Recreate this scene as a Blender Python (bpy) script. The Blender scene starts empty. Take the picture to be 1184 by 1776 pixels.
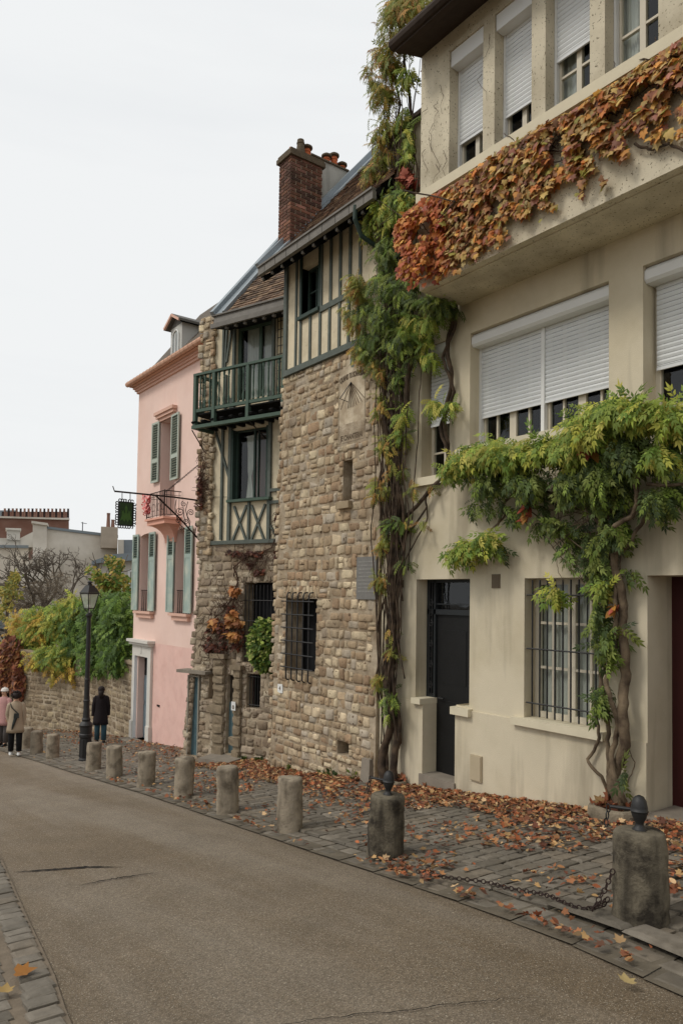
import bpy, bmesh, math, random
import numpy as np
from mathutils import Vector, Matrix, noise as mnoise
R_ = math.radians
random.seed(7); rng = np.random.default_rng(7)
scene = bpy.context.scene
C = scene.collection

# ---------------------------------------------------------------- camera, world, sun, exposure
F = 1260.0; YAW = R_(36.7452); PITCH = R_(2.2); ROLL = R_(0.8); CY = 985.745
_f = Vector((math.sin(YAW)*math.cos(PITCH), math.cos(YAW)*math.cos(PITCH), math.sin(PITCH)))
_r = Vector((math.cos(YAW), -math.sin(YAW), 0)); _u = _r.cross(_f)
_c, _s = math.cos(ROLL), math.sin(ROLL)
RR = _c*_r + _s*_u; UU = -_s*_r + _c*_u; FF = _f
cam_d = bpy.data.cameras.new('camera'); cam = bpy.data.objects.new('camera', cam_d); C.objects.link(cam)
cam.matrix_world = Matrix(((RR.x, UU.x, -FF.x, 0), (RR.y, UU.y, -FF.y, 0), (RR.z, UU.z, -FF.z, 0), (0, 0, 0, 1)))
cam_d.sensor_fit = 'VERTICAL'; cam_d.sensor_height = 36; cam_d.lens = 36*F/1776
cam_d.shift_y = (CY-888)/1776; cam_d.clip_start = 0.05; cam_d.clip_end = 2000
scene.camera = cam

SUN_EL, SUN_AZ = R_(48), R_(-72)      # azimuth from +Y towards +X
w = bpy.data.worlds.new('World'); scene.world = w; w.use_nodes = True
nt = w.node_tree; nt.nodes.clear()
out = nt.nodes.new('ShaderNodeOutputWorld'); bg = nt.nodes.new('ShaderNodeBackground')
sky = nt.nodes.new('ShaderNodeTexSky'); sky.sky_type = 'NISHITA'; sky.sun_disc = False
sky.sun_elevation = SUN_EL; sky.sun_rotation = SUN_AZ; sky.air_density = 1.2; sky.dust_density = 2.5
tc = nt.nodes.new('ShaderNodeTexCoord'); mp = nt.nodes.new('ShaderNodeMapping'); mp.inputs['Scale'].default_value = (1.0, 1.0, 7.0)
nz = nt.nodes.new('ShaderNodeTexNoise'); nz.inputs['Scale'].default_value = 1.6; nz.inputs['Detail'].default_value = 5; nz.inputs['Roughness'].default_value = .55
rp = nt.nodes.new('ShaderNodeValToRGB')
rp.color_ramp.elements[0].position = .30; rp.color_ramp.elements[0].color = (.92, .92, .92, 1)
rp.color_ramp.elements[1].position = .52; rp.color_ramp.elements[1].color = (.97, .97, .97, 1)
mx = nt.nodes.new('ShaderNodeMix'); mx.data_type = 'RGBA'
mx.inputs['B'].default_value = (9.0, 9.15, 9.2, 1)
nt.links.new(tc.outputs['Generated'], mp.inputs['Vector']); nt.links.new(mp.outputs['Vector'], nz.inputs['Vector'])
nt.links.new(nz.outputs['Fac'], rp.inputs['Fac']); nt.links.new(rp.outputs['Color'], mx.inputs['Factor'])
nt.links.new(sky.outputs['Color'], mx.inputs['A']); nt.links.new(mx.outputs['Result'], bg.inputs['Color'])
bg.inputs['Strength'].default_value = 0.1
nt.links.new(bg.outputs['Background'], out.inputs['Surface'])
sl = bpy.data.lights.new('sun', 'SUN'); sl.energy = 1.5; sl.angle = R_(14); sl.color = (1, .95, .86)
so = bpy.data.objects.new('sun', sl); C.objects.link(so)
sd = Vector((math.sin(SUN_AZ)*math.cos(SUN_EL), math.cos(SUN_AZ)*math.cos(SUN_EL), math.sin(SUN_EL)))
so.rotation_euler = sd.to_track_quat('Z', 'Y').to_euler()
scene.view_settings.view_transform = 'Standard'; scene.view_settings.look = 'None'
scene.view_settings.exposure = 0.0; scene.view_settings.gamma = 1.0
scene.cycles.max_bounces = 6; scene.cycles.transparent_max_bounces = 8

# ---------------------------------------------------------------- where a line of sight meets a real surface
def ray(px, py): return FF + RR*((px-592)/F) + UU*((CY-py)/F)
def onX(px, py, X): d = ray(px, py); return d*(X/d.x)
def onY(px, py, Y): d = ray(px, py); return d*(Y/d.y)
def gz(x, y):
    if y < 14: z = -1.68-.125*y
    elif y < 30: z = -3.43-.105*(y-14)
    else: z = -5.11-.05*(min(y, 60)-30)
    return z
def onG(px, py, off=0):
    d = ray(px, py); t = .5
    while (d*t).z > gz(d.x*t, d.y*t)+off and t < 120: t += .01
    return d*t
class Frame:
    def __init__(s, O, h):
        s.O = Vector(O); s.h = Vector(h).normalized(); s.n = Vector((-s.h.y, s.h.x, 0))
    def P(s, a, z, d=0): return s.O + s.h*a + s.n*d + Vector((0, 0, z))
    def az(s, px, py, d=0):
        v = ray(px, py); O = s.O + s.n*d
        P = v*(O.dot(s.n)/v.dot(s.n)); return (P-O).dot(s.h), P.z
    def rect(s, tl, br, d=0):           # far-top and near-bottom corners -> a_near, a_far, z0, z1
        a1, z1 = s.az(*tl, d); a0, z0 = s.az(*br, d)
        return min(a0, a1), max(a0, a1), z0, z1

# ---------------------------------------------------------------- materials
def hexc(h, k=1.0):
    v = [int(h[i:i+2], 16)/255 for i in (0, 2, 4)]
    return tuple(((c/12.92) if c <= .04045 else ((c+.055)/1.055)**2.4)*k for c in v)+(1,)
MATS = {}
def mat(name, col, rough=.85, var=.12, scale=3.0, bump=0.0, bscale=40.0, attr=False, metal=0, spec=.3, col2=None, c2scale=2.0, c2pos=.5, c2w=.12, transl=0, detail=6, streak=None, sharp=None):
    if name in MATS: return MATS[name]
    m = bpy.data.materials.new(name); m.use_nodes = True; n = m.node_tree; N = n.nodes; L = n.links
    b = N['Principled BSDF']; b.inputs['Roughness'].default_value = rough; b.inputs['Metallic'].default_value = metal
    b.inputs['Specular IOR Level'].default_value = spec
    geo = N.new('ShaderNodeNewGeometry')
    src = None
    if attr:
        a = N.new('ShaderNodeAttribute'); a.attribute_name = 'Col'; src = a.outputs['Color']
    else:
        c = N.new('ShaderNodeRGB'); c.outputs[0].default_value = col; src = c.outputs[0]
    def noise(sc, det=detail, rgh=.6):
        q = N.new('ShaderNodeTexNoise'); q.inputs['Scale'].default_value = sc; q.inputs['Detail'].default_value = det; q.inputs['Roughness'].default_value = rgh
        L.new(geo.outputs['Position'], q.inputs['Vector']); return q
    def mixin(a_, colb, fac):
        x = N.new('ShaderNodeMix'); x.data_type = 'RGBA'; L.new(a_, x.inputs['A']); x.inputs['B'].default_value = colb; L.new(fac, x.inputs['Factor']); return x.outputs['Result']
    if col2:
        q = noise(c2scale); r = N.new('ShaderNodeMapRange'); r.inputs['From Min'].default_value = c2pos-c2w; r.inputs['From Max'].default_value = c2pos+c2w
        L.new(q.outputs['Fac'], r.inputs['Value']); src = mixin(src, col2, r.outputs['Result'])
    if streak:                           # run-off stains, stretched downwards: (colour, scale, threshold, strength)
        q = N.new('ShaderNodeTexNoise'); q.inputs['Scale'].default_value = streak[1]; q.inputs['Detail'].default_value = 5
        mpp = N.new('ShaderNodeMapping'); mpp.inputs['Scale'].default_value = (1, 1, .12); L.new(geo.outputs['Position'], mpp.inputs['Vector']); L.new(mpp.outputs['Vector'], q.inputs['Vector'])
        r = N.new('ShaderNodeMapRange'); r.inputs['From Min'].default_value = streak[2]; r.inputs['From Max'].default_value = streak[2]+.18; r.inputs['To Max'].default_value = streak[3]
        L.new(q.outputs['Fac'], r.inputs['Value']); src = mixin(src, streak[0], r.outputs['Result'])
    if sharp:                            # small specks: (colour, scale, threshold)
        q = noise(sharp[1], 2, .5); r = N.new('ShaderNodeMapRange'); r.inputs['From Min'].default_value = sharp[2]; r.inputs['From Max'].default_value = sharp[2]+.05
        L.new(q.outputs['Fac'], r.inputs['Value']); src = mixin(src, sharp[0], r.outputs['Result'])
    if var:
        q = noise(scale); h = N.new('ShaderNodeHueSaturation')
        r = N.new('ShaderNodeMapRange'); r.inputs['From Min'].default_value = .25; r.inputs['From Max'].default_value = .75
        r.inputs['To Min'].default_value = 1-var; r.inputs['To Max'].default_value = 1+var
        L.new(q.outputs['Fac'], r.inputs['Value']); L.new(r.outputs['Result'], h.inputs['Value']); L.new(src, h.inputs['Color']); src = h.outputs['Color']
    L.new(src, b.inputs['Base Color'])
    if bump:
        q = noise(bscale, 5, .65); bp = N.new('ShaderNodeBump'); bp.inputs['Strength'].default_value = bump; bp.inputs['Distance'].default_value = .02
        L.new(q.outputs['Fac'], bp.inputs['Height']); L.new(bp.outputs['Normal'], b.inputs['Normal'])
    if transl:
        t = N.new('ShaderNodeBsdfTranslucent'); L.new(src, t.inputs['Color']); ms = N.new('ShaderNodeMixShader'); ms.inputs[0].default_value = transl
        L.new(b.outputs[0], ms.inputs[1]); L.new(t.outputs[0], ms.inputs[2]); L.new(ms.outputs[0], N['Material Output'].inputs['Surface'])
    MATS[name] = m; return m
def glass(name, tint=(.8, .85, .85, 1), refl=.6):
    refl_c = (refl, refl*1.02, refl*1.05, 1)
    m = bpy.data.materials.new(name); m.use_nodes = True; n = m.node_tree; N = n.nodes; L = n.links
    N.remove(N['Principled BSDF'])
    g = N.new('ShaderNodeBsdfGlossy'); g.inputs['Roughness'].default_value = .03; g.inputs['Color'].default_value = refl_c; t = N.new('ShaderNodeBsdfTransparent'); t.inputs['Color'].default_value = tint
    geo = N.new('ShaderNodeNewGeometry'); dt = N.new('ShaderNodeVectorMath'); dt.operation = 'DOT_PRODUCT'; L.new(geo.outputs['Normal'], dt.inputs[0]); L.new(geo.outputs['Incoming'], dt.inputs[1])
    def mth(op, a, b_=None):
        q_ = N.new('ShaderNodeMath'); q_.operation = op
        for k_, v_ in enumerate((a, b_)):
            if v_ is None: continue
            if isinstance(v_, (int, float)): q_.inputs[k_].default_value = v_
            else: L.new(v_, q_.inputs[k_])
        return q_.outputs[0]
    fr_ = mth('ADD', mth('MULTIPLY', mth('POWER', mth('SUBTRACT', 1.0, mth('ABSOLUTE', dt.outputs['Value'])), 5.0), .9), .07)
    q = N.new('ShaderNodeTexNoise'); q.inputs['Scale'].default_value = 2.5; L.new(geo.outputs['Position'], q.inputs['Vector'])
    bp = N.new('ShaderNodeBump'); bp.inputs['Strength'].default_value = .15; bp.inputs['Distance'].default_value = .02; L.new(q.outputs['Fac'], bp.inputs['Height']); L.new(bp.outputs['Normal'], g.inputs['Normal'])
    ms = N.new('ShaderNodeMixShader'); L.new(fr_, ms.inputs[0]); L.new(t.outputs[0], ms.inputs[1]); L.new(g.outputs[0], ms.inputs[2])
    L.new(ms.outputs[0], N['Material Output'].inputs['Surface']); return m

# ---------------------------------------------------------------- mesh collecting
class MB:
    def __init__(s): s.v = []; s.f = []; s.c = []; s.m = []; s.col = None; s.mi = 0
    def add(s, vs, fs, col=None):
        o = len(s.v); s.v += [tuple(v) for v in vs]; s.f += [tuple(i+o for i in f) for f in fs]; s.m += [s.mi]*len(fs)
        s.c += [col or s.col or (.5, .5, .5)]*len(vs)
    def hexa(s, p, col=None):            # 8 points, lower ring then upper ring
        s.add(p, [(3, 2, 1, 0), (4, 5, 6, 7), (0, 1, 5, 4), (1, 2, 6, 5), (2, 3, 7, 6), (3, 0, 4, 7)], col)
    def box(s, fr, a0, a1, z0, z1, d0, d1, col=None):
        P = fr.P; s.hexa([P(a0, z0, d0), P(a1, z0, d0), P(a1, z0, d1), P(a0, z0, d1), P(a0, z1, d0), P(a1, z1, d0), P(a1, z1, d1), P(a0, z1, d1)], col)
    def cbox(s, x0, x1, y0, y1, z0, z1, col=None):
        s.hexa([(x0, y0, z0), (x1, y0, z0), (x1, y1, z0), (x0, y1, z0), (x0, y0, z1), (x1, y0, z1), (x1, y1, z1), (x0, y1, z1)], col)
    def bar(s, p, q, w, t, up, col=None):   # square bar p->q, width w, thickness t along up
        p, q, up = Vector(p), Vector(q), Vector(up).normalized(); d = (q-p).normalized(); sd_ = d.cross(up).normalized()*(w/2); up2 = up*(t/2)
        s.hexa([p-sd_-up2, p+sd_-up2, p+sd_+up2, p-sd_+up2, q-sd_-up2, q+sd_-up2, q+sd_+up2, q-sd_+up2], col)
    def tube(s, pts, rad, n=6, col=None, cap=True):
        pts = [Vector(p) for p in pts]; rads = rad if hasattr(rad, '__len__') else [rad]*len(pts)
        vs = []; fs = []; prev = None
        for i, p in enumerate(pts):
            d = (pts[min(i+1, len(pts)-1)]-pts[max(i-1, 0)])
            d = d.normalized() if d.length > 1e-9 else Vector((0, 0, 1))
            if prev is None:
                x = d.cross(Vector((0, 0, 1)) if abs(d.z) < .9 else Vector((1, 0, 0))).normalized()
            else:
                x = (prev-d*prev.dot(d)); x = x.normalized() if x.length > 1e-6 else d.orthogonal().normalized()
            prev = x; y = d.cross(x)
            for k in range(n):
                t = 2*math.pi*k/n; vs.append(p+(x*math.cos(t)+y*math.sin(t))*rads[i])
        for i in range(len(pts)-1):
            for k in range(n): fs.append((i*n+k, i*n+(k+1) % n, (i+1)*n+(k+1) % n, (i+1)*n+k))
        if cap: fs.append(tuple(reversed(range(n)))); fs.append(tuple(range((len(pts)-1)*n, len(pts)*n)))
        s.add(vs, fs, col)
    def lathe(s, o, prof, n=20, col=None, sq=None):  # prof list of (r,z)
        o = Vector(o); vs = []; fs = []
        for r, z in prof:
            for k in range(n):
                t = 2*math.pi*k/n; vs.append(o+Vector((r*math.cos(t), r*math.sin(t), z)))
        for i in range(len(prof)-1):
            for k in range(n): fs.append((i*n+k, i*n+(k+1) % n, (i+1)*n+(k+1) % n, (i+1)*n+k))
        fs.append(tuple(reversed(range(n)))); fs.append(tuple(range((len(prof)-1)*n, len(prof)*n)))
        s.add(vs, fs, col)
    def prism(s, fr, poly, d0, d1, col=None):        # poly of (a,z)
        n = len(poly); vs = [fr.P(a, z, d0) for a, z in poly]+[fr.P(a, z, d1) for a, z in poly]
        s.add(vs, [tuple(range(n)), tuple(range(n, 2*n))]+[(i, (i+1) % n, (i+1) % n+n, i+n) for i in range(n)], col)
    def build(s, name, mats, parent=None, smooth=False, label=None):
        me = bpy.data.meshes.new(name)
        off = parent_loc(parent)
        vs = np.array(s.v, dtype=np.float32)-np.array(off, dtype=np.float32) if s.v else np.zeros((0, 3))
        me.from_pydata(vs.tolist(), [], s.f)
        mats = mats if isinstance(mats, (list, tuple)) else [mats]
        for m in mats: me.materials.append(m)
        if any(s.m): me.polygons.foreach_set('material_index', s.m)
        ca = me.attributes.new('Col', 'FLOAT_COLOR', 'POINT')
        cc = np.ones((len(s.v), 4), dtype=np.float32)
        if s.c: cc[:, :3] = np.array([q[:3] for q in s.c], dtype=np.float32)
        ca.data.foreach_set('color', cc.ravel())
        if smooth: me.polygons.foreach_set('use_smooth', [True]*len(me.polygons))
        me.update()
        o = bpy.data.objects.new(name, me); C.objects.link(o)
        if parent: o.parent = parent
        if label: o['label'] = label
        return o
def parent_loc(p):
    v = Vector((0, 0, 0))
    while p is not None: v += Vector(p.location); p = p.parent
    return v
def thing(name, label, cat, loc=(0, 0, 0), group=None):
    o = bpy.data.objects.new(name, None); C.objects.link(o); o.location = loc; o.empty_display_size = .2
    o['label'] = label; o['category'] = cat
    if group: o['group'] = group
    return o
def tag(o, label, cat, group=None):
    o['label'] = label; o['category'] = cat
    if group: o['group'] = group
    return o
def struct(o, kind='structure'): o['kind'] = kind; return o
def center(o):                           # put the origin of a one-mesh thing at its own base
    me = o.data; n = len(me.vertices); a = np.empty(n*3, dtype=np.float32); me.vertices.foreach_get('co', a); a = a.reshape(-1, 3)
    c = (a.min(0)+a.max(0))/2; c[2] = a[:, 2].min(); a -= c; me.vertices.foreach_set('co', a.ravel()); o.location = Vector(o.location)+Vector([float(q) for q in c]); me.update(); return o

# wall sheet with rectangular openings and their reveals; closed behind by returns
def wall_sheet(mb, fr, a0, a1, z0, z1, holes, thick=.35, d=0, col=None, ends=True):
    As = sorted({a0, a1, *[h[0] for h in holes], *[h[1] for h in holes]}); Zs = sorted({z0, z1, *[h[2] for h in holes], *[h[3] for h in holes]})
    As = [a for a in As if a0 <= a <= a1]; Zs = [z for z in Zs if z0 <= z <= z1]
    for i in range(len(As)-1):
        for j in range(len(Zs)-1):
            ca, cz = (As[i]+As[i+1])/2, (Zs[j]+Zs[j+1])/2
            if any(h[0] < ca < h[1] and h[2] < cz < h[3] for h in holes): continue
            mb.add([fr.P(As[i], Zs[j], d), fr.P(As[i+1], Zs[j], d), fr.P(As[i+1], Zs[j+1], d), fr.P(As[i], Zs[j+1], d)], [(0, 1, 2, 3)], col)
    for h in holes:
        dd = d-(h[4] if len(h) > 4 else thick); x0, x1, y0, y1 = max(h[0], a0), min(h[1], a1), max(h[2], z0), min(h[3], z1)
        q = [(x0, y0), (x1, y0), (x1, y1), (x0, y1)]
        open_edges = h[5] if len(h) > 5 else ()
        for k in range(4):
            if k in open_edges: continue
            p, r = q[k], q[(k+1) % 4]
            mb.add([fr.P(*p, d), fr.P(*r, d), fr.P(*r, dd), fr.P(*p, dd)], [(0, 1, 2, 3)], col)
    if ends:
        P = fr.P; T = d-thick-.3
        for aa in (a0, a1): mb.add([P(aa, z0, d), P(aa, z1, d), P(aa, z1, T), P(aa, z0, T)], [(0, 1, 2, 3)], col)
        mb.add([P(a0, z1, d), P(a1, z1, d), P(a1, z1, T), P(a0, z1, T)], [(0, 1, 2, 3)], col)

# individually raised rubble stones laid in uneven courses
def stones(mb, fr, a0, a1, z0, z1, inside, pal, hr=(.12, .22), wr=(.12, .32), d=0, warp=None, res=4, relief=.03, gap=.012, rnd=None, slope=0.0, jag=.3):
    rd = rnd or random; z = z0
    while z < z1:
        h = rd.uniform(*hr); a = a0-rd.uniform(0, .2); ph = rd.uniform(0, 9)
        while a < a1:
            wd = rd.uniform(*wr)*(1 if rd.random() > .12 else 1.5); hh = h*rd.uniform(.86, 1.03)
            ca, cz = a+wd/2, z+h/2+slope*(a-a0)
            g2 = gap*rd.uniform(.6, 1.8)
            stack = [(a, z, wd, hh)] if (rd.random() > .2 or h < .13 or wd > .24 or a1-a0 < .3) else [(a, z, wd, hh*.52), (a, z+hh*.52, wd, hh*.48)]
            if rd.random() < .12 and wd < .2 and a1-a0 > .3: stack = [(a, z, wd, hh*1.12)]
            for (a_s, z_s, wd_s, hh_s) in (stack if inside(ca, cz, wd/2, h/2) else []):
                base = rd.choice(pal); k = rd.uniform(.78, 1.18); col = tuple(min(1, c*k) for c in base[:3])
                out_ = rd.uniform(.3, 1.0)*relief; tl, tr_ = rd.uniform(-.3, .3), rd.uniform(-.3, .3)
                vs = []; n = res
                gu = [0, .05, .2, .5, .8, .95, 1] if n >= 5 else ([0, .07, .3, .7, .93, 1] if n == 4 else [0, .1, .9, 1]); n = len(gu)-1; sk = [rd.uniform(-1, 1)*.16 for _ in range(8)]
                jx = [[rd.uniform(-1, 1)*gap*jag for _ in range(2)] for _ in range((n+1)*(n+1))]
                for j in range(n+1):
                    for i in range(n+1):
                        u, v = gu[i], gu[j]; eu = min(u, 1-u)*2; ev = min(v, 1-v)*2
                        e = min(1, min(eu, ev)*5.5); e = e**.5
                        rc = (1-min(1, eu*1.6))*(1-min(1, ev*1.6))
                        rc = (1-min(1, eu*2.6))*(1-min(1, ev*2.6)); uu = .5+(u-.5)*(1-.14*rc); vv = .5+(v-.5)*(1-.14*rc); uu += (sk[0]*(1-u)+sk[1]*u)*(v-.5)*.6; vv += (sk[2]*(1-v)+sk[3]*v)*(u-.5)*.9+sk[4]*.3*math.sin(u*3.1)
                        aa = a_s+g2+uu*(wd_s-2*g2)+jx[j*(n+1)+i][0]; zz = z_s+g2+vv*(hh_s-2*g2)+jx[j*(n+1)+i][1]+slope*(a-a0)+math.sin(a*2.1+ph)*.018
                        dp = -.02+e*(out_+.02+(tl*(u-.5)+tr_*(v-.5))*relief*.9)
                        if 0 < i < n and 0 < j < n: dp += rd.uniform(-.25, .25)*relief
                        if warp: aa, zz, dp2 = warp(aa, zz); dp += dp2
                        vs.append(fr.P(aa, zz, d+dp))
                fs = [(j*(n+1)+i, j*(n+1)+i+1, (j+1)*(n+1)+i+1, (j+1)*(n+1)+i) for j in range(n) for i in range(n)]
                mb.add(vs, fs, col)
            a += wd
        z += h

# tiles on a slope: origin, along-eave vector, up-slope vector
def tiles(mb, O, u, v, nu, nv, wu, wv, pal, keep=None, rnd=None):
    rd = rnd or random; u = Vector(u).normalized(); v = Vector(v).normalized(); n = u.cross(v).normalized()
    if n.z < 0: n = -n
    for j in range(nv):
        sh = rd.uniform(0, wu)
        for i in range(-1, nu+1):
            p = O+u*(i*wu+sh)+v*(j*wv)
            if keep and not keep(i*wu+sh+wu/2, j*wv): continue
            k = rd.uniform(.7, 1.25); c = tuple(q*k for q in rd.choice(pal)[:3]); lift = rd.uniform(.012, .026)
            a = p+u*.004; b = p+u*(wu-.004); up = v*(wv*1.25)
            mb.hexa([a+n*(lift-.014), b+n*(lift-.014), b+up-n*.012, a+up-n*.012, a+n*lift, b+n*(lift+rd.uniform(-.004, .004)), b+up, a+up], c)
# ================================================================ palettes and materials
m_stucco = mat('cream_render', hexc('cbc0a8'), .92, .09, 1.2, .25, 90, col2=hexc('bcb095'), c2scale=.9, c2pos=.56, c2w=.12, streak=(hexc('7d7361'), 3.5, .52, .55))
m_stucco_up = mat('weathered_cream_render', hexc('ccc2ab'), .92, .1, 1.4, .25, 90, col2=hexc('b0a58e'), c2scale=1.3, c2pos=.55, c2w=.1, sharp=(hexc('6b6250'), 48, .64), streak=(hexc('8b7f69'), 4.0, .55, .3))
m_sill = mat('sill_render', hexc('cfc5ac'), .9, .08, 3, .2, 60)
m_white = mat('white_lacquer', hexc('d9d9d6'), .5, .03, 4)
m_shut = mat('white_slats', hexc('d4d6d6'), .45, .03, 4)
m_wframe = mat('cream_window_paint', hexc('c9c0ad'), .5, .05, 4)
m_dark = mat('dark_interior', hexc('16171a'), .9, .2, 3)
m_black = mat('black_door_paint', hexc('141414'), .5, .2, 6, .1, 30)
m_iron = mat('black_iron', hexc('1b1a1a'), .55, .2, 8, .1, 60, spec=.5)
m_iron_b = mat('rusted_iron', hexc('2b1d19'), .7, .3, 12, .1, 60)
m_red = mat('oxblood_door_paint', hexc('3a1412'), .5, .15, 6)
m_stone = mat('rubble_stone', None, .95, .26, 9, .8, 45, attr=True, col2=hexc('86735d'), c2scale=.9, c2pos=.60, c2w=.16, sharp=(hexc('5f4d3b'), 16, .64))
m_mortar = mat('lime_mortar', hexc('b3a48e'), .97, .24, 7, 1.0, 35, col2=hexc('8b7a64'), c2scale=3)
m_setts = mat('granite_setts', None, .75, .22, 14, .35, 80, attr=True, col2=hexc('5f574b'), c2scale=2.2, c2pos=.62, c2w=.1)
m_step = mat('step_stone', hexc('857c70'), .9, .18, 5, .3, 50)
m_boll = mat('weathered_bollard_stone', hexc('978b79'), .95, .2, 7, .7, 45, col2=hexc('655b4d'), c2scale=5, c2pos=.57, c2w=.1, streak=(hexc('4c443a'), 10, .54, .5))
m_boll_d = mat('mossy_bollard_stone', hexc('7a7160'), .95, .3, 6, .8, 40, col2=hexc('2c2720'), c2scale=6, c2pos=.52, c2w=.12, streak=(hexc('2a251e'), 8, .50, .75))
m_green = mat('bottle_green_timber', hexc('2f3f38'), .6, .15, 8, .1, 50)
m_greenl = mat('faded_green_timber', hexc('46584c'), .6, .12, 8, .1, 50)
m_grey_t = mat('grey_green_timber', hexc('5a605a'), .8, .2, 10, .2, 50)
m_plaster = mat('cream_infill_plaster', hexc('d3c6ab'), .92, .06, 3, .3, 60, col2=hexc('bcae92'), c2scale=2.5, c2pos=.6, sharp=(hexc('8d7f63'), 30, .69))
m_tile = mat('clay_roof_tiles', None, .9, .2, 12, .2, 50, attr=True)
m_zinc = mat('zinc_sheet', hexc('8f979c'), .45, .12, 3, metal=.3)
m_fascia = mat('grey_slate_fascia', hexc('75716b'), .8, .18, 7, .2, 40)
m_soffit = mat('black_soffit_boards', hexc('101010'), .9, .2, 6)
m_brick = mat('old_red_brick', None, .92, .2, 14, .3, 60, attr=True, col2=hexc('3a2a22'), c2scale=2.0, c2pos=.56, c2w=.14)
m_bmort = mat('brick_mortar', hexc('968774'), .95, .2, 6)
m_pot = mat('terracotta_pot', hexc('b5633c'), .85, .15, 6)
m_pink = mat('pink_render', hexc('e6c9bd'), .93, .04, 1.5, .12, 90, col2=hexc('dfbfb2'), c2scale=.7, c2pos=.55, streak=(hexc('cfa396'), 3, .6, .3))
m_pink_l = mat('rose_render_lower', hexc('dfb9ae'), .93, .06, 2.5, .15, 90, col2=hexc('d6ada2'), c2scale=3, c2pos=.58)
m_pinkdoor = mat('rose_reveal', hexc('cf988e'), .93, .06, 2)
m_trim = mat('terracotta_pink_moulding', hexc('d3ab99'), .85, .08, 5)
m_dstone = mat('pale_door_surround', hexc('ccc8c0'), .9, .06, 4, .2, 60)
m_shg = mat('pale_green_shutter_paint', hexc('aab2a6'), .6, .06, 3)
m_shb = mat('blue_green_shutter_paint', hexc('97a8a0'), .6, .12, 2.2, col2=hexc('b3b7a8'), c2scale=2.2, c2pos=.58)
m_blue = mat('blue_grey_door_paint', hexc('587076'), .55, .12, 3)
m_curt = mat('white_net_curtain', hexc('cbc8be'), .9, .1, 4)
g_glass = glass('window_glass'); g_lamp = bpy.data.materials.new('painted_reflection_glass'); g_lamp.use_nodes = True; _n = g_lamp.node_tree; _b = _n.nodes['Principled BSDF']; _b.inputs['Base Color'].default_value = hexc('c9cfc4'); _b.inputs['Alpha'].default_value = .42; _b.inputs['Roughness'].default_value = .25  # lantern panes coloured whitish: the reflection is put into their base colour
m_twig = mat('vine_bark', hexc('5a4a3b'), .95, .3, 18, .7, 50, col2=hexc('2e251e'), c2scale=9)
m_twigl = mat('pale_vine_bark', hexc('7a6a55'), .95, .3, 18, .7, 50, col2=hexc('4a3d31'), c2scale=9)
m_leaf = mat('vine_leaf', None, .6, .12, 9, attr=True, transl=.3, spec=.35)

STONE = [hexc('bba98d'), hexc('ae997c'), hexc('c6b497'), hexc('a38c70'), hexc('cfbe9f'), hexc('b39d80'), hexc('a0866b'), hexc('b3a795')]
STONE_D = [hexc('a1927f'), hexc('918271'), hexc('ad9f8c'), hexc('897b69'), hexc('b6a993')]

# ================================================================ ground, road, pavement
def poly_at(pts, y):
    if y <= pts[0][1]: p, q = pts[0], pts[1]
    elif y >= pts[-1][1]: p, q = pts[-2], pts[-1]
    else:
        for i in range(len(pts)-1):
            if pts[i][1] <= y <= pts[i+1][1]: p, q = pts[i], pts[i+1]; break
    t = (y-p[1])/(q[1]-p[1]); return p[0]+t*(q[0]-p[0])
RE = [(3.15, 0.0), (3.55, 1.92), (3.74, 2.73), (3.84, 3.6), (3.92, 4.73), (4.05, 6.9), (4.2, 8.9), (4.32, 10.8), (4.42, 13.8), (4.42, 17.3), (4.37, 20.7), (4.1, 25), (3.4, 32), (2.2, 40), (0, 50)]
LE = [(0.72, 0.0), (1.15, 3.78), (1.27, 4.49), (1.45, 5.93), (1.73, 8.05), (1.95, 11), (1.9, 15), (1.5, 20), (.8, 26), (-.5, 33), (-2, 40), (-5, 50)]
ter = MB(); xs = [-600, -120, -40, -15, -5, 0, 2, 4, 6, 8, 15, 40, 120, 600]; ys = [-400, -60, -15, -5, 0, 2, 5, 8, 11, 14, 18, 22, 26, 30, 36, 45, 60, 120, 300, 900]
for j in range(len(ys)):
    for i in range(len(xs)): ter.v.append((xs[i], ys[j], gz(xs[i], max(ys[j], -15))-.06)); ter.c.append((.5, .5, .5))
for j in range(len(ys)-1):
    for i in range(len(xs)-1): k = j*len(xs)+i; ter.f.append((k, k+1, k+len(xs)+1, k+len(xs))); ter.m.append(0)
m_earth = mat('bare_earth', hexc('6a5f4e'), .97, .25, 3, .5, 20)
struct(ter.build('ground', m_earth))

m_asph = mat('asphalt', hexc('72634f'), .74, .12, 2.2, .8, 170, col2=hexc('857969'), c2scale=.45, c2pos=.5, c2w=.1, sharp=(hexc('b5ab9a'), 130, .62))
def asph_grain(m):
    n = m.node_tree; N = n.nodes; L = n.links; b = N['Principled BSDF']; src = b.inputs['Base Color'].links[0].from_socket
    geo = N.new('ShaderNodeNewGeometry'); v = N.new('ShaderNodeTexVoronoi'); v.inputs['Scale'].default_value = 110; L.new(geo.outputs['Position'], v.inputs['Vector'])
    r = N.new('ShaderNodeMapRange'); r.inputs['To Min'].default_value = .7; r.inputs['To Max'].default_value = 1.3
    sp = N.new('ShaderNodeSeparateColor'); L.new(v.outputs['Color'], sp.inputs[0]); L.new(sp.outputs[0], r.inputs['Value'])
    h = N.new('ShaderNodeHueSaturation'); L.new(r.outputs['Result'], h.inputs['Value']); L.new(src, h.inputs['Color']); L.new(h.outputs['Color'], b.inputs['Base Color'])
asph_grain(m_asph)
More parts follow.
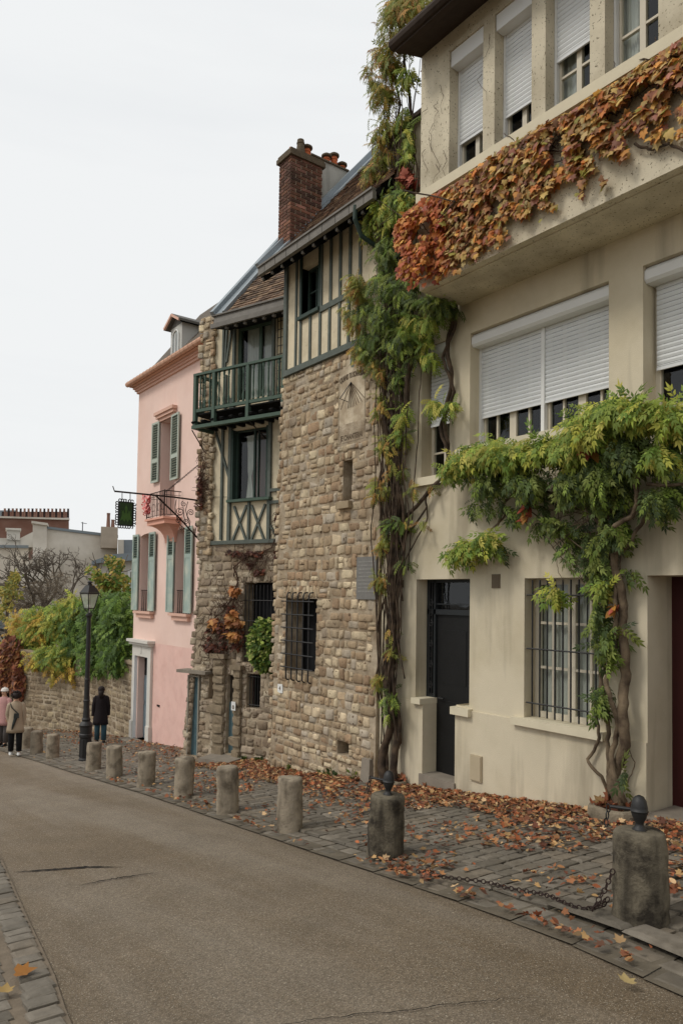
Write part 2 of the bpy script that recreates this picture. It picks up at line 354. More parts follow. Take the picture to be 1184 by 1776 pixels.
def along(m):                       # worn wheel tracks: stretch the tone patches along the street
    for nd in m.node_tree.nodes:
        if nd.type == 'TEX_NOISE' and abs(nd.inputs['Scale'].default_value-.45) < 1e-4:
            mpp = m.node_tree.nodes.new('ShaderNodeMapping'); mpp.inputs['Scale'].default_value = (2.6, .35, 1); mpp.inputs['Rotation'].default_value = (0, 0, .1)
            src = nd.inputs['Vector'].links[0].from_socket; m.node_tree.links.new(src, mpp.inputs['Vector']); m.node_tree.links.new(mpp.outputs['Vector'], nd.inputs['Vector'])
along(m_asph)
m_crack = mat('road_crack', hexc('1d1916'), .95, .3, 20)  # dark strips laid over the asphalt as its cracks
rd_ = MB(); ny = 110; nx = 10
def road_z(x, y):
    l, r = poly_at(LE, y), poly_at(RE, y); t = (x-l)/(r-l); return gz(x, y)-.03+.05*(1-(2*t-1)**2)
for j in range(ny+1):
    y = -6+56*j/ny
    for i in range(nx+1):
        l, r = poly_at(LE, y)-.03, poly_at(RE, y)+.03; x = l+(r-l)*i/nx
        rd_.v.append((x, y, road_z(x, y)+.006*mnoise.noise(Vector((x*.8, y*.8, 0))))); rd_.c.append((.5,)*3)
for j in range(ny):
    for i in range(nx): k = j*(nx+1)+i; rd_.f.append((k, k+1, k+nx+2, k+nx+1)); rd_.m.append(0)
rd_.mi = 1
def crack(pts, wmax, seed):
    rr = random.Random(seed); P = []
    for (p, q) in zip(pts[:-1], pts[1:]):
        for k in range(10):
            t = k/10; P.append((p[0]+(q[0]-p[0])*t, p[1]+(q[1]-p[1])*t))
    P.append(pts[-1]); W = [onG(px, py, .012) for px, py in P]; vs = []
    for i, q in enumerate(W):
        wd = wmax*max(.12, math.sin(math.pi*min(1, (i+.6)/len(W)))**.8)*rr.uniform(.6, 1.2)
        q = Vector((q.x, q.y+rr.uniform(-.012, .012), 0)); zz = road_z(q.x, q.y)+.0105
        vs += [(q.x, q.y-wd, zz), (q.x, q.y+wd, zz)]
    rd_.add(vs, [(2*i, 2*i+2, 2*i+3, 2*i+1) for i in range(len(W)-1)])
crack([(25, 1508), (90, 1507), (150, 1505), (215, 1507)], .024, 1)
crack([(135, 1536), (190, 1527), (215, 1524), (275, 1517)], .011, 2)
crack([(420, 1792), (560, 1772), (700, 1760), (830, 1742), (960, 1728)], .0035, 3)
struct(rd_.build('road', [m_asph, m_crack], smooth=True))

def wallX(y):                        # the house line
    return poly_at([(6.8, -10), (6.8, 10.9), (7.25, 11.9), (6.75, 13.4), (7.3, 15.5), (7.35, 19.2), (7.5, 24), (6.6, 28), (4, 33), (-2, 44)], y)
def sett_mesh(mb, cells):
    SET = [hexc('7a7266'), hexc('716a5f'), hexc('80786c'), hexc('6a6358'), hexc('7c7264')]
    for (c, ax, ay, lx, ly, z) in cells:
        col = random.choice(SET); k = random.uniform(.92, 1.08)*.88; col = tuple(q*k for q in col[:3])
        ax = Vector((ax[0], ax[1])).normalized(); ay = Vector((-ax.y, ax.x)); vs = []
        for sc, dz in ((1.0, -.02), (.95, -.001), (.7, .004)):
            for sx, sy in ((-1, -1), (1, -1), (1, 1), (-1, 1)):
                p = Vector(c)+ax*(sx*lx/2*sc)+ay*(sy*ly/2*sc)+Vector((random.uniform(-.006, .006), random.uniform(-.006, .006)))
                vs.append((p.x, p.y, gz(p.x, p.y)+z+dz+random.uniform(-.003, .003)))
        mb.add(vs, [(0, 1, 5, 4), (1, 2, 6, 5), (2, 3, 7, 6), (3, 0, 4, 7), (4, 5, 9, 8), (5, 6, 10, 9), (6, 7, 11, 10), (7, 4, 8, 11), (8, 9, 10, 11)], col)
pv = MB(); y = -1.0; row = 0
while y < 34:
    ly = random.uniform(.13, .165)*(1 if y < 20 else 1.6); xr = wallX(y); x = poly_at(RE, y)+.42; cells = []
    while x < xr+.05:
        lx = random.uniform(.17, .26)*(1 if y < 20 else 1.6)
        tx = Vector((1, -.10)); cells.append(((x+lx/2, y-.10*(x-4.4)), tx, None, lx-.018, ly-.018, .012+.02*(x-4.4)/2.4)); x += lx
    sett_mesh(pv, cells); y += ly
bed = MB()
for i in range(70):
    y0, y1 = -1.5+i*.52, -1.5+(i+1)*.52
    bed.add([(poly_at(RE, y0)-.01, y0, gz(0, y0)-.012), (wallX(y0)+.3, y0, gz(0, y0)+.0), (wallX(y1)+.3, y1, gz(0, y1)+.0), (poly_at(RE, y1)-.01, y1, gz(0, y1)-.02)], [(0, 1, 2, 3)])
m_bed = mat('sandy_joints', hexc('625a4d'), .97, .3, 10, .4, 60)
struct(bed.build('pavement_bed', m_bed)); struct(pv.build('pavement', m_setts))
gt = MB(); y = -1.0                 # gutter setts beside the asphalt, then kerb
while y < 30:
    L_ = random.uniform(.2, .3)
    for k, (o0, wd) in enumerate(((.0, .15), (.15, .15))):
        x = poly_at(RE, y+L_/2)+o0+wd/2+.02; dx = (poly_at(RE, y+L_)-poly_at(RE, y))/L_
        sett_mesh(gt, [((x, y+L_/2+k*.06), (dx, 1), None, L_-.02, wd-.02, -.018+.008*k)])
    y += L_
struct(gt.build('gutter', m_setts))
kb = MB(); y = -.6
while y < 30:
    L_ = .62 if y < 3.1 else random.uniform(.2, .32); x = poly_at(RE, y+L_/2)+.385; dx = (poly_at(RE, y+L_)-poly_at(RE, y))/L_
    hgt = .045 if y < 3.1 else .012
    sett_mesh(kb, [((x, y+L_/2), (dx, 1), None, L_-.012, .17 if y < 3.1 else .13, hgt)])
    y += L_
struct(kb.build('kerb', m_setts))
lp = MB(); y = .6                    # setts on the near left
while y < 12:
    ly = random.uniform(.12, .17)
    for k in range(9):
        x1 = poly_at(LE, y)-k*.185-(.045 if k else 0); cells = [((x1-.088, y+random.uniform(-.02, .02)), (1, random.uniform(-.05, .0)), None, random.uniform(.145, .165) if k else .165, ly-.010, -.004 if k else .004)]
        sett_mesh(lp, cells)
    y += ly
lb = MB()
for i in range(40):
    y0, y1 = -1+i*.5, -1+(i+1)*.5
    lb.add([(poly_at(LE, y0)-6, y0, gz(0, y0)-.012), (poly_at(LE, y0)+.02, y0, gz(0, y0)-.014), (poly_at(LE, y1)+.02, y1, gz(0, y1)-.014), (poly_at(LE, y1)-6, y1, gz(0, y1)-.012)], [(0, 1, 2, 3)])
struct(lb.build('verge', mat('sandy_verge', hexc('75695a'), .97, .25, 9, .5, 60))); struct(lp.build('left_pavement', m_setts))

# ================================================================ windows and shutters
def shutter(fr, a0, a1, z0, z1, d, parent, pitch=.052):
    mb = MB(); n = int((z1-z0)/pitch)
    for i in range(n+1):
        zt = z1-i*pitch; zb = max(z0, zt-pitch)
        if zt <= z0: break
        P = fr.P
        mb.add([P(a0, zt, d-.006), P(a1, zt, d-.006), P(a1, zt-.006, d+.003), P(a0, zt-.006, d+.003), P(a0, (zt+zb)/2, d+.010), P(a1, (zt+zb)/2, d+.010), P(a0, zb, d+.001), P(a1, zb, d+.001)],
               [(0, 1, 2, 3), (3, 2, 5, 4), (4, 5, 7, 6)])
    mb.box(fr, a0, a1, z0-.03, z0, d-.008, d+.012)
    s = mb.build('roller_shutter', m_shut, parent)
    return s
def window(fr, a0, a1, z0, z1, d, parent, mull=(.5,), rails=(), fw=.05, mt=None, curtain=None, bw=.025, name='window', ledge=False):
    """frame with bars, a pane behind it, optional net curtain and a dark room behind"""
    mt = mt or m_wframe; mb = MB(); t = .05
    mb.box(fr, a0, a0+fw, z0, z1, d-t, d); mb.box(fr, a1-fw, a1, z0, z1, d-t, d)
    mb.box(fr, a0+fw, a1-fw, z0, z0+fw, d-t, d-.002); mb.box(fr, a0+fw, a1-fw, z1-fw, z1, d-t, d-.002)
    for u in mull: c = a0+(a1-a0)*u[0] if isinstance(u, tuple) else a0+(a1-a0)*u; hw = u[1] if isinstance(u, tuple) else bw/2; mb.box(fr, c-hw, c+hw, z0+fw, z1-fw, d-t+.004, d-.004)
    for v in rails: c = z0+(z1-z0)*v; mb.box(fr, a0+fw, a1-fw, c-bw/2, c+bw/2, d-t+.008, d-.008)
    wn = mb.build(name, mt, parent)
    g = MB(); P = fr.P; g.add([P(a0+.01, z0+.01, d-.03), P(a1-.01, z0+.01, d-.03), P(a1-.01, z1-.01, d-.03), P(a0+.01, z1-.01, d-.03)], [(0, 1, 2, 3)]); g.build('pane', g_glass, wn)
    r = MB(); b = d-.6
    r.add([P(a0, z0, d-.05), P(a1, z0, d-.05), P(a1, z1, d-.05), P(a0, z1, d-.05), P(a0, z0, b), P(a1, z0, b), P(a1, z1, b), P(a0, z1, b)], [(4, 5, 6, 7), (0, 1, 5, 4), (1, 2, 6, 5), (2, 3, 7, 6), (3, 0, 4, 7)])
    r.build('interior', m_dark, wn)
    if curtain:
        for (c0, c1, zc0, zc1) in curtain:
            cm = MB(); n = 28; vs = []
            for i in range(n+1):
                a = a0+(a1-a0)*(c0+(c1-c0)*i/n); dd = d-.1+.018*math.sin(i*1.9)+.01*math.sin(i*.7)
                vs += [P(a, z0+(z1-z0)*zc0, dd), P(a, z0+(z1-z0)*zc1, dd)]
            cm.add(vs, [(2*i, 2*i+2, 2*i+3, 2*i+1) for i in range(n)]); cm.build('curtain', m_curt, wn, smooth=True)
    return wn
def grille(fr, a0, a1, z0, z1, d, nv, zh, parent, r=.011, ext=.05, hook=False, mt=None):
    mb = MB(); P = fr.P
    for i in range(nv):
        a = a0+(a1-a0)*(i+.5)/nv if nv > 1 else (a0+a1)/2
        pts = [P(a, z0, d), P(a, z1, d)]
        if hook: pts = [P(a, z0-.02, d-.14), P(a, z0-.03, d-.03), P(a, z0, d), P(a, z1, d), P(a, z1+.05, d-.02), P(a, z1+.06, d-.1)]
        mb.tube(pts, r, 6)
    for z in zh: mb.tube([P(a0-ext, z, d+.014), P(a1+ext, z, d+.014)], r*.9, 6)
    return mb.build('window_grille', mt or m_iron, parent)
# ================================================================ cream house on the right
W = Frame((6.8, 0, 0), (0, 1, 0)); U = Frame((6.05, 0, 0), (0, 1, 0))
cream = thing('cream_house', 'cream rendered house with white roller shutters and an overhanging upper floor', 'house', (6.8, 4, gz(6.8, 4)))
gd = W.rect((722, 1005), (813, 1222)); gd_low = (W.az(790, 1300)[0], W.az(734, 1300)[0])
sillL = W.az(728, 1211)[1]; thr = W.az(753, 1347)[1]
gw = W.rect((909, 1003), (1040, 1268)); rdx = W.az(1122, 1200)[0]
ww = W.rect((815, 590), (1055, 700)); wz1 = W.az(1055, 487)[1]; ww = (ww[0], ww[1], W.az(1055, 728)[1], wz1)
nw = W.rect((732, 606), (778, 822)); rw = W.rect((1114, 470), (1184, 720)); rwz1 = W.az(1122, 458)[1]
zsl = 3.80; topz = 6.75; gnd = gz(6.8, 8.2)-.3
LEFT = 8.12
holes = [(gd[0], gd[1], sillL, gd[3], .24, (0,)), (gd_low[0], gd_low[1], thr, sillL, .24, (0, 2,)), (gw[0], gw[1], gw[2], gw[3], .20), (rdx-1.35, rdx, gz(6.8, 3.8)-.3, gw[3]+.01, .47),
         (ww[0], ww[1], ww[2], ww[3], .24), (nw[0], nw[1], nw[2], nw[3], .19), (rw[1]-1.9, rw[1], ww[2], rwz1, .24)]
mb = MB(); wall_sheet(mb, W, -3, LEFT, gnd-1, zsl+.1, holes, .5)
wall_sheet(mb, W, 6.3, LEFT, zsl+.1, 6.75, [], .5)
mb.build('wall', m_stucco, cream)
# plinth: the band that stands proud below sill height
pz0, pz1 = W.az(814, 1233)[1], W.az(1120, 1287)[1]; pz = (pz0+pz1)/2
pl = MB()
pl.box(W, gd_low[1]+.002, LEFT-.01, gnd-1, pz, -.01, .022)
pl.box(W, rdx+.002, gd_low[0]-.002, gnd-1, pz, -.01, .022)
pl.build('plinth', m_stucco, cream)
# upper storey standing forward
uh = []
UW = [((779, 84), (837, 272), 251, (803,)), ((857, 22), (921, 200), 0, ()), ((945, -60), (1022, 148), 0, ()), ((1048, -140), (1141, 65), 0, ())]
usill = 5.02; uhead = 6.56
uw = []
for (tl, br, _, _) in UW:
    a1 = U.az(tl[0], 150)[0]; a0 = U.az(br[0], 150)[0]; uw.append((a0, a1))
dd = [a-b for a, b in zip([u[1] for u in uw][:-1], [u[1] for u in uw][1:])]
for k in range(1, 4): uw.append((uw[3][0]-k*.86, uw[3][1]-k*.86))
UC = 6.57; uh = [(a0, a1, usill, uhead, .20) for a0, a1 in uw]
mb = MB(); wall_sheet(mb, U, -3, UC, usill-.02, 7.0, uh, .35); mb.build('upper_wall', m_stucco_up, cream)
mb = MB(); wall_sheet(mb, U, -3, UC, zsl, usill-.12, [], .35)
P = U.P
mb.add([P(-3, zsl, 0), P(UC, zsl, 0), P(UC, zsl, -.75), P(-3, zsl, -.75)], [(0, 1, 2, 3)])
mb.box(U, -3, UC-.0, zsl+.004, zsl+.1, -.8, -.004)
mb.box(U, -3, UC-.06, zsl-.012, zsl+.004, -.40, -.10)
mb.build('balcony_parapet', m_stucco_up, cream)
mb = MB(); mb.box(U, -3, UC+.03, usill-.12, usill, -.3, .05); mb.build('balcony_sill', m_sill, cream)
for k, (a0, a1) in enumerate(uw):
    cut = [.30, .27, .42, .0][k] if k < 4 else .4
    i0, i1 = a0+.0, a1-.0; z1 = uhead; bx = .19
    curt = [(.5, .97, 0, 1)] if k >= 2 else None
    window(U, a0, a1, usill, uhead, -.20, cream, mull=((.5, .03),), rails=(.3, .62), fw=.05, curtain=curt)
    zc = usill+(uhead-usill)*cut
    if k == 3: zc = uhead-.5
    shutter(U, a0+.02, a1-.02, zc, uhead-bx+.02, -.165, cream)
    b = MB(); b.box(U, a0+.004, a1-.004, uhead-bx, uhead-.004, -.17, -.02); bo = b.build('shutter_box', m_white, cream)
    g = MB(); g.box(U, a1-.03, a1-.003, usill+.002, uhead-bx, -.195, -.145); g.box(U, a0+.003, a0+.03, usill+.002, uhead-bx, -.195, -.145); g.build('shutter_rail', m_white, cream)
# eave over the upper storey
mb = MB(); ez = 6.62
mb.hexa([P(-3, ez+.06, .40), P(UC+.02, ez+.06, .40), P(UC+.02, ez+.34, -.6), P(-3, ez+.34, -.6), P(-3, ez+.16, .40), P(UC+.02, ez+.16, .40), P(UC+.02, ez+1.0, -.6), P(-3, ez+1.0, -.6)])
mb.box(U, -3, UC+.0, ez+.03, ez+.2, .36, .44)
mb.tube([P(-3, ez+.12, .45), P(UC+.04, ez+.12, .45)], .07, 10)
mb.build('eave', mat('dark_eave_timber', hexc('3a3029'), .9, .25, 8, .4, 30), cream)
mb = MB(); mb.hexa([P(-3, ez+.9, -.55), P(UC+.1, ez+.9, -.55), P(UC+.1, ez+.9, -6), P(-3, ez+.9, -6), P(-3, ez+1.0, -.55), P(UC+.1, ez+1.0, -.55), P(UC-1.5, ez+4, -4), P(-3, ez+4, -4)]); mb.build('roof', m_fascia, cream)
mb = MB(); mb.hexa([W.P(6.5, 6.7, .14), W.P(LEFT+.05, 6.7, .14), W.P(LEFT+.12, 7.0, -.6), W.P(6.5, 7.0, -.6), W.P(6.5, 6.76, .14), W.P(LEFT+.05, 6.76, .14), W.P(LEFT+.12, 7.5, -.6), W.P(6.5, 7.5, -.6)]); mb.build('side_eave', MATS['dark_eave_timber'], cream)
# wide window of the first floor
def boxed(fr, a0, a1, z1, hgt, d0, d1):
    b = MB(); pr = [(d0, z1), (d1-.05, z1), (d1, z1-.05), (d1, z1-hgt+.03), (d1-.03, z1-hgt), (d0, z1-hgt)]
    n = len(pr); vs = [fr.P(a0, z, d) for d, z in pr]+[fr.P(a1, z, d) for d, z in pr]
    b.add(vs, [tuple(range(n)), tuple(range(n, 2*n))]+[(i, (i+1) % n, (i+1) % n+n, i+n) for i in range(n)]); return b.build('shutter_box', m_white, cream)
bh = .17
boxed(W, ww[0]+.004, ww[1]-.004, ww[3]-.004, bh, -.235, -.02)
mid = W.az(943, 650, -.2)[0]; zsh = (W.az(837, 723, -.2)[1]+W.az(1055, 668, -.2)[1])/2
print('wide', ww, mid, zsh)
shutter(W, ww[0]+.02, mid-.025, zsh, ww[3]-bh, -.195, cream); shutter(W, mid+.025, ww[1]-.02, zsh, ww[3]-bh, -.195, cream)
g = MB()
for c in (ww[0]+.012, mid, ww[1]-.012): g.box(W, c-.024, c+.024, ww[2]+.002, ww[3]-bh, -.23, -.17)
g.build('shutter_rail', m_white, cream)
window(W, ww[0], mid, ww[2], ww[3], -.235, cream, mull=(.25, (.5, .05), .75), rails=(), fw=.06)
window(W, mid, ww[1], ww[2], ww[3], -.235, cream, mull=(.25, (.5, .05), .75), rails=(), fw=.06)
mb = MB(); mb.box(W, ww[0]-.12, ww[1]+.16, ww[2]-.12, ww[2]+.003, -.24, .10); mb.build('window_sill', m_sill, cream)
# right-hand window, mostly outside
r0, r1 = rw[1]-1.9, rw[1]
boxed(W, r0, r1-.004, rwz1-.004, bh, -.235, -.02); shutter(W, r0+.02, r1-.04, zsh+.05, rwz1-bh, -.195, cream)
window(W, r0, r1, ww[2], rwz1, -.235, cream, mull=(.25, (.5, .05), .75), fw=.06)
mb = MB(); mb.box(W, r0-.1, r1+.1, ww[2]-.12, ww[2]+.003, -.24, .10); mb.build('window_sill', m_sill, cream)
# narrow window
print('narrow', nw)
b = MB(); b.box(W, nw[0]+.004, nw[1]-.004, nw[3]-.13, nw[3]-.004, -.18, -.02); b.build('shutter_box', m_white, cream)
zn = nw[2]+(nw[3]-nw[2])*.42
shutter(W, nw[0]+.01, nw[1]-.02, zn, nw[3]-.13, -.165, cream); window(W, nw[0], nw[1], nw[2], nw[3], -.19, cream, mull=((.5, .02),), rails=(.2,), fw=.05)
mb = MB(); mb.box(W, nw[0]-.1, nw[1]+.1, nw[2]-.11, nw[2]+.003, -.19, .07); mb.build('window_sill', m_sill, cream)
# black door with its side light
dr = thing('x', '', '') if False else None
mb = MB(); mb.box(W, gd_low[0]-.02, gd_low[1], thr+.002, gd[3]-.44, -.27, -.235); mb.box(W, gd[0], gd_low[0]-.02, sillL, gd[3]-.44, -.268, -.237); 
for zz in (thr+.25, (thr+gd[3])/2-.1): mb.box(W, gd_low[0]+.05, gd_low[1]-.08, zz, zz+.72, -.235, -.228)
door = mb.build('door', m_black, cream)
mb = MB(); mb.tube([W.P(gd_low[1]-.08, thr+1.0, -.23), W.P(gd_low[1]-.08, thr+1.0, -.19), W.P(gd_low[1]-.17, thr+1.0, -.19)], .012, 6); mb.build('handle', m_iron, door)
mb = MB(); tz = W.az(785, 1062, -.24)[1]
mb.box(W, gd[0], gd[1], tz-.035, tz+.035, -.25, -.2); mb.box(W, gd_low[1]-.0, gd_low[1]+.035, sillL, gd[3], -.25, -.2); mb.box(W, gd[1]-.045, gd[1], sillL, gd[3]-.04, -.25, -.2)
mb.box(W, gd[0], gd[1], gd[3]-.04, gd[3], -.25, -.2); mb.box(W, gd_low[1]+.035, gd[1]-.045, sillL, sillL+.05, -.25, -.2); mb.box(W, gd[0], gd_low[1], tz+.10, tz+.115, -.24, -.21)
mb.build('door_frame', mat('charcoal_frame_paint', hexc('26292b'), .5, .1, 5), cream)
mb = MB(); P = W.P
mb.add([P(gd[0]-.1, sillL-.02, -.255), P(gd[1], sillL-.02, -.255), P(gd[1], gd[3], -.255), P(gd[0]-.1, gd[3], -.255)], [(0, 1, 2, 3)]); mb.build('pane', g_glass, cream)
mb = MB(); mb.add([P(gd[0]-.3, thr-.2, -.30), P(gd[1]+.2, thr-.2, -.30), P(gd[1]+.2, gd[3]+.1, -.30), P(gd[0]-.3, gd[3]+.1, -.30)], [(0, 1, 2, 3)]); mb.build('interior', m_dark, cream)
mb = MB(); aL0, aL1 = gd_low[1]+.035, gd[1]-.045; am = (aL0+aL1)/2
for k in range(9):
    zc = sillL+.15+k*.14
    if zc > gd[3]-.1: break
    pts = [P(am+.045*math.sin(t)*(1-t/9)*(1 if k % 2 else -1), zc+.05*math.cos(t)*(1-t/9)+.02, -.19) for t in [i*.7 for i in range(12)]]; mb.tube(pts, .005, 5)
for a in (aL0+.02, aL1-.02): mb.tube([P(a, sillL+.04, -.19), P(a, gd[3]-.04, -.19)], .006, 5)
mb.build('sidelight_grille', m_iron, cream)
mb = MB(); mb.box(W, gd_low[1]+.0, gd[1]+.0, sillL-.05, sillL-.001, -.3, -.0) if False else None
mb.box(W, gd_low[1]-.006, gd_low[1]+.17, sillL-.07, sillL+.005, -.24, .085); mb.build('window_sill', m_sill, cream); mb = MB(); mb.box(W, gd[0]-.06, gd_low[0]+.03, sillL-.115, sillL-.02, -.24, .085); mb.build('window_sill', m_sill, cream)
mb = MB(); mb.box(W, gd_low[0]-.02, gd_low[1]+.04, gnd-.6, thr, -.3, .05); mb.build('door_step', m_step, cream)
# ground-floor window with bars
print('gw', gw)
window(W, gw[0], gw[1], gw[2], gw[3], -.20, cream, mull=((.5, .05), .25, .75), rails=(.36, .68), fw=.07, curtain=[(.06, .47, 0, 1), (.53, .95, 0, 1)], bw=.03)
zh = [W.az(930, 1032)[1], W.az(930, 1126)[1], W.az(930, 1221)[1]]
grille(W, gw[0]+.02, gw[1]-.04, gw[2]+.03, gw[3]-.02, -.03, 9, zh, cream, r=.011, ext=.02)
mb = MB(); mb.box(W, gw[0]-.08, gw[1]+.13, gw[2]-.085, gw[2]+.002, -.2, .085); mb.build('window_sill', m_sill, cream)
# dark red door on the right, step
mb = MB(); mb.box(W, rdx-1.35, rdx, gz(6.8, 3.8)-.2, gw[3]+.01, -.52, -.46)
for i in range(8): mb.box(W, rdx-.05-i*.16-.13, rdx-.05-i*.16, gz(6.8, 3.8)+.2, gw[3]-.15, -.46, -.45)
mb.build('garage_door', m_red, cream)
mb = MB(); mb.box(W, rdx-1.5, rdx-.02, gz(6.8, 3.8)-.6, gz(6.8, 3.9)+.075, -.5, .16); mb.build('door_step', m_step, cream)
# vent, meter cover
v = W.rect((853, 996), (867, 1020)); mb = MB(); mb.box(W, v[0], v[1], v[2], v[3], -.01, .012)
for i in range(7): z = v[2]+(v[3]-v[2])*(i+.5)/7; mb.box(W, v[0]+.01, v[1]-.01, z-.006, z+.006, .012, .022)
mb.build('air_vent', mat('vent_brown', hexc('6f6252'), .8, .1, 8), cream)
v = W.rect((677, 1006), (700, 1018)); mb = MB(); mb.box(W, v[0], v[1], v[2], v[3], -.01, .012)
for i in range(5): z = v[2]+(v[3]-v[2])*(i+.5)/5; mb.box(W, v[0]+.01, v[1]-.01, z-.005, z+.005, .012, .022)
mb.build('air_vent', MATS['vent_brown'], cream)
v = W.rect((819, 1307), (838, 1357)); mb = MB(); mb.box(W, v[0], v[1], v[2], v[3], .02, .045); mb.box(W, v[0]+.012, v[1]-.012, v[2]+.012, v[3]-.012, .045, .052); mb.build('meter_cover', mat('meter_plastic', hexc('b0a288'), .6, .05, 5), cream)

# ================================================================ tower house of rubble with a timbered top floor
T = Frame((6.8, 0, 0), (0, 1, 0)); TL, TR = 10.88, 8.13; ztop = 3.86
def twarp(a, z):                    # the base splays out and leans
    k = max(0, (ztop-z)); return a+(.02*k if a > 9.5 else 0)*(a-9.5)/1.4, z, .012*k
tower = thing('stone_tower_house', 'narrow rubble stone house with sundial, timbered top floor and brick chimney', 'house', (6.8, 9.5, gz(6.8, 9.5)))
g1 = T.rect((506, 1036), (556, 1160)); slit = T.rect((598, 800), (613, 868)); hol = T.rect((592, 1282), (612, 1312)); sd_ = T.rect((588, 690), (636, 775))
g1 = (T.az(555, 1060)[0], T.az(505, 1060)[0], T.az(530, 1168)[1], T.az(530, 1038)[1])
sd_ = (T.az(636, 700)[0], T.az(589, 700)[0], T.az(612, 770)[1], T.az(612, 645)[1])
print('tower', g1, slit, hol, sd_)
th = [(g1[0], g1[1], g1[2], g1[3], .35), (slit[0], slit[1], slit[2], slit[3], .35), (hol[0], hol[1], hol[2], hol[3], .35)]
mb = MB(); wall_sheet(mb, T, TR, TL, gz(0, 11)-1, ztop, th, .4, d=.006)
for i, v_ in enumerate(mb.v):
    a, z = v_[1], v_[2]; a2, z2, dp = twarp(a, z); mb.v[i] = (v_[0]-dp, a2, z2)
mb.build('wall', m_mortar, tower)
def t_in(a, z, hw, hh):
    if a-hw < TR-.02 or a+hw > TL+.05 or z+hh > ztop+.05: return False
    for (x0, x1, y0, y1) in [h[:4] for h in th]:
        if a+hw > x0+.01 and a-hw < x1-.01 and z+hh > y0+.01 and z-hh < y1-.01: return False
    if a+hw > sd_[0]+.02 and a-hw < sd_[1]-.02 and z+hh > sd_[2]+.02 and z-hh < sd_[3]+.12: return False
    return True
mb = MB(); stones(mb, T, TR-.05, TL+.1, gz(0, 11)-.3, ztop+.05, t_in, STONE, hr=(.10, .20), wr=(.07, .27), warp=twarp, res=5, relief=.034, gap=.004, rnd=random.Random(3))
# dressed edges round the openings and at the corner
st = random.Random(5)
def edge_stones(mb, fr, x0, x1, y0, y1, warp, pal, sides='lrtb', s=.12):
    z = y0
    def put(a0, a1, z0, z1):
        if a1-a0 < .02 or z1-z0 < .02: return
        stones(mb, fr, a0, a0+.01, z0, z0+.01, lambda *q: True, pal, hr=(z1-z0, z1-z0), wr=(a1-a0, a1-a0), warp=warp, res=4, relief=.035, gap=.004, rnd=type('q', (), dict(uniform=lambda s_, a, b: (a if a == b else (0 if (a, b) == (0, .2) else st.uniform(a, b))), random=lambda s_: .5, choice=lambda s_, c: st.choice(c)))())
    while z < y1-.03:
        h = min(st.uniform(.1, .18), y1-z)
        w1, w2 = st.uniform(.07, .16), st.uniform(.07, .16)
        if 'r' in sides: put(x0-w1, x0+.004, z, z+h)
        if 'l' in sides: put(x1-.004, x1+w2, z, z+h)
        z += h
    a = x0-.08
    while a < x1+.08:
        wd = st.uniform(.07, .11)
        if 't' in sides: put(a, a+wd, y1-.004, y1+s+.04)
        if 'b' in sides: put(a, a+wd*1.6, y0-s, y0+.004)
        a += wd
edge_stones(mb, T, *g1, twarp, STONE, s=.2); edge_stones(mb, T, *slit, twarp, STONE, s=.1); edge_stones(mb, T, *hol, twarp, STONE, s=.09)
edge_stones(mb, T, sd_[0], sd_[1], sd_[2], sd_[3]+.1, twarp, STONE, s=.1)
edge_stones(mb, T, TR, TL-.03, gz(0, 11)-.2, ztop, twarp, STONE, sides='l')
mb.build('rubble_stones', m_stone, tower, smooth=True)
mb = MB(); mb.box(T, slit[0]-.03, slit[1]+.06, slit[2]-.12, slit[2]-.01, -.1, .13); mb.build('slit_sill', mat('sill_stone', hexc('9b8a70'), .95, .2, 8, .5, 40), tower)
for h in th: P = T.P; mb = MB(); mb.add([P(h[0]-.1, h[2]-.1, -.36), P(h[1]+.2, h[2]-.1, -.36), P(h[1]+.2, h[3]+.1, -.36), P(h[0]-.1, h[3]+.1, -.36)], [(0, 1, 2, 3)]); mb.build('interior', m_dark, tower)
gg = grille(T, g1[0]+.02, g1[1]-.01, g1[2]-.10, g1[3]+.04, .15, 5, [g1[3]-.05-(g1[3]-g1[2])*k*.178 for k in range(6)], tower, r=.013, ext=.07, hook=True)
# sundial: rendered panel with its motto
def warpO(fr, a, z): return twarp(a, z)[2]
mb = MB(); P = T.P; dS = .02
poly = [(sd_[0], sd_[2]), (sd_[1], sd_[2]), (sd_[1], sd_[3]), (sd_[1]-.1, sd_[3]), (sd_[1]-.12, sd_[3]+.14)]+[((sd_[0]+sd_[1])/2+(.5*(sd_[1]-sd_[0])-.12)*math.cos(t), sd_[3]+.14+.16*math.sin(t)) for t in [math.pi*k/8 for k in range(1, 8)]]+[(sd_[0]+.12, sd_[3]+.14), (sd_[0]+.1, sd_[3]), (sd_[0], sd_[3])]
mb.prism(T, poly, -.1, dS); dial = mb.build('sundial', mat('sundial_render', hexc('c9bba3'), .95, .16, 6, .6, 40, col2=hexc('ab9a82'), c2scale=5, streak=(hexc('95836c'), 8, .54, .5)), tower)
m_ink = mat('sundial_paint', hexc('5f5242'), .9, .3, 12)
mb = MB(); sa = (sd_[0]+sd_[1])/2+.03; sz = sd_[3]-.16
for ang in (-47, -38, -29, -21, -14, -8, -2, 4, 10, 34):
    L_ = .42/math.cos(R_(ang))*.95; L_ = min(L_, .46 if abs(ang) > 30 else .42)
    q = (sa+math.sin(R_(ang))*L_, sz-math.cos(R_(ang))*L_); mb.bar(P(sa, sz, dS+.003), P(*q, dS+.003), .011, .003, T.n)
mb.bar(P(sd_[0]+.02, sd_[2]+.04, dS+.003), P(sd_[1]-.02, sd_[2]+.04, dS+.003), .006, .003, T.n)
for aa in (sd_[0]+.02, sd_[1]-.02): mb.bar(P(aa, sd_[2]+.04, dS+.003), P(aa, sd_[3]-.04, dS+.003), .005, .003, T.n)
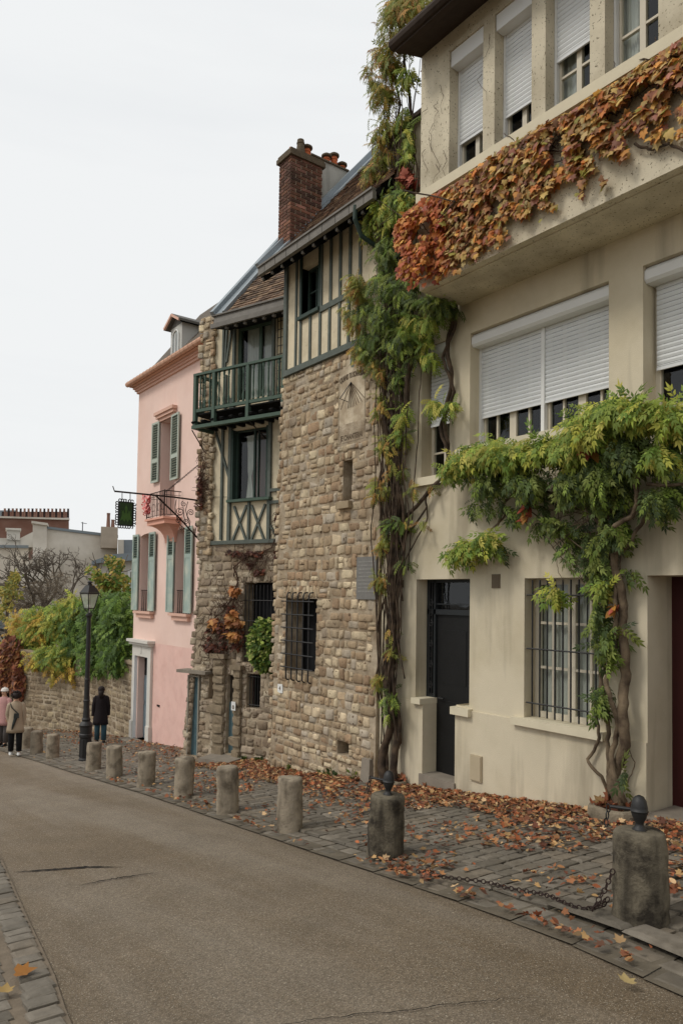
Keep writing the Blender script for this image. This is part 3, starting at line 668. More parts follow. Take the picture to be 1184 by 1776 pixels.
mb.build('hour_lines', m_ink, dial)
mb = MB(); mb.tube([P(sa, sz, dS), P(sa+.11, sz-.26, dS+.13)], .007, 6); mb.tube([P(sa+.11, sz-.26, dS+.13), P(sa+.06, sz-.30, dS)], .005, 6); mb.build('gnomon', m_iron, dial)
mb = MB(); bz = sd_[3]+.10; ba = (sd_[0]+sd_[1])/2
bird = [(-.02, .0), (.03, .0), (.05, .05), (.09, .09), (.10, .16), (.06, .13), (.03, .12), (.0, .15), (-.03, .19), (-.05, .18), (-.04, .15), (-.07, .15), (-.05, .12), (-.05, .06)]
mb.prism(T, [(ba-a*1.1, bz-.03+z) for a, z in bird], dS, dS+.006); mb.build('painted_rooster', mat('faded_green_paint', hexc('6d776a'), .9, .2, 9), dial)
def lettering(txt, fr, a, z, d, size, mt, parent, name='lettering', arc=0, width=None):
    cu = bpy.data.curves.new(name, 'FONT'); cu.body = txt; cu.size = size; cu.align_x = 'CENTER'; cu.extrude = .002; cu.offset = .004*size/.1
    tmp = bpy.data.objects.new('tmp', cu); C.objects.link(tmp); dg = bpy.context.evaluated_depsgraph_get(); me = bpy.data.meshes.new_from_object(tmp.evaluated_get(dg))
    bpy.data.objects.remove(tmp); xs_ = [v.co.x for v in me.vertices]; k = (width/(max(xs_)-min(xs_))) if width else 1
    off = parent_loc(parent)
    for v in me.vertices:
        x, y_ = v.co.x*k, v.co.y; q = fr.P(a-x, z+y_-arc*x*x, d+v.co.z); v.co = q-off
    me.name = name; me.materials.clear(); me.materials.append(mt); o = bpy.data.objects.new(name, me); C.objects.link(o); o.parent = parent; return o
lettering('QUAND TU SONNERAS', T, ba, sd_[3]-.09, dS+.003, .115, m_ink, dial, arc=.35, width=(sd_[1]-sd_[0])*.9)
lettering('JE CHANTERAI', T, ba, sd_[2]+.08, dS+.003, .115, m_ink, dial, width=(sd_[1]-sd_[0])*.82)
pq = T.rect((626, 967), (659, 1040)); mb = MB(); mb.box(T, pq[0], pq[1], pq[2], pq[3], 0, .085)
plq = mb.build('stone_plaque', mat('grey_slate_plaque', hexc('74726e'), .7, .12, 14, .5, 60), tower)
mb = MB(); rr = random.Random(9)
for i in range(9):
    z = pq[3]-.07-i*.055; a = pq[1]-rr.uniform(.03, .06)
    while a > pq[0]+.05: wd = rr.uniform(.008, .03); mb.box(T, a-wd, a, z-.012, z+.008, .085, .0875); a -= wd+rr.uniform(.006, .014)
mb.build('worn_inscription', mat('plaque_letter', hexc('8c8a85'), .8, .1, 9), plq)
mb = MB(); v = T.rect((489, 1185), (497, 1202)); mb.box(T, v[0], v[1], v[2], v[3], .06, .09); np_ = mb.build('number_plate', m_white, tower)
lettering('4', T, (v[0]+v[1])/2, v[2]+.05, .091, .09, m_ink, np_, name='number')
# timbered storey
dT = .0; bz0 = ztop; bz1 = 5.80
mb = MB(); wtb = (T.az(553, 500, .04)[0], T.az(524, 500, .04)[0], T.az(540, 541, .04)[1], 5.62)
wall_sheet(mb, T, TR-.03, TL-.06, bz0, bz1+.3, [(wtb[0], wtb[1], wtb[2], wtb[3], .2)], .4, d=.03); mb.build('infill_plaster', m_plaster, tower)
mb = MB(); bw_ = .075
def post(px, z0, z1, wd=.06, d=.055, n_=None): a = T.az(px, 600, .05)[0]; mb.box(T, a-wd/2, a+wd/2, z0, z1, 0, d)
mb.box(T, TR-.03, TL-.04, bz0-.01, bz0+.09, 0, .075)
mb.box(T, TL-.14, TL-.04, bz0+.09, bz1+.2, 0, .07)
zmid = T.az(580, 524, .05)[1]
mb.box(T, TR-.03, wtb[0]-.05, zmid-.045, zmid+.045, 0, .065)
for px in (571, 587.5, 604.5, 622): post(px, zmid+.045, bz1+.2)
post(512, bz0+.09, bz1+.2, .05); post(554.5, zmid-.045, bz1+.2, .07)
for px in (520, 536.5, 553.5, 570, 587, 603, 619): post(px, bz0+.09, (wtb[2]-.06 if px < 552 else zmid-.045), .055)
mb.build('timber_beams', m_grey_t, tower)
mb = MB(); mb.box(T, wtb[0]-.06, wtb[1]+.06, wtb[2]-.06, wtb[2], -.1, .10); mb.box(T, wtb[0]-.05, wtb[0], wtb[2], wtb[3]+.3, -.1, .06); mb.box(T, wtb[1], wtb[1]+.06, wtb[2], wtb[3]+.3, -.1, .06); mb.build('window_surround', m_green, tower)
window(T, wtb[0], wtb[1], wtb[2], wtb[3], -.08, tower, mull=(.5,), rails=(.5,), fw=.04, mt=m_green, curtain=[(.02, .35, 0, 1)])
# roof
ex = Frame((6.27, 0, 0), (0, 1, 0)); ezT = 5.68; RK = 10.86; dirv = Vector((1, 0, 1.19)).normalized(); run = 4.0
mb = MB(); q0 = ex.P(TR-.4, ezT, 0)
roofpts = lambda y_, s, o=0: Vector((6.27, y_, ezT))+dirv*s+Vector((-dirv.z, 0, dirv.x))*o
mb.hexa([roofpts(TR-.4, 0, -.1), roofpts(RK, 0, -.1), roofpts(RK, run, -.1), roofpts(TR-.4, run, -.1), roofpts(TR-.4, 0, 0), roofpts(RK, 0, 0), roofpts(RK, run, 0), roofpts(TR-.4, run, 0)]); rf = mb.build('roof', m_soffit, tower)
mb = MB(); tiles(mb, roofpts(TR-.4, .02), (0, 1, 0), dirv, 22, 34, .145, .105, [hexc('7d6657'), hexc('8b7362'), hexc('6b5649'), hexc('94806c'), hexc('5f5046')], keep=lambda u, v: u < RK-TR+.4-.28); mb.build('roof_tiles', m_tile, rf)
mb = MB(); mb.hexa([roofpts(RK-.26, 0, .0), roofpts(RK, 0, .0), roofpts(RK, run, .0), roofpts(RK-.26, run, .0), roofpts(RK-.26, 0, .035), roofpts(RK, 0, .035), roofpts(RK, run, .035), roofpts(RK-.26, run, .035)])
mb.hexa([roofpts(RK-.05, -.02, .0), roofpts(RK+.04, -.02, .0), roofpts(RK+.04, run, .0), roofpts(RK-.05, run, .0), roofpts(RK-.05, -.02, .12), roofpts(RK+.04, -.02, .12), roofpts(RK+.04, run, .12), roofpts(RK-.05, run, .12)]); mb.build('verge_flashing', m_zinc, rf)
mb = MB(); mb.box(ex, TR-.4, RK+.02, ezT-.13, ezT+.005, -.02, .05)
a = TR-.35
mb.box(ex, TR-.4, RK+.02, ezT+.0, ezT+.03, -.02, .075); mb.build('fascia', m_fascia, tower)
mb = MB()
for k in range(9): mb.box(ex, TR-.2+k*.34, TR-.2+k*.34+.003, ezT-.125, ezT-.005, .05, .054)
mb.build('fascia_joints', m_soffit, tower)
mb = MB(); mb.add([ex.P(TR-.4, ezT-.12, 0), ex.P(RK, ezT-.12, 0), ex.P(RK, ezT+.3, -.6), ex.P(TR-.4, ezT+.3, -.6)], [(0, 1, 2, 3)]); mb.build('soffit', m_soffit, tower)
for k in range(10):
    mb = MB(); a = TR-.1+k*.31; mb.hexa([ex.P(a, ezT-.20, -.08), ex.P(a+.07, ezT-.20, -.08), ex.P(a+.07, ezT+.2, -.56), ex.P(a, ezT+.2, -.56), ex.P(a, ezT-.13, -.02), ex.P(a+.07, ezT-.13, -.02), ex.P(a+.07, ezT+.26, -.56), ex.P(a, ezT+.26, -.56)])
    r_ = mb.build('rafter_end', m_soffit, tower)
    mb = MB(); mb.box(ex, a+.012, a+.058, ezT-.185, ezT-.135, -.075, -.03); mb.build('rafter_tip', m_fascia, r_)
mb = MB(); mb.tube([ex.P(TR+.0, ezT-.06, .04), ex.P(TR+.02, ezT-.25, .03), ex.P(TR+.03, ezT-.45, -.1), ex.P(TR-.05, ezT-.6, -.42)], .035, 8); mb.build('downpipe', m_green, tower)
# chimney stack: bricks on the two faces that show
chx0, chx1, chy0, chy1 = 6.69, 7.36, 10.60, 11.0; chz0, chz1 = 5.95, onY(505, 262, 10.6).z
mb = MB(); mb.cbox(chx0+.008, chx1-.008, chy0+.008, chy1-.008, chz0, chz1); chim = mb.build('chimney', m_bmort, tower)
BR = [hexc('7c5444'), hexc('6c493c'), hexc('8c614c'), hexc('5a4137'), hexc('93685a')]
mb = MB(); z = chz0; rowi = 0; rb = random.Random(4)
def bcol(z):
    c = rb.choice(BR); k = rb.uniform(.8, 1.2)*(1 if z < 6.9 else .72); return tuple(q*k for q in c[:3])
while z < chz1-.06:
    for (face, L0, L1) in (('x', chx0, chx1), ('y', chy0, chy1)):
        p = L0-(.0 if rowi % 2 else .11)
        while p < L1:
            a, b = max(p, L0), min(p+.21, L1)
            if b-a > .03:
                if face == 'x': mb.cbox(a+.007, b-.007, chy0-.004, chy0+.05, z+.008, z+.057, bcol(z))
                else: mb.cbox(chx0-.004, chx0+.05, a+.007, b-.007, z+.0085, z+.0565, bcol(z))
            p += .22
    z += .065; rowi += 1
mb.build('bricks', m_brick, chim)
mb = MB(); m_cap = mat('mossy_chimney_cap', hexc('5d5242'), .95, .3, 12, .5, 40)
mb.cbox(chx0-.04, chx1+.04, chy0-.04, chy1+.04, chz1-.06, chz1+.02); mb.cbox(chx0-.02, chx1+.02, chy0-.02, chy1+.02, chz1+.02, chz1+.07); mb.build('chimney_cap', m_cap, chim)
def pot(x, y, z, h, r, parent, mt=None, hood=False, tap=1.0):
    mb = MB(); mb.lathe((x, y, z), [(r, 0), (r*.92*tap, h*.75), (r*1.05*tap, h*.78), (r*1.05*tap, h*.85), (r*.9*tap, h*.88), (r*.9*tap, h)], 12); o = mb.build('chimney_pot', mt or m_pot, parent)
    if hood: mb = MB(); mb.lathe((x, y, z+h), [(r*.5, 0), (r*1.45, .02), (r*1.45, .05), (r*.4, .10)], 12); mb.build('pot_hood', m_cap, o)
yc = (chy0+chy1)/2; pz_ = chz1+.06
pot(chx0+.12, yc, pz_, .15, .055, chim, tap=.7); pot(chx0+.30, yc-.03, pz_, .34, .10, chim, mt=m_cap, tap=.7); pot(chx0+.46, yc, pz_, .24, .07, chim, hood=True); pot(chx1-.07, yc, pz_-.02, .15, .07, chim)
# rendered gable wall behind, with its own pots
gq = [onY(558, 276, 10.95), onY(604, 292, 10.95)]; xg0, xg1 = 7.37, gq[1].x
mb = MB(); zg0 = onY(560, 276, 10.95).z; zg1 = onY(603, 292, 10.95).z
mb.hexa([(xg0, 10.99, 6.0), (xg1, 10.99, 6.5), (xg1, 11.3, 6.5), (xg0, 11.3, 6.0), (xg0, 10.99, zg0), (xg1, 10.99, zg0), (xg1, 11.3, zg0), (xg0, 11.3, zg0)]); gb = mb.build('gable_wall', mat('stained_white_render', hexc('a9a79f'), .9, .1, 4, streak=(hexc('5c5850'), 6, .5, .5)), tower)
mb = MB(); mb.cbox(xg0-.01, xg1+.03, 10.96, 11.33, zg0, zg0+.03); mb.build('wall_coping', m_cap, gb)
for px, hh in ((567, .16), (580, .24), (594, .13)): q = onY(px, 290, 11.12); pot(q.x, 11.14, zg0+.03, hh, .07, gb, hood=True)
# ================================================================ timbered house with the balcony
B = Frame((7.3, 11.76, 0), (-.334, .943, 0)); BD = .62
tim = thing('timbered_house', 'half timbered house with green wooden balcony over a rubble stone base', 'house', (7.0, 12.7, gz(7, 12.7)))
az = B.az
zS = az(430, 943)[1]                # sill timber
print('B sill', zS, 'pier', az(365, 800), az(350, 700), az(318, 1300), az(345, 940))
aP0, aP1 = az(369, 800)[0], az(352, 700)[0]
zTop = 5.75
def bwarp(a, z):
    if z < zS: k = zS-z; return a+.055*k*max(0, (a-1.2))/.9, z, .02*k
    return a, z, 0
# openings of the stone base
og = (az(484, 1020)[0], az(425, 1020)[0], az(450, 1150)[1], az(450, 1010)[1])
bd = (az(410, 1250)[0], az(397, 1250)[0], az(404, 1307)[1], az(404, 1170)[1])
bw2 = (az(455, 1200)[0], az(431, 1200)[0], az(440, 1228)[1], az(440, 1168)[1])
bw3 = (az(376, 1200)[0], az(364, 1200)[0], az(370, 1212)[1], az(370, 1160)[1])
_iw = lambda a: a if a < 1.2 else (a+.055*4/.9*1.2)/(1+.055*4/.9)
ld = (az(349, 1250)[0], az(333, 1250)[0], az(340, 1310)[1], az(340, 1173)[1])
ld = (_iw(ld[0]), _iw(ld[1]), ld[2], ld[3]); bw3 = (_iw(bw3[0]), _iw(bw3[1]), bw3[2], bw3[3])
print('base', og, bd, bw2, bw3, ld)
bh_ = [og+(.3,), bd+(.2,), bw2+(.2,), bw3+(.2,), ld+(.12,)]
aEnd = az(352, 960)[0]+.02
mb = MB(); wall_sheet(mb, B, -.3, aEnd+.02, gz(0, 14)-1, zS, bh_, .4, d=.004)
for i, v_ in enumerate(mb.v):
    q = Vector(v_)-B.O; a = q.dot(B.h); d = q.dot(B.n); a2, z2, dp = bwarp(a, v_[2]); P_ = B.P(a2, z2, d+dp); mb.v[i] = tuple(P_)
mb.build('wall', m_mortar, tim)
def b_in(a, z, hw, hh):
    if a-hw < -.35 or a+hw > aEnd+.06 or z+hh > zS+.03: return False
    for (x0, x1, y0, y1) in [h[:4] for h in bh_]:
        if a+hw > x0+.01 and a-hw < x1-.01 and z+hh > y0+.01 and z-hh < y1-.01: return False
    return True
rB = random.Random(12); mb = MB()
stones(mb, B, -.3, aEnd+.1, gz(0, 14)-.4, zS+.03, b_in, STONE_D, hr=(.12, .2), wr=(.12, .34), warp=bwarp, res=5, relief=.035, gap=.005, rnd=rB)
for h in bh_: edge_stones(mb, B, *h[:4], bwarp, STONE_D, s=.12)
edge_stones(mb, B, 0, aEnd-.03, gz(0, 14)-.2, zS, bwarp, STONE_D, sides='l')
mb.build('rubble_stones', m_stone, tim, smooth=True)
# stone pier that carries on up beside the timbering
mb = MB(); mb.box(B, aP0, aP1-.02, zS-.2, zTop, -.4, .05); mb.build('pier', m_mortar, tim)
mb = MB(); stones(mb, B, aP0, aP1, zS-.2, zTop-.05, lambda a, z, hw, hh: a-hw > aP0-.05 and a+hw < aP1+.05, STONE, hr=(.11, .19), wr=(.12, .2), res=4, relief=.025, gap=.005, rnd=rB, d=.055)
edge_stones(mb, Frame(B.P(0, 0, .055), B.h), aP0+.05, aP1-.05, zS-.2, zTop-.05, None, STONE, sides='lr')
mb.build('pier_stones', m_stone, tim, smooth=True)
mb = MB(); P = B.P
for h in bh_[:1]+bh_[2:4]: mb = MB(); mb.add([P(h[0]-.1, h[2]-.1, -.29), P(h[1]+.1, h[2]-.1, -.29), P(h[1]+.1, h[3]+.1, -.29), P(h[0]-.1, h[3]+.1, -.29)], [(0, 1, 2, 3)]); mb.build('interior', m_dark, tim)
def hole_w(h): a0 = bwarp(h[0], h[2])[0]; a1 = bwarp(h[1], h[2])[0]; return a0, a1, h[2], h[3]
for h, nm, hi in ((ld, 'door', .0), (bd, 'door', .35)):
    a0, a1, z0, z1 = hole_w(h); dpp = bwarp(a0, z0)[2]; mb = MB(); top = z1-(z1-z0)*hi
    mb.box(B, a0, a1, z0, top, dpp-.13, dpp-.09)
    for i in range(4): t = a0+(a1-a0)*(i+.5)/4; mb.box(B, t-(a1-a0)/9, t+(a1-a0)/9, z0+.05, top-.04, dpp-.09, dpp-.084)
    dd_ = mb.build(nm, m_blue if nm == 'door' else m_black, tim, label='blue grey plank door in the stone base' if hi == 0 else 'narrow gate door with iron bars in its upper part')
    if hi:
        g = MB()
        for i in range(4): t = a0+(a1-a0)*(i+.5)/4; g.tube([P(t, top, dpp-.1), P(t, z1, dpp-.1)], .009, 5)
        g.build('door_bars', m_iron, dd_)
        g = MB(); g.add([P(a0-.05, z0, -.19), P(a1+.05, z0, -.19), P(a1+.05, z1+.1, -.19), P(a0-.05, z1+.1, -.19)], [(0, 1, 2, 3)]); g.build('interior', m_dark, dd_)
    else:
        g = MB(); g.box(B, a0-.03, a0, z0, z1+.03, dpp-.12, dpp+.02); g.box(B, a1, a1+.03, z0, z1+.03, dpp-.12, dpp+.02); g.box(B, a0, a1, z1, z1+.03, dpp-.12, dpp+.02); g.build('door_frame', mat('grey_door_frame', hexc('8b8477'), .8, .1, 6), dd_)
mb = MB(); mb.box(B, ld[0]-.15, ld[1]+.45, ld[3]+.08, ld[3]+.14, -.1, .22); mb.build('door_lintel', m_step, tim)
# the two square pillars either side of the gate door
for (px0, px1, zt) in ((376, 396, 1140), (411, 425, 1160)):
    a1_, a0_ = az(px0, 1250)[0], az(px1, 1250)[0]; z1_ = az(px0, zt)[1]
    mb = MB(); stones(mb, B, a0_, a1_, gz(0, 13)-.4, z1_, lambda *q: True, STONE_D, hr=(.16, .24), wr=(a1_-a0_, a1_-a0_+.01), res=4, relief=.04, gap=.006, rnd=type('q', (random.Random,), dict(uniform=lambda s_, a, b: 0 if (a, b) == (0, .2) else rB.uniform(a, b)))(), d=.14)
    mb.box(B, a0_+.02, a1_-.01, gz(0, 13)-.5, z1_-.02, -.05, .12); mb.box(B, a0_-.03, a1_+.04, z1_, z1_+.09, -.05, .2); mb.build('pillar', mat('pillar_stone', hexc('837561'), .95, .25, 8, .5, 40), tim)
grille(B, og[0]+.02, og[1], og[2], og[3]-.05, .03, 9, [og[3]-.35, og[3]-.75, og[2]+.3], tim, r=.009, ext=.01)
h = hole_w(bw2); grille(B, h[0]+.01, h[1]-.01, h[2]+.02, h[3], .0, 5, [h[2]+.06, h[3]-.06], tim, r=.009, ext=.01)
mb = MB(); c_ = P(.95, 0, .35); 
mb.hexa([P(.72, gz(0, 13)-.4, -.1), P(1.5, gz(0, 13)-.4, -.1), P(1.42, gz(0, 13)-.4, .62), P(.68, gz(0, 13)-.4, .55), P(.72, bd[2]-.005, -.1), P(1.5, bd[2]-.01, -.1), P(1.42, bd[2]-.03, .6), P(.68, bd[2]-.02, .53)])
mb.build('door_step', m_step, tim)
mb = MB(); mb.hexa([P(.8, gz(0, 13)-.4, .5), P(1.3, gz(0, 13)-.4, .5), P(1.28, gz(0, 13)-.4, .85), P(.78, gz(0, 13)-.4, .82), P(.8, bd[2]-.12, .5), P(1.3, bd[2]-.12, .5), P(1.28, bd[2]-.13, .85), P(.78, bd[2]-.13, .82)])
mb.build('door_step', m_step, tim)
mb = MB(); v = (az(421, 1222)[0], az(414, 1222)[0], az(418, 1230)[1], az(418, 1215)[1]); mb.box(B, *v, .2, .215); q_ = mb.build('number_plate', m_white, tim)
lettering('0', B, (v[0]+v[1])/2, v[2]+.03, .215, .1, m_ink, q_, name='number')
# timbered wall above
w1 = (az(467, 800, 0)[0], az(403, 800, 0)[0], az(440, 865)[1], az(440, 742)[1])
w2 = (az(474, 600, 0)[0], az(410, 600, 0)[0], az(440, 690)[1], az(440, 560)[1])
print('B windows', w1, w2)
mb = MB(); wall_sheet(mb, B, -.5, aP0+.02, zS, zTop+.2, [w1+(.16,), w2+(.3,)], .4); mb.build('infill_plaster', m_plaster, tim)
mb = MB()
def bp(px0, py0, px1, py1, wd=.055, d=.045):
    a0, z0 = az(px0, py0, d); a1, z1 = az(px1, py1, d); mb.bar(P(a0, z0, d/2), P(a1, z1, d/2), wd, d, B.n)
def vert(px, py0, py1, wd=.06, d=.05):
    a, z0 = az(px, (py0+py1)/2, d)[0], az(px, py0, d)[1]; z1 = az(px, py1, d)[1]; mb.box(B, a-wd/2, a+wd/2, min(z0, z1), max(z0, z1), 0, d)
mb.box(B, -.3, aP0, zS, zS+.075, 0, .06)
vert(383.5, 742, 936, .05); vert(486, 735, 936, .055)
zwb = w1[2]
mb.box(B, w1[1], w1[1]+.07, zS+.075, zTop-1.8, 0, .055); mb.box(B, w1[0]-.07, w1[0], zS+.075, zTop-1.8, 0, .055)
a_ = az(430, 900, .05)[0]; mb.box(B, a_-.025, a_+.025, zS+.075, zwb-.06, 0, .05)
for p in ((372, 745, 399, 838), (405, 878, 426, 938), (427, 876, 402, 938), (435, 876, 457, 936), (459, 874, 434, 938), (466, 908, 481, 936)): bp(*p, wd=.042, d=.042)
for py in (849, 870): z_ = az(480, py, .05)[1]; mb.box(B, -.3, w1[0]-.07, z_-.03, z_+.03, 0, .053)
vert(386.5, 570, 640, .045); vert(390, 650, 722, .045)
for p in ((393, 568, 389, 638), (401, 568, 392, 628)): bp(*p, wd=.04, d=.04)
mb.box(B, w2[1], w2[1]+.06, w2[2]-.2, zTop, 0, .055); mb.box(B, w2[0]-.06, w2[0], w2[2]-.2, zTop, 0, .055)
mb.build('timber_beams', m_grey_t, tim)
mb = MB(); mb.box(B, w1[0]-.10, w1[1]+.04, w1[2]-.05, w1[2], -.1, .12); mb.build('window_sill', m_greenl, tim)
mb = MB(); mb.box(B, w1[0]-.0, w1[0]+.05, w1[2], w1[3], -.1, .045); mb.box(B, w1[1]-.05, w1[1]-.0, w1[2], w1[3], -.1, .045); mb.build('window_surround', m_green, tim)
window(B, w1[0]+.05, w1[1]-.05, w1[2], w1[3], -.06, tim, mull=((.45, .02), (.33, .01)), fw=.04, mt=m_green)
# drawn-back curtain of the lower window
cm = MB(); vs = []; n = 22; A0, A1 = w1[0]+.05, w1[1]-.05
for j, (zf, c0, c1) in enumerate(((1, .36, .78), (.8, .38, .74), (.6, .45, .73), (.45, .56, .72), (.36, .60, .70), (.2, .56, .72), (0, .5, .76))):
    for i in range(n+1): vs.append(P(A0+(A1-A0)*(c0+(c1-c0)*i/n), w1[2]+(w1[3]-w1[2]-.1)*zf, -.15+.015*math.sin(i*1.7+j*.3)))
cm.add(vs, [(j*(n+1)+i, j*(n+1)+i+1, (j+1)*(n+1)+i+1, (j+1)*(n+1)+i) for j in range(6) for i in range(n)])
cm.build('curtain', m_curt, tim, smooth=True)
window(B, w2[0], w2[1], w2[2]-.2, w2[3], -.06, tim, mull=((.4, .035),), rails=(.55,), fw=.07, mt=m_greenl, curtain=[(.03, .36, 0, 1), (.44, .82, 0, 1)])
# leaded panel to the right of it
l_ = (az(497, 600)[0]-.1, az(482, 600)[0], w2[2]-.2, zTop-.12)
mb = MB(); mb.box(B, l_[0], l_[1], l_[2], l_[3], .002, .012); lead = mb.build('leaded_panel', mat('old_cream_glass', hexc('b5a684'), .5, .1, 5), tim)
mb = MB(); zz = l_[2]
while zz < l_[3]: mb.box(B, l_[0], l_[1], zz-.006, zz+.006, .012, .022); zz += .16
for a in np.linspace(l_[0], l_[1], 5): mb.box(B, a-.006, a+.006, l_[2], l_[3], .012, .024)
mb.build('lead_bars', m_iron, lead)
# balcony
zr = (B.az(338, 649, BD)[1]+B.az(498, 617, BD)[1])/2; zf = B.az(411, 728, BD)[1]; a0b, a1b = -.75, B.az(339, 680, BD)[0]
print('balcony', zr, zf, a1b)
zb = (B.az(342, 716, BD)[1]+B.az(495, 688, BD)[1])/2
bal = bpy.data.objects.new('balcony', None); C.objects.link(bal); bal.parent = tim
mb = MB(); mb.box(B, a0b, a1b+.03, zf-.04, zf+.04, -.0, BD+.05); mb.build('joist_beam', m_greenl, bal) if False else None
mb = MB(); mb.box(B, a0b, a1b+.06, zf-.045, zf+.02, BD-.06, BD+.03); mb.box(B, a1b-.0, a1b+.06, zf-.045, zf+.02, -.02, BD-.06); mb.build('balcony_beam', m_greenl, bal)
mb = MB(); mb.box(B, a0b, a1b+.02, zb-.05, zb-.03, 0, BD-.01)
for i in range(7): mb.box(B, a0b, a1b+.02, zb-.03, zb-.02, .01+i*.085, .085+i*.085)
mb.build('balcony_floor', m_soffit, bal)
a = a1b
while a > a0b:
    mb = MB(); pr = [(-.02, .02), (-.02, .1), (BD+.02, .1), (BD+.06, .075), (BD+.04, .045), (BD-.04, .03)]; zz0 = zf+.01
    vs = [P(a-.04, zz0+z, d) for d, z in pr]+[P(a+.04, zz0+z, d) for d, z in pr]; n = len(pr)
    mb.add(vs, [tuple(range(n)), tuple(range(n, 2*n))]+[(i, (i+1) % n, (i+1) % n+n, i+n) for i in range(n)]); mb.build('joist', m_soffit, bal); a -= .245
mb = MB(); mb.box(B, a0b, a1b+.03, zr-.035, zr+.012, BD-.045, BD+.035); mb.box(B, a1b-.045, a1b+.03, zr-.035, zr+.012, 0, BD-.045); mb.build('handrail', m_greenl, bal)
mb = MB(); mb.box(B, a0b, a1b+.01, zb+.0, zb+.06, BD-.03, BD+.02); mb.box(B, a1b-.03, a1b+.01, zb+.0, zb+.06, 0, BD-.03); mb.build('bottom_rail', m_greenl, bal)
posts = [a1b-.005, B.az(371, 700, BD)[0], B.az(430, 690, BD)[0], B.az(492, 650, BD)[0]]
def balus(x, d):
    mb = MB(); hh = zr-.035-(zb+.06); o = P(x, zb+.06, d)
    prof = [(.024, 0), (.024, hh*.05), (.017, hh*.07), (.026, hh*.14), (.028, hh*.19), (.016, hh*.27), (.014, hh*.32), (.019, hh*.5), (.015, hh*.78), (.022, hh*.80), (.014, hh*.83), (.024, hh*.9), (.024, hh)]
    mb.lathe(o, prof, 8); mb.build('baluster', m_greenl, bal, smooth=True)
for k, p_ in enumerate(posts):
    mb = MB(); mb.box(B, p_-.035, p_+.035, zf+.02, zr-.035, BD-.05, BD+.03); mb.build('balcony_post', m_greenl, bal)
for (x0, x1, n) in ((posts[1], posts[0], 3), (posts[2], posts[1], 6), (posts[3], posts[2], 6)):
    for i in range(n): balus(x0+(x1-x0)*(i+1)/(n+1), BD-.01)
for i in range(2): balus(a1b-.01, BD*(i+1)/3)
mb = MB()
for (q0, q1) in (((333, 746), (357, 787)), ((433, 731), (463, 762))):
    p0 = B.P(*B.az(*q0, BD-.05), BD-.05); aa, zz = B.az(*q1, .02); mb.tube([p0, B.P(aa, zz, .02)], .012, 6)
mb.build('iron_brace', m_iron, bal)
# eave and roof
eD = .55; zE = (B.az(365, 568, eD)[1]+B.az(500, 535, eD)[1])/2; aRk = B.az(366, 560, eD)[0]
print('B eave', zE, aRk)
mb = MB(); mb.box(B, -.9, aRk+.0, zE-.02, zE+.07, eD-.03, eD+.02); mb.hexa([P(-.9, zE+.07, eD-.06), P(aRk-.03, zE+.07, eD-.06), P(aRk-.03, zE+.07, eD-.03), P(-.9, zE+.07, eD-.03), P(-.9, zE+.24, eD-.1), P(aRk-.03, zE+.24, eD-.1), P(aRk-.03, zE+.24, eD-.07), P(-.9, zE+.24, eD-.07)])
mb.box(B, -.9, aRk+.02, zE+.24, zE+.27, eD-.16, eD-.03)
mb.build('fascia', m_fascia, tim)
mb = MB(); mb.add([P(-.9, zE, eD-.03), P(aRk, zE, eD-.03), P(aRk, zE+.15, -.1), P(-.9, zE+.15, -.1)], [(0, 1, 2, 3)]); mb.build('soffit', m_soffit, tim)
for k in range(8):
    a = aRk-.35-k*.235; mb = MB(); mb.box(B, a-.025, a+.025, zE-.06, zE-.012, eD-.11, eD-.05); mb.build('rafter_tip', m_fascia, tim)
ru = (-B.n+Vector((0, 0, 1.15))).normalized(); o0 = P(0, zE+.26, eD-.08); rn = ru.cross(B.h).normalized(); rn = rn if rn.z > 0 else -rn
rp_ = lambda a, s, o=0: o0+B.h*a+ru*s+rn*o
mb = MB(); mb.hexa([rp_(-1.2, 0, -.1), rp_(aRk, 0, -.1), rp_(aRk, 4.2, -.1), rp_(-1.2, 4.2, -.1), rp_(-1.2, 0, 0), rp_(aRk, 0, 0), rp_(aRk, 4.2, 0), rp_(-1.2, 4.2, 0)]); rf = mb.build('roof', m_soffit, tim)
mb = MB(); tiles(mb, rp_(-1.2, .02), B.h, ru, 22, 38, .145, .105, [hexc('6f5a4a'), hexc('7d6653'), hexc('5f4c3f'), hexc('86705a'), hexc('54463b')], keep=lambda u, v: u < aRk+1.2-.3); mb.build('roof_tiles', m_tile, rf)
mb = MB()
for (x0, x1, hgt) in ((aRk-.3, aRk-.0, .035), (aRk-.06, aRk+.03, .11), (aRk-.32, aRk-.27, .07)):
    mb.hexa([rp_(x0, -.02, 0), rp_(x1, -.02, 0), rp_(x1, 4.2, 0), rp_(x0, 4.2, 0), rp_(x0, -.02, hgt), rp_(x1, -.02, hgt), rp_(x1, 4.2, hgt), rp_(x0, 4.2, hgt)])
mb.build('verge_flashing', m_zinc, rf)
mb = MB(); mb.hexa([P(aRk+.0, zE-.3, -.1), P(aRk+.1, zE-.3, -.1), P(aRk+.1, zE-.3, -5), P(aRk+.0, zE-.3, -5), P(aRk+.0, zE+.3, -.1), P(aRk+.1, zE+.3, -.1), P(aRk+.1, zE+4, -5), P(aRk+.0, zE+4, -5)]); mb.build('gable_wall', MATS['stained_white_render'], tim)

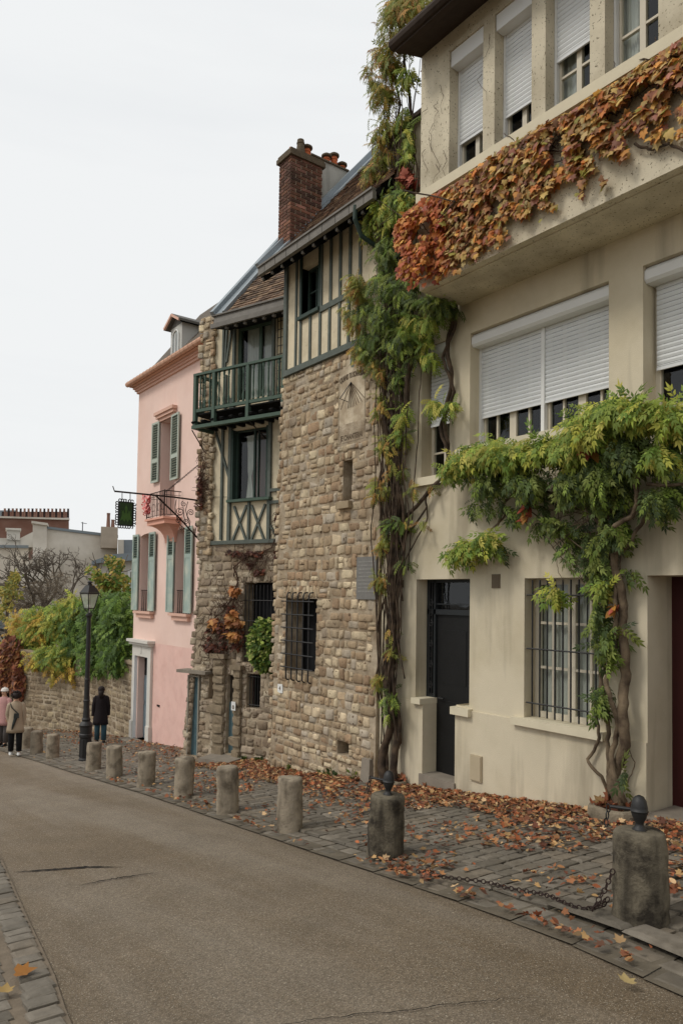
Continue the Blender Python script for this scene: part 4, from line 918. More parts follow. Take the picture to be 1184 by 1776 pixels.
# ================================================================ pink house
K = Frame((7.35, 0, 0), (0, 1, 0)); kz = K.az
pink = thing('pink_house', 'pink rendered house with green louvred shutters and a pale stone doorway', 'house', (7.35, 17.3, gz(7.35, 17.3)))
kL = (kz(228, 1280)[0]+kz(240, 690)[0])/2; kR = 12.6; kT = kz(242, 682)[1]
print('pink', kL, kT)
def kop(x0, x1, yt, yb): # facade opening by its left/right at mid height
    ym = (yt+yb)/2; xm = (x0+x1)/2; return (kz(x1, ym)[0], kz(x0, ym)[0], kz(xm, yb)[1], kz(xm, yt)[1])
up = kop(279, 299, 728, 836+25); upb = kz(275, 900)[1]; up = (up[0], up[1], upb+.02, up[3])
l1 = kop(243, 260, 936, 1060); l2 = kop(305, 322, 916, 1064); l1 = (l1[0]-.28, l1[1], l2[2], l2[3]); l2 = (l2[0]-.28, l2[1], l2[2], l2[3]); up = (up[0]-.18, up[1], up[2], up[3])
kd = kop(236, 259, 1138, 1285)
print('pink holes', up, l1, l2, kd)
mb = MB(); zsplit = kz(300, 1120)[1]
ops = [up+(.42,), l1+(.42,), l2+(.42,)]
wall_sheet(mb, K, kR, kL, zsplit, kT, ops+[kd+(.3,)], .35); mb.build('wall', m_pink, pink)
mb = MB(); wall_sheet(mb, K, kR, kL, gz(0, 20)-1, zsplit, [kd+(.3,)], .35); mb.build('lower_wall', m_pink_l, pink)
P = K.P
# arched heads of the lower windows
for o in (l1, l2):
    mb = MB(); n = 8; ca = (o[0]+o[1])/2; hw = (o[1]-o[0])/2+.01
    pts = [(ca+hw*math.cos(math.pi*i/n), o[3]-.10+.1*math.sin(math.pi*i/n)) for i in range(n+1)]
    mb.prism(K, [(ca-hw, o[3]+.01)]+[(ca+hw, o[3]+.01)]+pts, -.2, .001); mb.build('window_arch', m_pink, pink)
    window(K, o[0], o[1], o[2], o[3], -.40, pink, mull=((.5, .04),), rails=(.35, .7), fw=.06, mt=m_white)
    g = MB()
    for i in range(7): a = o[0]+(o[1]-o[0])*(i+.5)/7; g.tube([P(a, o[2], -.05), P(a, o[2]+.55, -.05)], .01, 5)
    g.tube([P(o[0], o[2]+.55, -.05), P(o[1], o[2]+.55, -.05)], .012, 5); g.build('window_rail', m_iron_b, pink)
    mb = MB(); mb.box(K, o[0]-.1, o[1]+.1, o[2]-.06, o[2], -.2, .14); mb.box(K, o[0]-.05, o[1]+.0, o[2]-.17, o[2]-.062, -.01, .09); mb.build('window_sill', m_trim, pink)
window(K, up[0], up[1], up[2], up[3], -.40, pink, mull=((.5, .04),), rails=(.35, .7), fw=.06, mt=m_white)
mb = MB(); mb.box(K, up[0]-.06, up[1]+.2, up[3]+.16, up[3]+.24, -.02, .14); mb.box(K, up[0]-.02, up[1]+.16, up[3]+.08, up[3]+.162, -.02, .10); mb.box(K, up[0]+.02, up[1]+.12, up[3]+.0, up[3]+.078, -.02, .05); mb.build('window_hood', m_trim, pink)
def leaf(hinge, sgn, wd, z0, z1, mt, louvre, d0=.03, d1=.09, ang=0, name='shutter', split=None):
    """one shutter, folded back nearly flat against the wall"""
    c, s_ = math.cos(R_(ang)), math.sin(R_(ang)); fr = Frame(K.P(hinge, 0, d0), K.h*(sgn*c)+K.n*s_)
    if fr.n.dot(K.n) < 0: fr.n = -fr.n
    mb = MB(); t = .035
    mb.box(fr, 0, .055, z0, z1, 0, t); mb.box(fr, wd-.055, wd, z0, z1, 0, t)
    sp = louvre
    for (u0, u1, kind) in sp:
        y0, y1 = z0+(z1-z0)*u0, z0+(z1-z0)*u1
        mb.box(fr, .055, wd-.055, y0, y0+.05, 0, t-.002); mb.box(fr, .055, wd-.055, y1-.05, y1, 0, t-.002)
        if kind: 
            z = y0+.06
            while z < y1-.06:
                mb.hexa([fr.P(.055, z, .001), fr.P(wd-.055, z, .001), fr.P(wd-.055, z, .01), fr.P(.055, z, .01), fr.P(.055, z+.022, .02), fr.P(wd-.055, z+.022, .02), fr.P(wd-.055, z+.022, .033), fr.P(.055, z+.022, .033)]); z += .062
        else: mb.box(fr, .055, wd-.055, y0+.05, y1-.05, .004, t-.01)
    s = mb.build(name, mt, pink)
    b = MB(); b.box(fr, .05, wd-.05, z0+.05, z1-.05, -.004, .0); b.build('shutter_back', m_green, s)
    return s
du = (0, .36, True); dv = (.36, 1, True)
leaf(up[1]+.02, 1, .42, kz(270, 838)[1], up[3]+.02, m_shg, (du, dv), ang=3); leaf(up[0]+.16, -1, .48, kz(306, 832)[1]+.0, up[3]+.02, m_shg, (du, dv), ang=2)
for o in (l1, l2):
    leaf(o[1]+.02, 1, .34, o[2]+.02, o[3]-.0, m_shb, ((0, .66, False), (.66, 1, True)), ang=5); leaf(o[0]+.24, -1, .44, o[2]+.02, o[3]-.0, m_shb, ((0, .66, False), (.66, 1, True)), ang=3)
# little balcony
bc = (up[0]+up[1])/2+.1; bz_ = kz(275, 905)[1]; mb = MB(); bdp = .48; bw0, bw1 = K.az(283, 905, .48)[0], K.az(251, 905, .48)[0]
mb.box(K, bw0, bw1, bz_-.05, bz_, 0, bdp); mb.box(K, bw0+.04, bw1-.04, bz_-.16, bz_-.05, 0, bdp-.05)
prev = (bw0+.04, bw1-.04, bz_-.16, bdp-.05)
for k in range(6):
    t = (k+1)/6; cur = (bw0+.04+.25*math.sin(t*1.57), bw1-.04-.25*math.sin(t*1.57), bz_-.16-.42*(1-math.cos(t*1.57)), (bdp-.05)*(1-.88*math.sin(t*1.57)))
    mb.hexa([P(cur[0], cur[2], 0), P(cur[1], cur[2], 0), P(cur[1], cur[2], cur[3]), P(cur[0], cur[2], cur[3]), P(prev[0], prev[2], 0), P(prev[1], prev[2], 0), P(prev[1], prev[2], prev[3]), P(prev[0], prev[2], prev[3])]); prev = cur
balc = mb.build('stone_balcony', mat('peach_balcony_render', hexc('dba490'), .9, .05, 3), pink)
mb = MB(); hz = .62; n = 10
rail = [(bw0+.03, .02), (bw0+.03, bdp-.04), (bw1-.03, bdp-.04), (bw1-.03, .02)]
for zz, rr_ in ((bz_+.05, .008), (bz_+hz, .013), (bz_+hz-.1, .006)): mb.tube([P(a, zz, d) for a, d in rail], rr_, 5)
for a, d in rail[1:3]: mb.tube([P(a, bz_, d), P(a, bz_+hz+.02, d)], .013, 5)
for i in range(12):
    a = bw0+.03+(bw1-bw0-.06)*(i+.5)/12; mb.tube([P(a, bz_+.05, bdp-.04), P(a, bz_+hz, bdp-.04)], .006, 4)
    if i % 3 == 1:
        for sg in (1, -1): mb.tube([P(a+sg*(.05+.05*math.cos(t))*1.0, bz_+.25+.09*math.sin(t), bdp-.035) for t in [k*.6 for k in range(10)]], .005, 4)
for i in range(4):
    d = .02+(bdp-.06)*(i+.5)/4
    for a in (bw0+.03, bw1-.03): mb.tube([P(a, bz_+.05, d), P(a, bz_+hz, d)], .006, 4)
mb.build('balcony_railing', m_iron_b, balc)
# cornice, gutter, roof
mb = MB()
for (z0, z1, d1) in ((kT-.02, kT+.045, .05), (kT+.045, kT+.10, .09), (kT+.10, kT+.15, .13)): mb.box(K, kR, kL+d1, z0, z1-.001, -.1, d1)
mb.build('cornice', m_trim, pink)
mb = MB(); mb.tube([P(kR, kT+.22, .27), P(kL+.17, kT+.22, .27)], .07, 10)
for i in range(30): a = kR+(kL+.16-kR)*(i+.5)/30; mb.tube([P(a-.012, kT+.22, .27), P(a+.012, kT+.22, .27)], .077, 10)
mb.box(K, kR, kL+.15, kT+.15, kT+.17, -.1, .22)
mb.build('gutter', mat('terracotta_gutter', hexc('c39a82'), .8, .12, 6), pink)
mb = MB(); zr0 = kT+.26; hp = K.az(256, 648, .25)[0]; tp_ = onX(347, 546, 9.2); mb.hexa([P(kR, zr0-.03, .24), P(hp, zr0-.03, .24), P(hp, zr0-.03, -4), P(kR, zr0-.03, -4), P(kR, zr0, .24), P(hp, zr0, .24), P(tp_.y, tp_.z, -1.85), P(kR, tp_.z, -1.85)]); mb.box(K, kR, kL+.1, zr0-.05, zr0-.0301, -4, .22); mb.build('roof', mat('brown_slate_roof', hexc('5f564c'), .85, .3, 16, .5, 30), pink)
mb = MB(); mb.cbox(7.36, 12, kL-.4, kL-.02, gz(0, 20)-1, kT); mb.cbox(7.7, 12, 12.6, kL-.4, kT-1, kT+.2); mb.build('side_wall', m_pink, pink)
# dormer
dm = bpy.data.objects.new('dormer', None); C.objects.link(dm); dm.parent = pink
dX = 7.3; D = Frame((dX, 0, 0), (0, 1, 0)); d0_, d1_ = D.az(315, 610)[0], D.az(296, 610)[0]; dzt = D.az(305, 566)[1]; dzb = zr0+.02
print('dormer', d0_, d1_, dzt, dzb)
mb = MB(); mb.box(D, d0_, d1_, dzb-.1, dzt, -1.2, 0); mb.build('dormer_cheeks', mat('dormer_grey', hexc('b7b6b0'), .7, .06, 4), dm)
ca = (d0_+d1_)/2; mb = MB(); hw = (d1_-d0_)*.27
arch = [(ca-hw, dzb+.12), (ca+hw, dzb+.12)]+[(ca+hw*math.cos(t), dzt-.28+hw*.9*math.sin(t)) for t in [math.pi*i/8 for i in range(9)]]
mb.prism(D, arch, .0, .012); o = mb.build('dormer_window', mat('dormer_pane', hexc('8c908e'), .25, .1, 4, spec=.6), dm)
mb = MB(); mb.tube([D.P(a, z, .02) for a, z in arch+[arch[0]]], .022, 6); mb.box(D, ca-.015, ca+.015, dzb+.12, dzt-.2, .012, .03); mb.build('dormer_window_frame', m_white, dm)
mb = MB(); m_ = ca; mb.add([D.P(d0_-.14, dzt-.02, .14), D.P(m_, dzt+.22, .14), D.P(d1_+.14, dzt-.02, .14), D.P(d0_-.14, dzt-.02, -1.4), D.P(m_, dzt+.22, -1.4), D.P(d1_+.14, dzt-.02, -1.4), D.P(d0_-.14, dzt+.04, .14), D.P(m_, dzt+.28, .14), D.P(d1_+.14, dzt+.04, .14), D.P(d0_-.14, dzt+.04, -1.4), D.P(m_, dzt+.28, -1.4), D.P(d1_+.14, dzt+.04, -1.4)],
    [(0, 1, 4, 3), (1, 2, 5, 4), (6, 7, 10, 9), (7, 8, 11, 10), (0, 1, 7, 6), (1, 2, 8, 7), (0, 3, 9, 6), (2, 5, 11, 8)])
mb.prism(D, [(d0_, dzt-.01), (d1_, dzt-.01), (m_, dzt+.2)], -.02, .01); mb.build('dormer_roof', mat('dormer_slate', hexc('5d5a55'), .7, .2, 9), dm)
mb = MB(); mb.bar(D.P(d0_-.12, dzt+.0, .13), D.P(m_, dzt+.24, .13), .06, .05, (1, 0, 0)); mb.bar(D.P(d1_+.12, dzt+.0, .13), D.P(m_, dzt+.24, .13), .06, .05, (1, 0, 0)); mb.build('dormer_moulding', m_trim, dm)
# door surround
mb = MB(); sw = .2; zt = kd[3]; zb_ = gz(0, 18)-.9
lin = MB(); lin.box(K, kd[1]-.015, kd[1]-.0005, kd[2]+.002, zt, -.19, .071); lin.box(K, kd[0]+.0005, kd[0]+.015, kd[2]+.002, zt, -.19, .071); lin.build('door_jamb', mat('pale_jamb_paint', hexc('d6dcde'), .7, .04, 4), pink)
mb.box(K, kd[0]-sw, kd[0], zb_, zt, -.28, .07); mb.box(K, kd[1], kd[1]+sw*.8, zb_, zt, -.28, .07); mb.box(K, kd[0]-sw, kd[1]+sw*.8, zt, zt+.30, -.28, .07)
mb.box(K, kd[0]-sw-.03, kd[0]+.0-.002, zb_, kd[2]+.45, -.1, .10); mb.box(K, kd[1]+.002, kd[1]+sw*.8+.03, zb_, kd[2]+.45, -.1, .10)
mb.box(K, kd[0]-sw-.05, kd[1]+sw*.8+.06, zt+.30, zt+.37, -.1, .15); mb.box(K, kd[0]-sw-.1, kd[1]+sw*.8+.1, zt+.37, zt+.44, -.1, .21); mb.box(K, (kd[0]+kd[1])/2-.03, (kd[0]+kd[1])/2+.03, zt+.08, zt+.26, .07, .085)
sr = mb.build('door_surround', m_dstone, pink)
mb = MB(); mb.box(K, kd[0], kd[1], kd[2], zt, -.26, -.19)
for (u0, u1) in ((.05, .4), (.45, .72)): mb.box(K, kd[0]+.1, kd[1]-.1, kd[2]+(zt-kd[2])*u0, kd[2]+(zt-kd[2])*u1, -.19, -.175)
door = mb.build('door', mat('grey_door_paint', hexc('6a7880'), .5, .1, 5), pink)
mb = MB(); mb.box(K, kd[0]+.1, kd[1]-.1, kd[2]+(zt-kd[2])*.76, zt-.08, -.19, -.18); mb.build('door_pane', m_dark, door)
mb = MB(); mb.box(K, kd[0]-.15, kd[1]+.2, zb_, kd[2], -.3, .38); mb.build('door_step', m_step, pink)
mb = MB(); q = kz(275, 1224); mb.box(K, q[0]-.09, q[0]+.06, q[1]-.02, q[1]+.025, -.01, .02); mb.build('air_vent', m_iron_b, pink)

# ================================================================ garden wall and what stands beyond
GW_PAL = [hexc('8f8069'), hexc('9a8b72'), hexc('847560'), hexc('a6967b'), hexc('7b6c58')]
gpts = [(7.42, 19.15), (7.5, 22.2), (7.0, 25.0), (5.9, 27.6), (4.2, 30.0), (1.5, 32.6)]
gwt = thing('garden_wall', 'old rubble stone garden wall below the green creeper, running left from the pink house', 'wall', (7.0, 24, gz(7, 24)))
bm_, sm_ = MB(), MB()
for (p, q) in zip(gpts[:-1], gpts[1:]):
    fr = Frame((p[0], p[1], 0), (q[0]-p[0], q[1]-p[1], 0)); L_ = math.hypot(q[0]-p[0], q[1]-p[1]); zt = -1.95-.02*(p[1]-19)
    wall_sheet(bm_, fr, 0, L_, gz(*p)-1, zt, [], .3, d=.004)
    stones(sm_, fr, 0, L_, gz(*q)-.2, zt, lambda a, z, hw, hh: True, GW_PAL, hr=(.10, .24), wr=(.14, .5), res=4, relief=.02, gap=.012, rnd=rB)
    bm_.box(fr, -.05, L_+.05, zt, zt+.09, -.5, .06)
bm_.build('mortar_core', m_mortar, gwt); sm_.build('rubble_stones', m_stone, gwt, smooth=True)

def facing(px, dist):               # a vertical plane across the view, dist metres off
    d = ray(px, 1030); d.z = 0; d.normalize(); h = Vector((-d.y, d.x, 0)); return Frame(d*dist, h)
m_bgw = mat('weathered_white_gable', hexc('d0c9bd'), .93, .08, .5, .1, 10, col2=hexc('b5ac9e'), c2scale=.35, c2pos=.55, streak=(hexc('77705f'), 1.2, .58, .5))
m_bgb = mat('distant_brick', hexc('86675a'), .93, .12, 2, col2=hexc('765548'), c2scale=1)
m_bgr = mat('slate_blue_roof', hexc('7a8388'), .7, .1, 1)
def bg(name, label, px, dist, polys, cat='building'):
    fr = facing(px, dist); base = min(fr.az(*pt)[1] for p in polys for pt in p[1]); o = thing(name, label, cat, fr.P(0, base))
    for (pn, pts, mt, d0, d1) in polys:
        mb = MB(); mb.prism(fr, [fr.az(*pt) for pt in pts], d0, d1); mb.build(pn, mt, o)
    return o, fr
o, fr = bg('gabled_house', 'large blank off-white gable wall behind the bare tree', 120, 48, [
    ('wall', [(36, 1200), (36, 985), (66, 960), (66, 915), (204, 932), (204, 1200)], m_bgw, -9, 0),
    ('chimney', [(58, 985), (58, 909), (82, 912), (82, 950)], m_bgw, -1, .5),
    ('chimney_cap', [(56, 909), (56, 905), (84, 909), (84, 913)], m_bgw, -1.1, .7),
    ('coping', [(80, 917), (80, 913), (205, 928), (205, 933)], m_bgr, -9, .12)])
mb = MB(); g0 = facing(190, 47); q = g0.az(190, 925); 
mb.box(g0, q[0]-.5, q[0]+.5, q[1]-.9, q[1]+.4, -1, 0); mb.build('chimney', mat('stained_stack', hexc('a39686'), .9, .1, 3), o)
for px, h_ in ((188, .9), (196, .5)): a = g0.az(px, 913); mb = MB(); mb.lathe(g0.P(a[0], q[1]+.4, -.5), [(.13, 0), (.1, h_*.8), (.12, h_)], 8); mb.build('chimney_pot', m_bgb, o)
mb = MB(); q = fr.az(144, 918); mb.tube([fr.P(q[0], q[1]-.2, -1), fr.P(q[0], q[1]+.55, -1)], .03, 5); mb.tube([fr.P(q[0]-.25, q[1]+.45, -1), fr.P(q[0]+.1, q[1]+.5, -1)], .02, 5); mb.build('aerial', m_iron, o)
bg('low_white_house', 'low white rendered wall with a grey coping at the far left', 15, 52, [
    ('wall', [(-120, 1200), (-120, 948), (50, 950), (50, 1200)], m_bgw, -6, 0), ('coping', [(-120, 948), (-120, 944), (50, 946), (50, 951)], m_bgr, -6, .2),
    ('upper_wall', [(-120, 946), (-120, 928), (36, 930), (60, 918), (60, 946)], m_bgw, -8, -2), ('chimney', [(12, 932), (12, 915), (36, 916), (36, 934)], mat('white_stack', hexc('c9c3b8'), .9, .05, 2), -3, -1.8), ('chimney_cap', [(10, 915), (10, 912), (38, 913), (38, 917)], MATS['white_stack'], -3.2, -1.6)])
o, fr = bg('brick_apartment_block', 'long red brick block with a row of chimney pots along its roof', 60, 95, [
    ('wall', [(-200, 1100), (-200, 893), (120, 902), (120, 1100)], m_bgb, -12, 0), ('parapet', [(-200, 893), (-200, 890), (121, 899), (121, 902)], m_bgw, -12, .3),
    ('roof_house', [(-200, 893), (-200, 879), (27, 879), (27, 893)], m_bgr, -10, -4)])
for i in range(34):
    px = 4+i*3.5; q = fr.az(px, 894); h_ = (1.1 if i % 2 else .7); mb = MB(); mb.lathe(fr.P(q[0], q[1]-.1, -2), [(.16, 0), (.12, h_), (.15, h_+.05)], 6); mb.build('chimney_pot', m_bgb if i % 3 else m_iron_b, o)
o, fr = bg('slate_roofed_house', 'white house with a shallow blue grey roof beside the pink house', 215, 40, [
    ('wall', [(172, 1200), (172, 976), (300, 966), (300, 1200)], mat('pale_side_wall', hexc('c3beb2'), .9, .06, 2), -6, 0),
    ('roof', [(160, 974), (196, 962), (300, 955), (300, 967), (172, 977), (160, 980)], m_bgr, -6, .5), ('back_wall', [(203, 985), (203, 921), (215, 921), (215, 985)], m_bgw, -8, -6.5), ('slate_wall', [(214, 985), (214, 921), (300, 921), (300, 985)], mat('slate_cladding', hexc('747a7e'), .7, .1, 3), -8, -6.6)])
window(fr, *(lambda q, r: (r[0], q[0], r[1], q[1]))(fr.az(222, 988), fr.az(236, 1022)), .06, o, mull=(.5,), rails=(.5,), fw=.12, mt=m_white)
bg('zinc_shed', 'low building with a ribbed grey zinc roof at the left edge', 5, 36, [('wall', [(-60, 1180), (-60, 1090), (14, 1096), (14, 1180)], m_bgw, -3, 0),
    ('roof', [(-60, 1088), (-60, 1062), (6, 1064), (32, 1084), (30, 1090)], m_zinc, -3, .3)]+[('roof_seam', [(-60+i*22, 1086), (-75+i*22, 1063), (-74+i*22, 1062), (-58+i*22, 1086)], m_zinc, .3, .36) for i in range(1, 4)])
# ================================================================ leaves
def T_creeper():
    o = [(0, 0), (.22, -.1), (.5, .06), (.37, .28), (.52, .55), (.24, .56), (0, 1.0), (-.24, .56), (-.52, .55), (-.37, .28), (-.5, .06), (-.22, -.1)]
    v = [(0, .32, .07)]+[(x, y, -.10*abs(x)-.12*(y-.3)**2*(1 if y > .3 else 0)) for x, y in o]
    f = [(0, i, i % 12+1) for i in range(1, 13)]; return np.array(v), f
def T_wist(n=5, wd=.05, ln=.25, droop=.5):
    v = []; f = []
    def leaflet(b, d):
        d = np.array(d)/np.linalg.norm(d); s = np.array([-d[1], d[0], 0]); b = np.array(b); o = len(v)
        v.extend([b, b+d*ln*.45+s*wd+np.array([0, 0, -.02]), b+d*ln+np.array([0, 0, -.09]), b+d*ln*.45-s*wd+np.array([0, 0, -.02]), b+d*ln*.45+np.array([0, 0, .02])])
        f.extend([(o, o+1, o+4), (o+1, o+2, o+4), (o+2, o+3, o+4), (o+3, o, o+4)])
    for i in range(n):
        y = .18+.62*i/(n-1)
        for sx in (-1, 1): leaflet((0, y, 0), (sx, .75, 0))
    leaflet((0, .84, 0), (0, 1, 0)); v = np.array(v); o = len(v)
    v = np.vstack([v, [[-.008, 0, 0], [.008, 0, 0], [.006, .85, 0], [-.006, .85, 0]]]); f.append((o, o+1, o+2, o+3))
    v[:, 2] -= droop*v[:, 1]**2; return v, f
def T_ovate(wd=.28, fold=.06):
    v = [(0, 0, 0), (wd*.8, .25, fold), (wd, .5, fold), (wd*.55, .8, fold*.4), (0, 1, -.06), (-wd*.55, .8, fold*.4), (-wd, .5, fold), (-wd*.8, .25, fold), (0, .5, -.02)]
    return np.array(v), [(8, i, (i+1) % 8) for i in range(8)]
TC, TW, TW3, TO = T_creeper(), T_wist(5), T_wist(4, .066, .27, .75), T_ovate()
def basis(tip, nrm):
    tip = tip/np.linalg.norm(tip, axis=1)[:, None]; x = np.cross(tip, nrm); x /= np.linalg.norm(x, axis=1)[:, None]+1e-9; n = np.cross(x, tip); return np.stack([x, tip, n], axis=2)
def scatter(name, pos, tip, nrm, size, tpl, cols, mt, parent=None, kv=(.6, 1.25)):
    v, f = tpl; N = len(pos); Bm = basis(tip, nrm)
    V = np.einsum('nij,kj->nki', Bm, v)*size[:, None, None]+pos[:, None, :]
    ci = rng.integers(0, len(cols), N); c = np.array([q[:3] for q in cols])[ci]*rng.uniform(*kv, N)[:, None]
    Cc = np.ones((N, len(v), 4), dtype=np.float32); Cc[:, :, :3] = np.clip(c, 0, 1)[:, None, :]
    V = V.reshape(-1, 3).astype(np.float32)-np.array(parent_loc(parent), dtype=np.float32)
    me = bpy.data.meshes.new(name); nf = len(f); ls = np.array([len(q) for q in f]); flat = np.concatenate([np.array(q) for q in f])
    k = len(v); idx = (flat[None, :]+(np.arange(N)*k)[:, None]).ravel().astype(np.int32); tot = np.tile(ls, N).astype(np.int32); st_ = np.concatenate([[0], np.cumsum(tot)[:-1]]).astype(np.int32)
    me.vertices.add(len(V)); me.vertices.foreach_set('co', V.ravel()); me.loops.add(len(idx)); me.loops.foreach_set('vertex_index', idx); me.polygons.add(N*nf); me.polygons.foreach_set('loop_start', st_); me.polygons.foreach_set('loop_total', tot)
    me.attributes.new('Col', 'FLOAT_COLOR', 'POINT').data.foreach_set('color', Cc.ravel()); me.materials.append(mt); me.update(); me.validate()
    o = bpy.data.objects.new(name, me); C.objects.link(o)
    if parent: o.parent = parent
    return o
def wall_leaves(fr, clumps, dens=1.75):
    """clumps: (px, py, rx, ry, n, d0, d1) spread over a wall -> positions, distance out"""
    Ps = []
    for (px, py, rx, ry, n, d0, d1) in clumps:
        sub = [(rng.normal(0, .45), rng.normal(0, .45)) for _ in range(max(3, n//14))]
        for _ in range(int(n*dens)):
            c = sub[rng.integers(len(sub))]; x, y = c[0]+rng.normal(0, .2), c[1]+rng.normal(0, .2); r2 = x*x+y*y
            if r2 > 1.3: continue
            d = d0+(d1-d0)*math.sqrt(max(0, 1-r2/1.4))*rng.uniform(.15, 1); a, z = fr.az(px+rx*x, py+ry*y, d*.6); Ps.append(tuple(fr.P(a, z, d)))
    return np.array(Ps)
def orient(N, fr, out=.5, down=.6, jit=.5):
    n = np.array(fr.n)[None, :]; tip = n*out+np.array([[0, 0, -down]])+rng.normal(0, jit, (N, 3)); nr = n*.8+np.array([[0, 0, .6]])+rng.normal(0, .3, (N, 3)); return tip, nr
LG = [hexc('84983e'), hexc('708634'), hexc('98a648'), hexc('657f2e'), hexc('b2b24a'), hexc('c0b858'), hexc('94a43e')]
DG = [hexc('4e6030'), hexc('5c6e34'), hexc('435428'), hexc('6d7c3c'), hexc('808c42'), hexc('3c4c26'), hexc('77803c')]
YB = [hexc('a09844'), hexc('b89a48'), hexc('8e8e40'), hexc('7f853c'), hexc('b08446'), hexc('707a3c'), hexc('8a9438')]
OR = [hexc('c4783c'), hexc('d2944c'), hexc('ac683a'), hexc('d2a455'), hexc('9a9248'), hexc('8c6444'), hexc('b0875a'), hexc('b47a68'), hexc('865642'), hexc('b8935a'), hexc('a0704c')]
RD = [hexc('b0603f'), hexc('bc6c45'), hexc('9c5444'), hexc('c48055')]
def vine(name, parent, fr, clumps, size, tpl, cols, out=.5, down=.6, jit=.5, kv=(.6, 1.25)):
    P = wall_leaves(fr, clumps); t, n = orient(len(P), fr, out, down, jit); return scatter(name, P, t, n, rng.uniform(size[0], size[1], len(P)), tpl, cols, m_leaf, parent, kv)
def stems(mb, fr, paths, jit=.01, seed=1, d=.1, tw=.03):
    rr = random.Random(seed)
    for pth in paths:
        pts, r0, r1 = pth[0], pth[1], pth[2]; dd = pth[3] if len(pth) > 3 else d
        Q = []; ph = rr.uniform(0, 6); k = 0; tot = (len(pts)-1)*6
        for (p, q) in zip(pts[:-1], pts[1:]):
            for i in range(6):
                t = i/6; px, py = p[0]+(q[0]-p[0])*t, p[1]+(q[1]-p[1])*t; a, z = fr.az(px, py, dd)
                Q.append(fr.P(a+rr.uniform(-jit, jit)+tw*math.sin(k*.5+ph), z, max(.02, dd+tw*math.cos(k*.5+ph)))); k += 1
        a, z = fr.az(*pts[-1], dd); Q.append(fr.P(a, z, dd)); mb.tube(Q, [r0+(r1-r0)*i/len(Q) for i in range(len(Q))], 7)

# ---- the old creeper between the two houses
vl = thing('wisteria', 'tall twisted wisteria climbing between the stone house and the cream house', 'climbing plant', tuple(onX(676, 1352, 6.6)))
mb = MB()
stems(mb, W, [
    ([(668, 1356), (664, 1300), (680, 1232), (670, 1150), (681, 1050), (684, 950), (690, 850), (688, 780), (702, 690), (718, 620), (728, 560), (712, 470), (700, 400), (690, 300), (708, 200), (702, 90)], .06, .018, .16),
    ([(684, 1356), (690, 1290), (674, 1200), (690, 1110), (676, 1000), (671, 900), (677, 800), (668, 700), (672, 600), (684, 480), (692, 380), (672, 290), (690, 180), (674, 100)], .055, .012, .12),
    ([(676, 1354), (670, 1260), (686, 1180), (668, 1100), (668, 1040), (656, 1100), (652, 1170), (664, 1230)], .03, .012, .1),
    ([(690, 1290), (683, 1180), (692, 1000), (700, 880), (690, 760), (696, 640), (705, 540), (690, 420)], .028, .012, .14),
    ([(678, 1010), (700, 930), (738, 880), (744, 846)], .022, .008, .08), ([(688, 905), (738, 864), (768, 826), (776, 760), (773, 700), (782, 640), (778, 580), (788, 515)], .028, .03, .08),
    ([(776, 800), (768, 740), (782, 680), (772, 620), (786, 560), (778, 516)], .022, .02, .12),
    ([(776, 826), (742, 862), (735, 905), (700, 985)], .012, .008, .06), ([(735, 640), (738, 590), (734, 540), (742, 510)], .012, .006, .1),
], seed=2, tw=.035)
rr = random.Random(8); thin = []
for i in range(46):
    x = rr.uniform(655, 706); y = rr.uniform(900, 1300); pts = [(x, y)]
    while y > rr.uniform(120, 700): y -= rr.uniform(60, 110); x += rr.uniform(-14, 14)+(684-x)*.15; pts.append((x, y))
    thin.append((pts, .010, .004, rr.uniform(.04, .26)))
for i in range(26):
    x = rr.uniform(670, 722); y = rr.uniform(380, 520); pts = [(x, y)]
    for k in range(4): y -= rr.uniform(50, 90); x += rr.uniform(-16, 12); pts.append((x, y))
    thin.append((pts, .010, .004, rr.uniform(.05, .3)))
stems(mb, W, thin, seed=4, tw=.012)
mb.build('trunk', m_twig, vl, smooth=True)
vine('foliage', vl, W, [(740, 22, 55, 38, 294, .1, .75), (706, 45, 34, 45, 210, .1, .7), (678, 110, 20, 40, 133, .05, .5), (668, 165, 16, 38, 91, .05, .45), (668, 235, 22, 45, 77, .05, .4), (660, 300, 18, 35, 62, .05, .4), (650, 130, 10, 20, 28, .1, .4), (690, 200, 24, 60, 42, .05, .3), (660, 345, 24, 30, 56, .05, .4)], (.12, .20), TW, YB)
vine('foliage', vl, W, [(720, 135, 16, 14, 45, .1, .4), (712, 205, 16, 16, 35, .1, .3), (700, 360, 34, 30, 150, .1, .6), (678, 375, 30, 26, 110, .1, .5), (655, 395, 20, 8, 24, .1, .4), (715, 250, 10, 40, 40, .1, .3), (738, 555, 28, 18, 80, .1, .5), (716, 580, 16, 16, 40, .1, .5), (752, 622, 18, 10, 26, .1, .3), (772, 706, 24, 14, 50, .1, .35), (708, 720, 10, 18, 20, .1, .3), (702, 752, 12, 12, 24, .1, .3), (744, 590, 12, 16, 16, .1, .3)], (.12, .21), TW, LG)
vine('foliage', vl, W, [(705, 345, 34, 30, 82, .1, .5), (680, 440, 34, 45, 126, .05, .5), (690, 500, 44, 40, 181, .05, .6), (670, 560, 46, 46, 209, .05, .6), (700, 600, 34, 36, 132, .05, .5), (650, 590, 22, 34, 66, .05, .5), (745, 525, 40, 20, 115, .05, .5), (775, 530, 24, 22, 71, .05, .5), (690, 650, 22, 22, 33, .05, .3), (684, 905, 14, 16, 19, .05, .3), (687, 1213, 12, 20, 25, .1, .3), (680, 1236, 14, 8, 13, .1, .3), (708, 975, 12, 10, 9, .05, .25), (700, 905, 12, 8, 7, .1, .3)], (.11, .19), TW, DG+LG[:4])
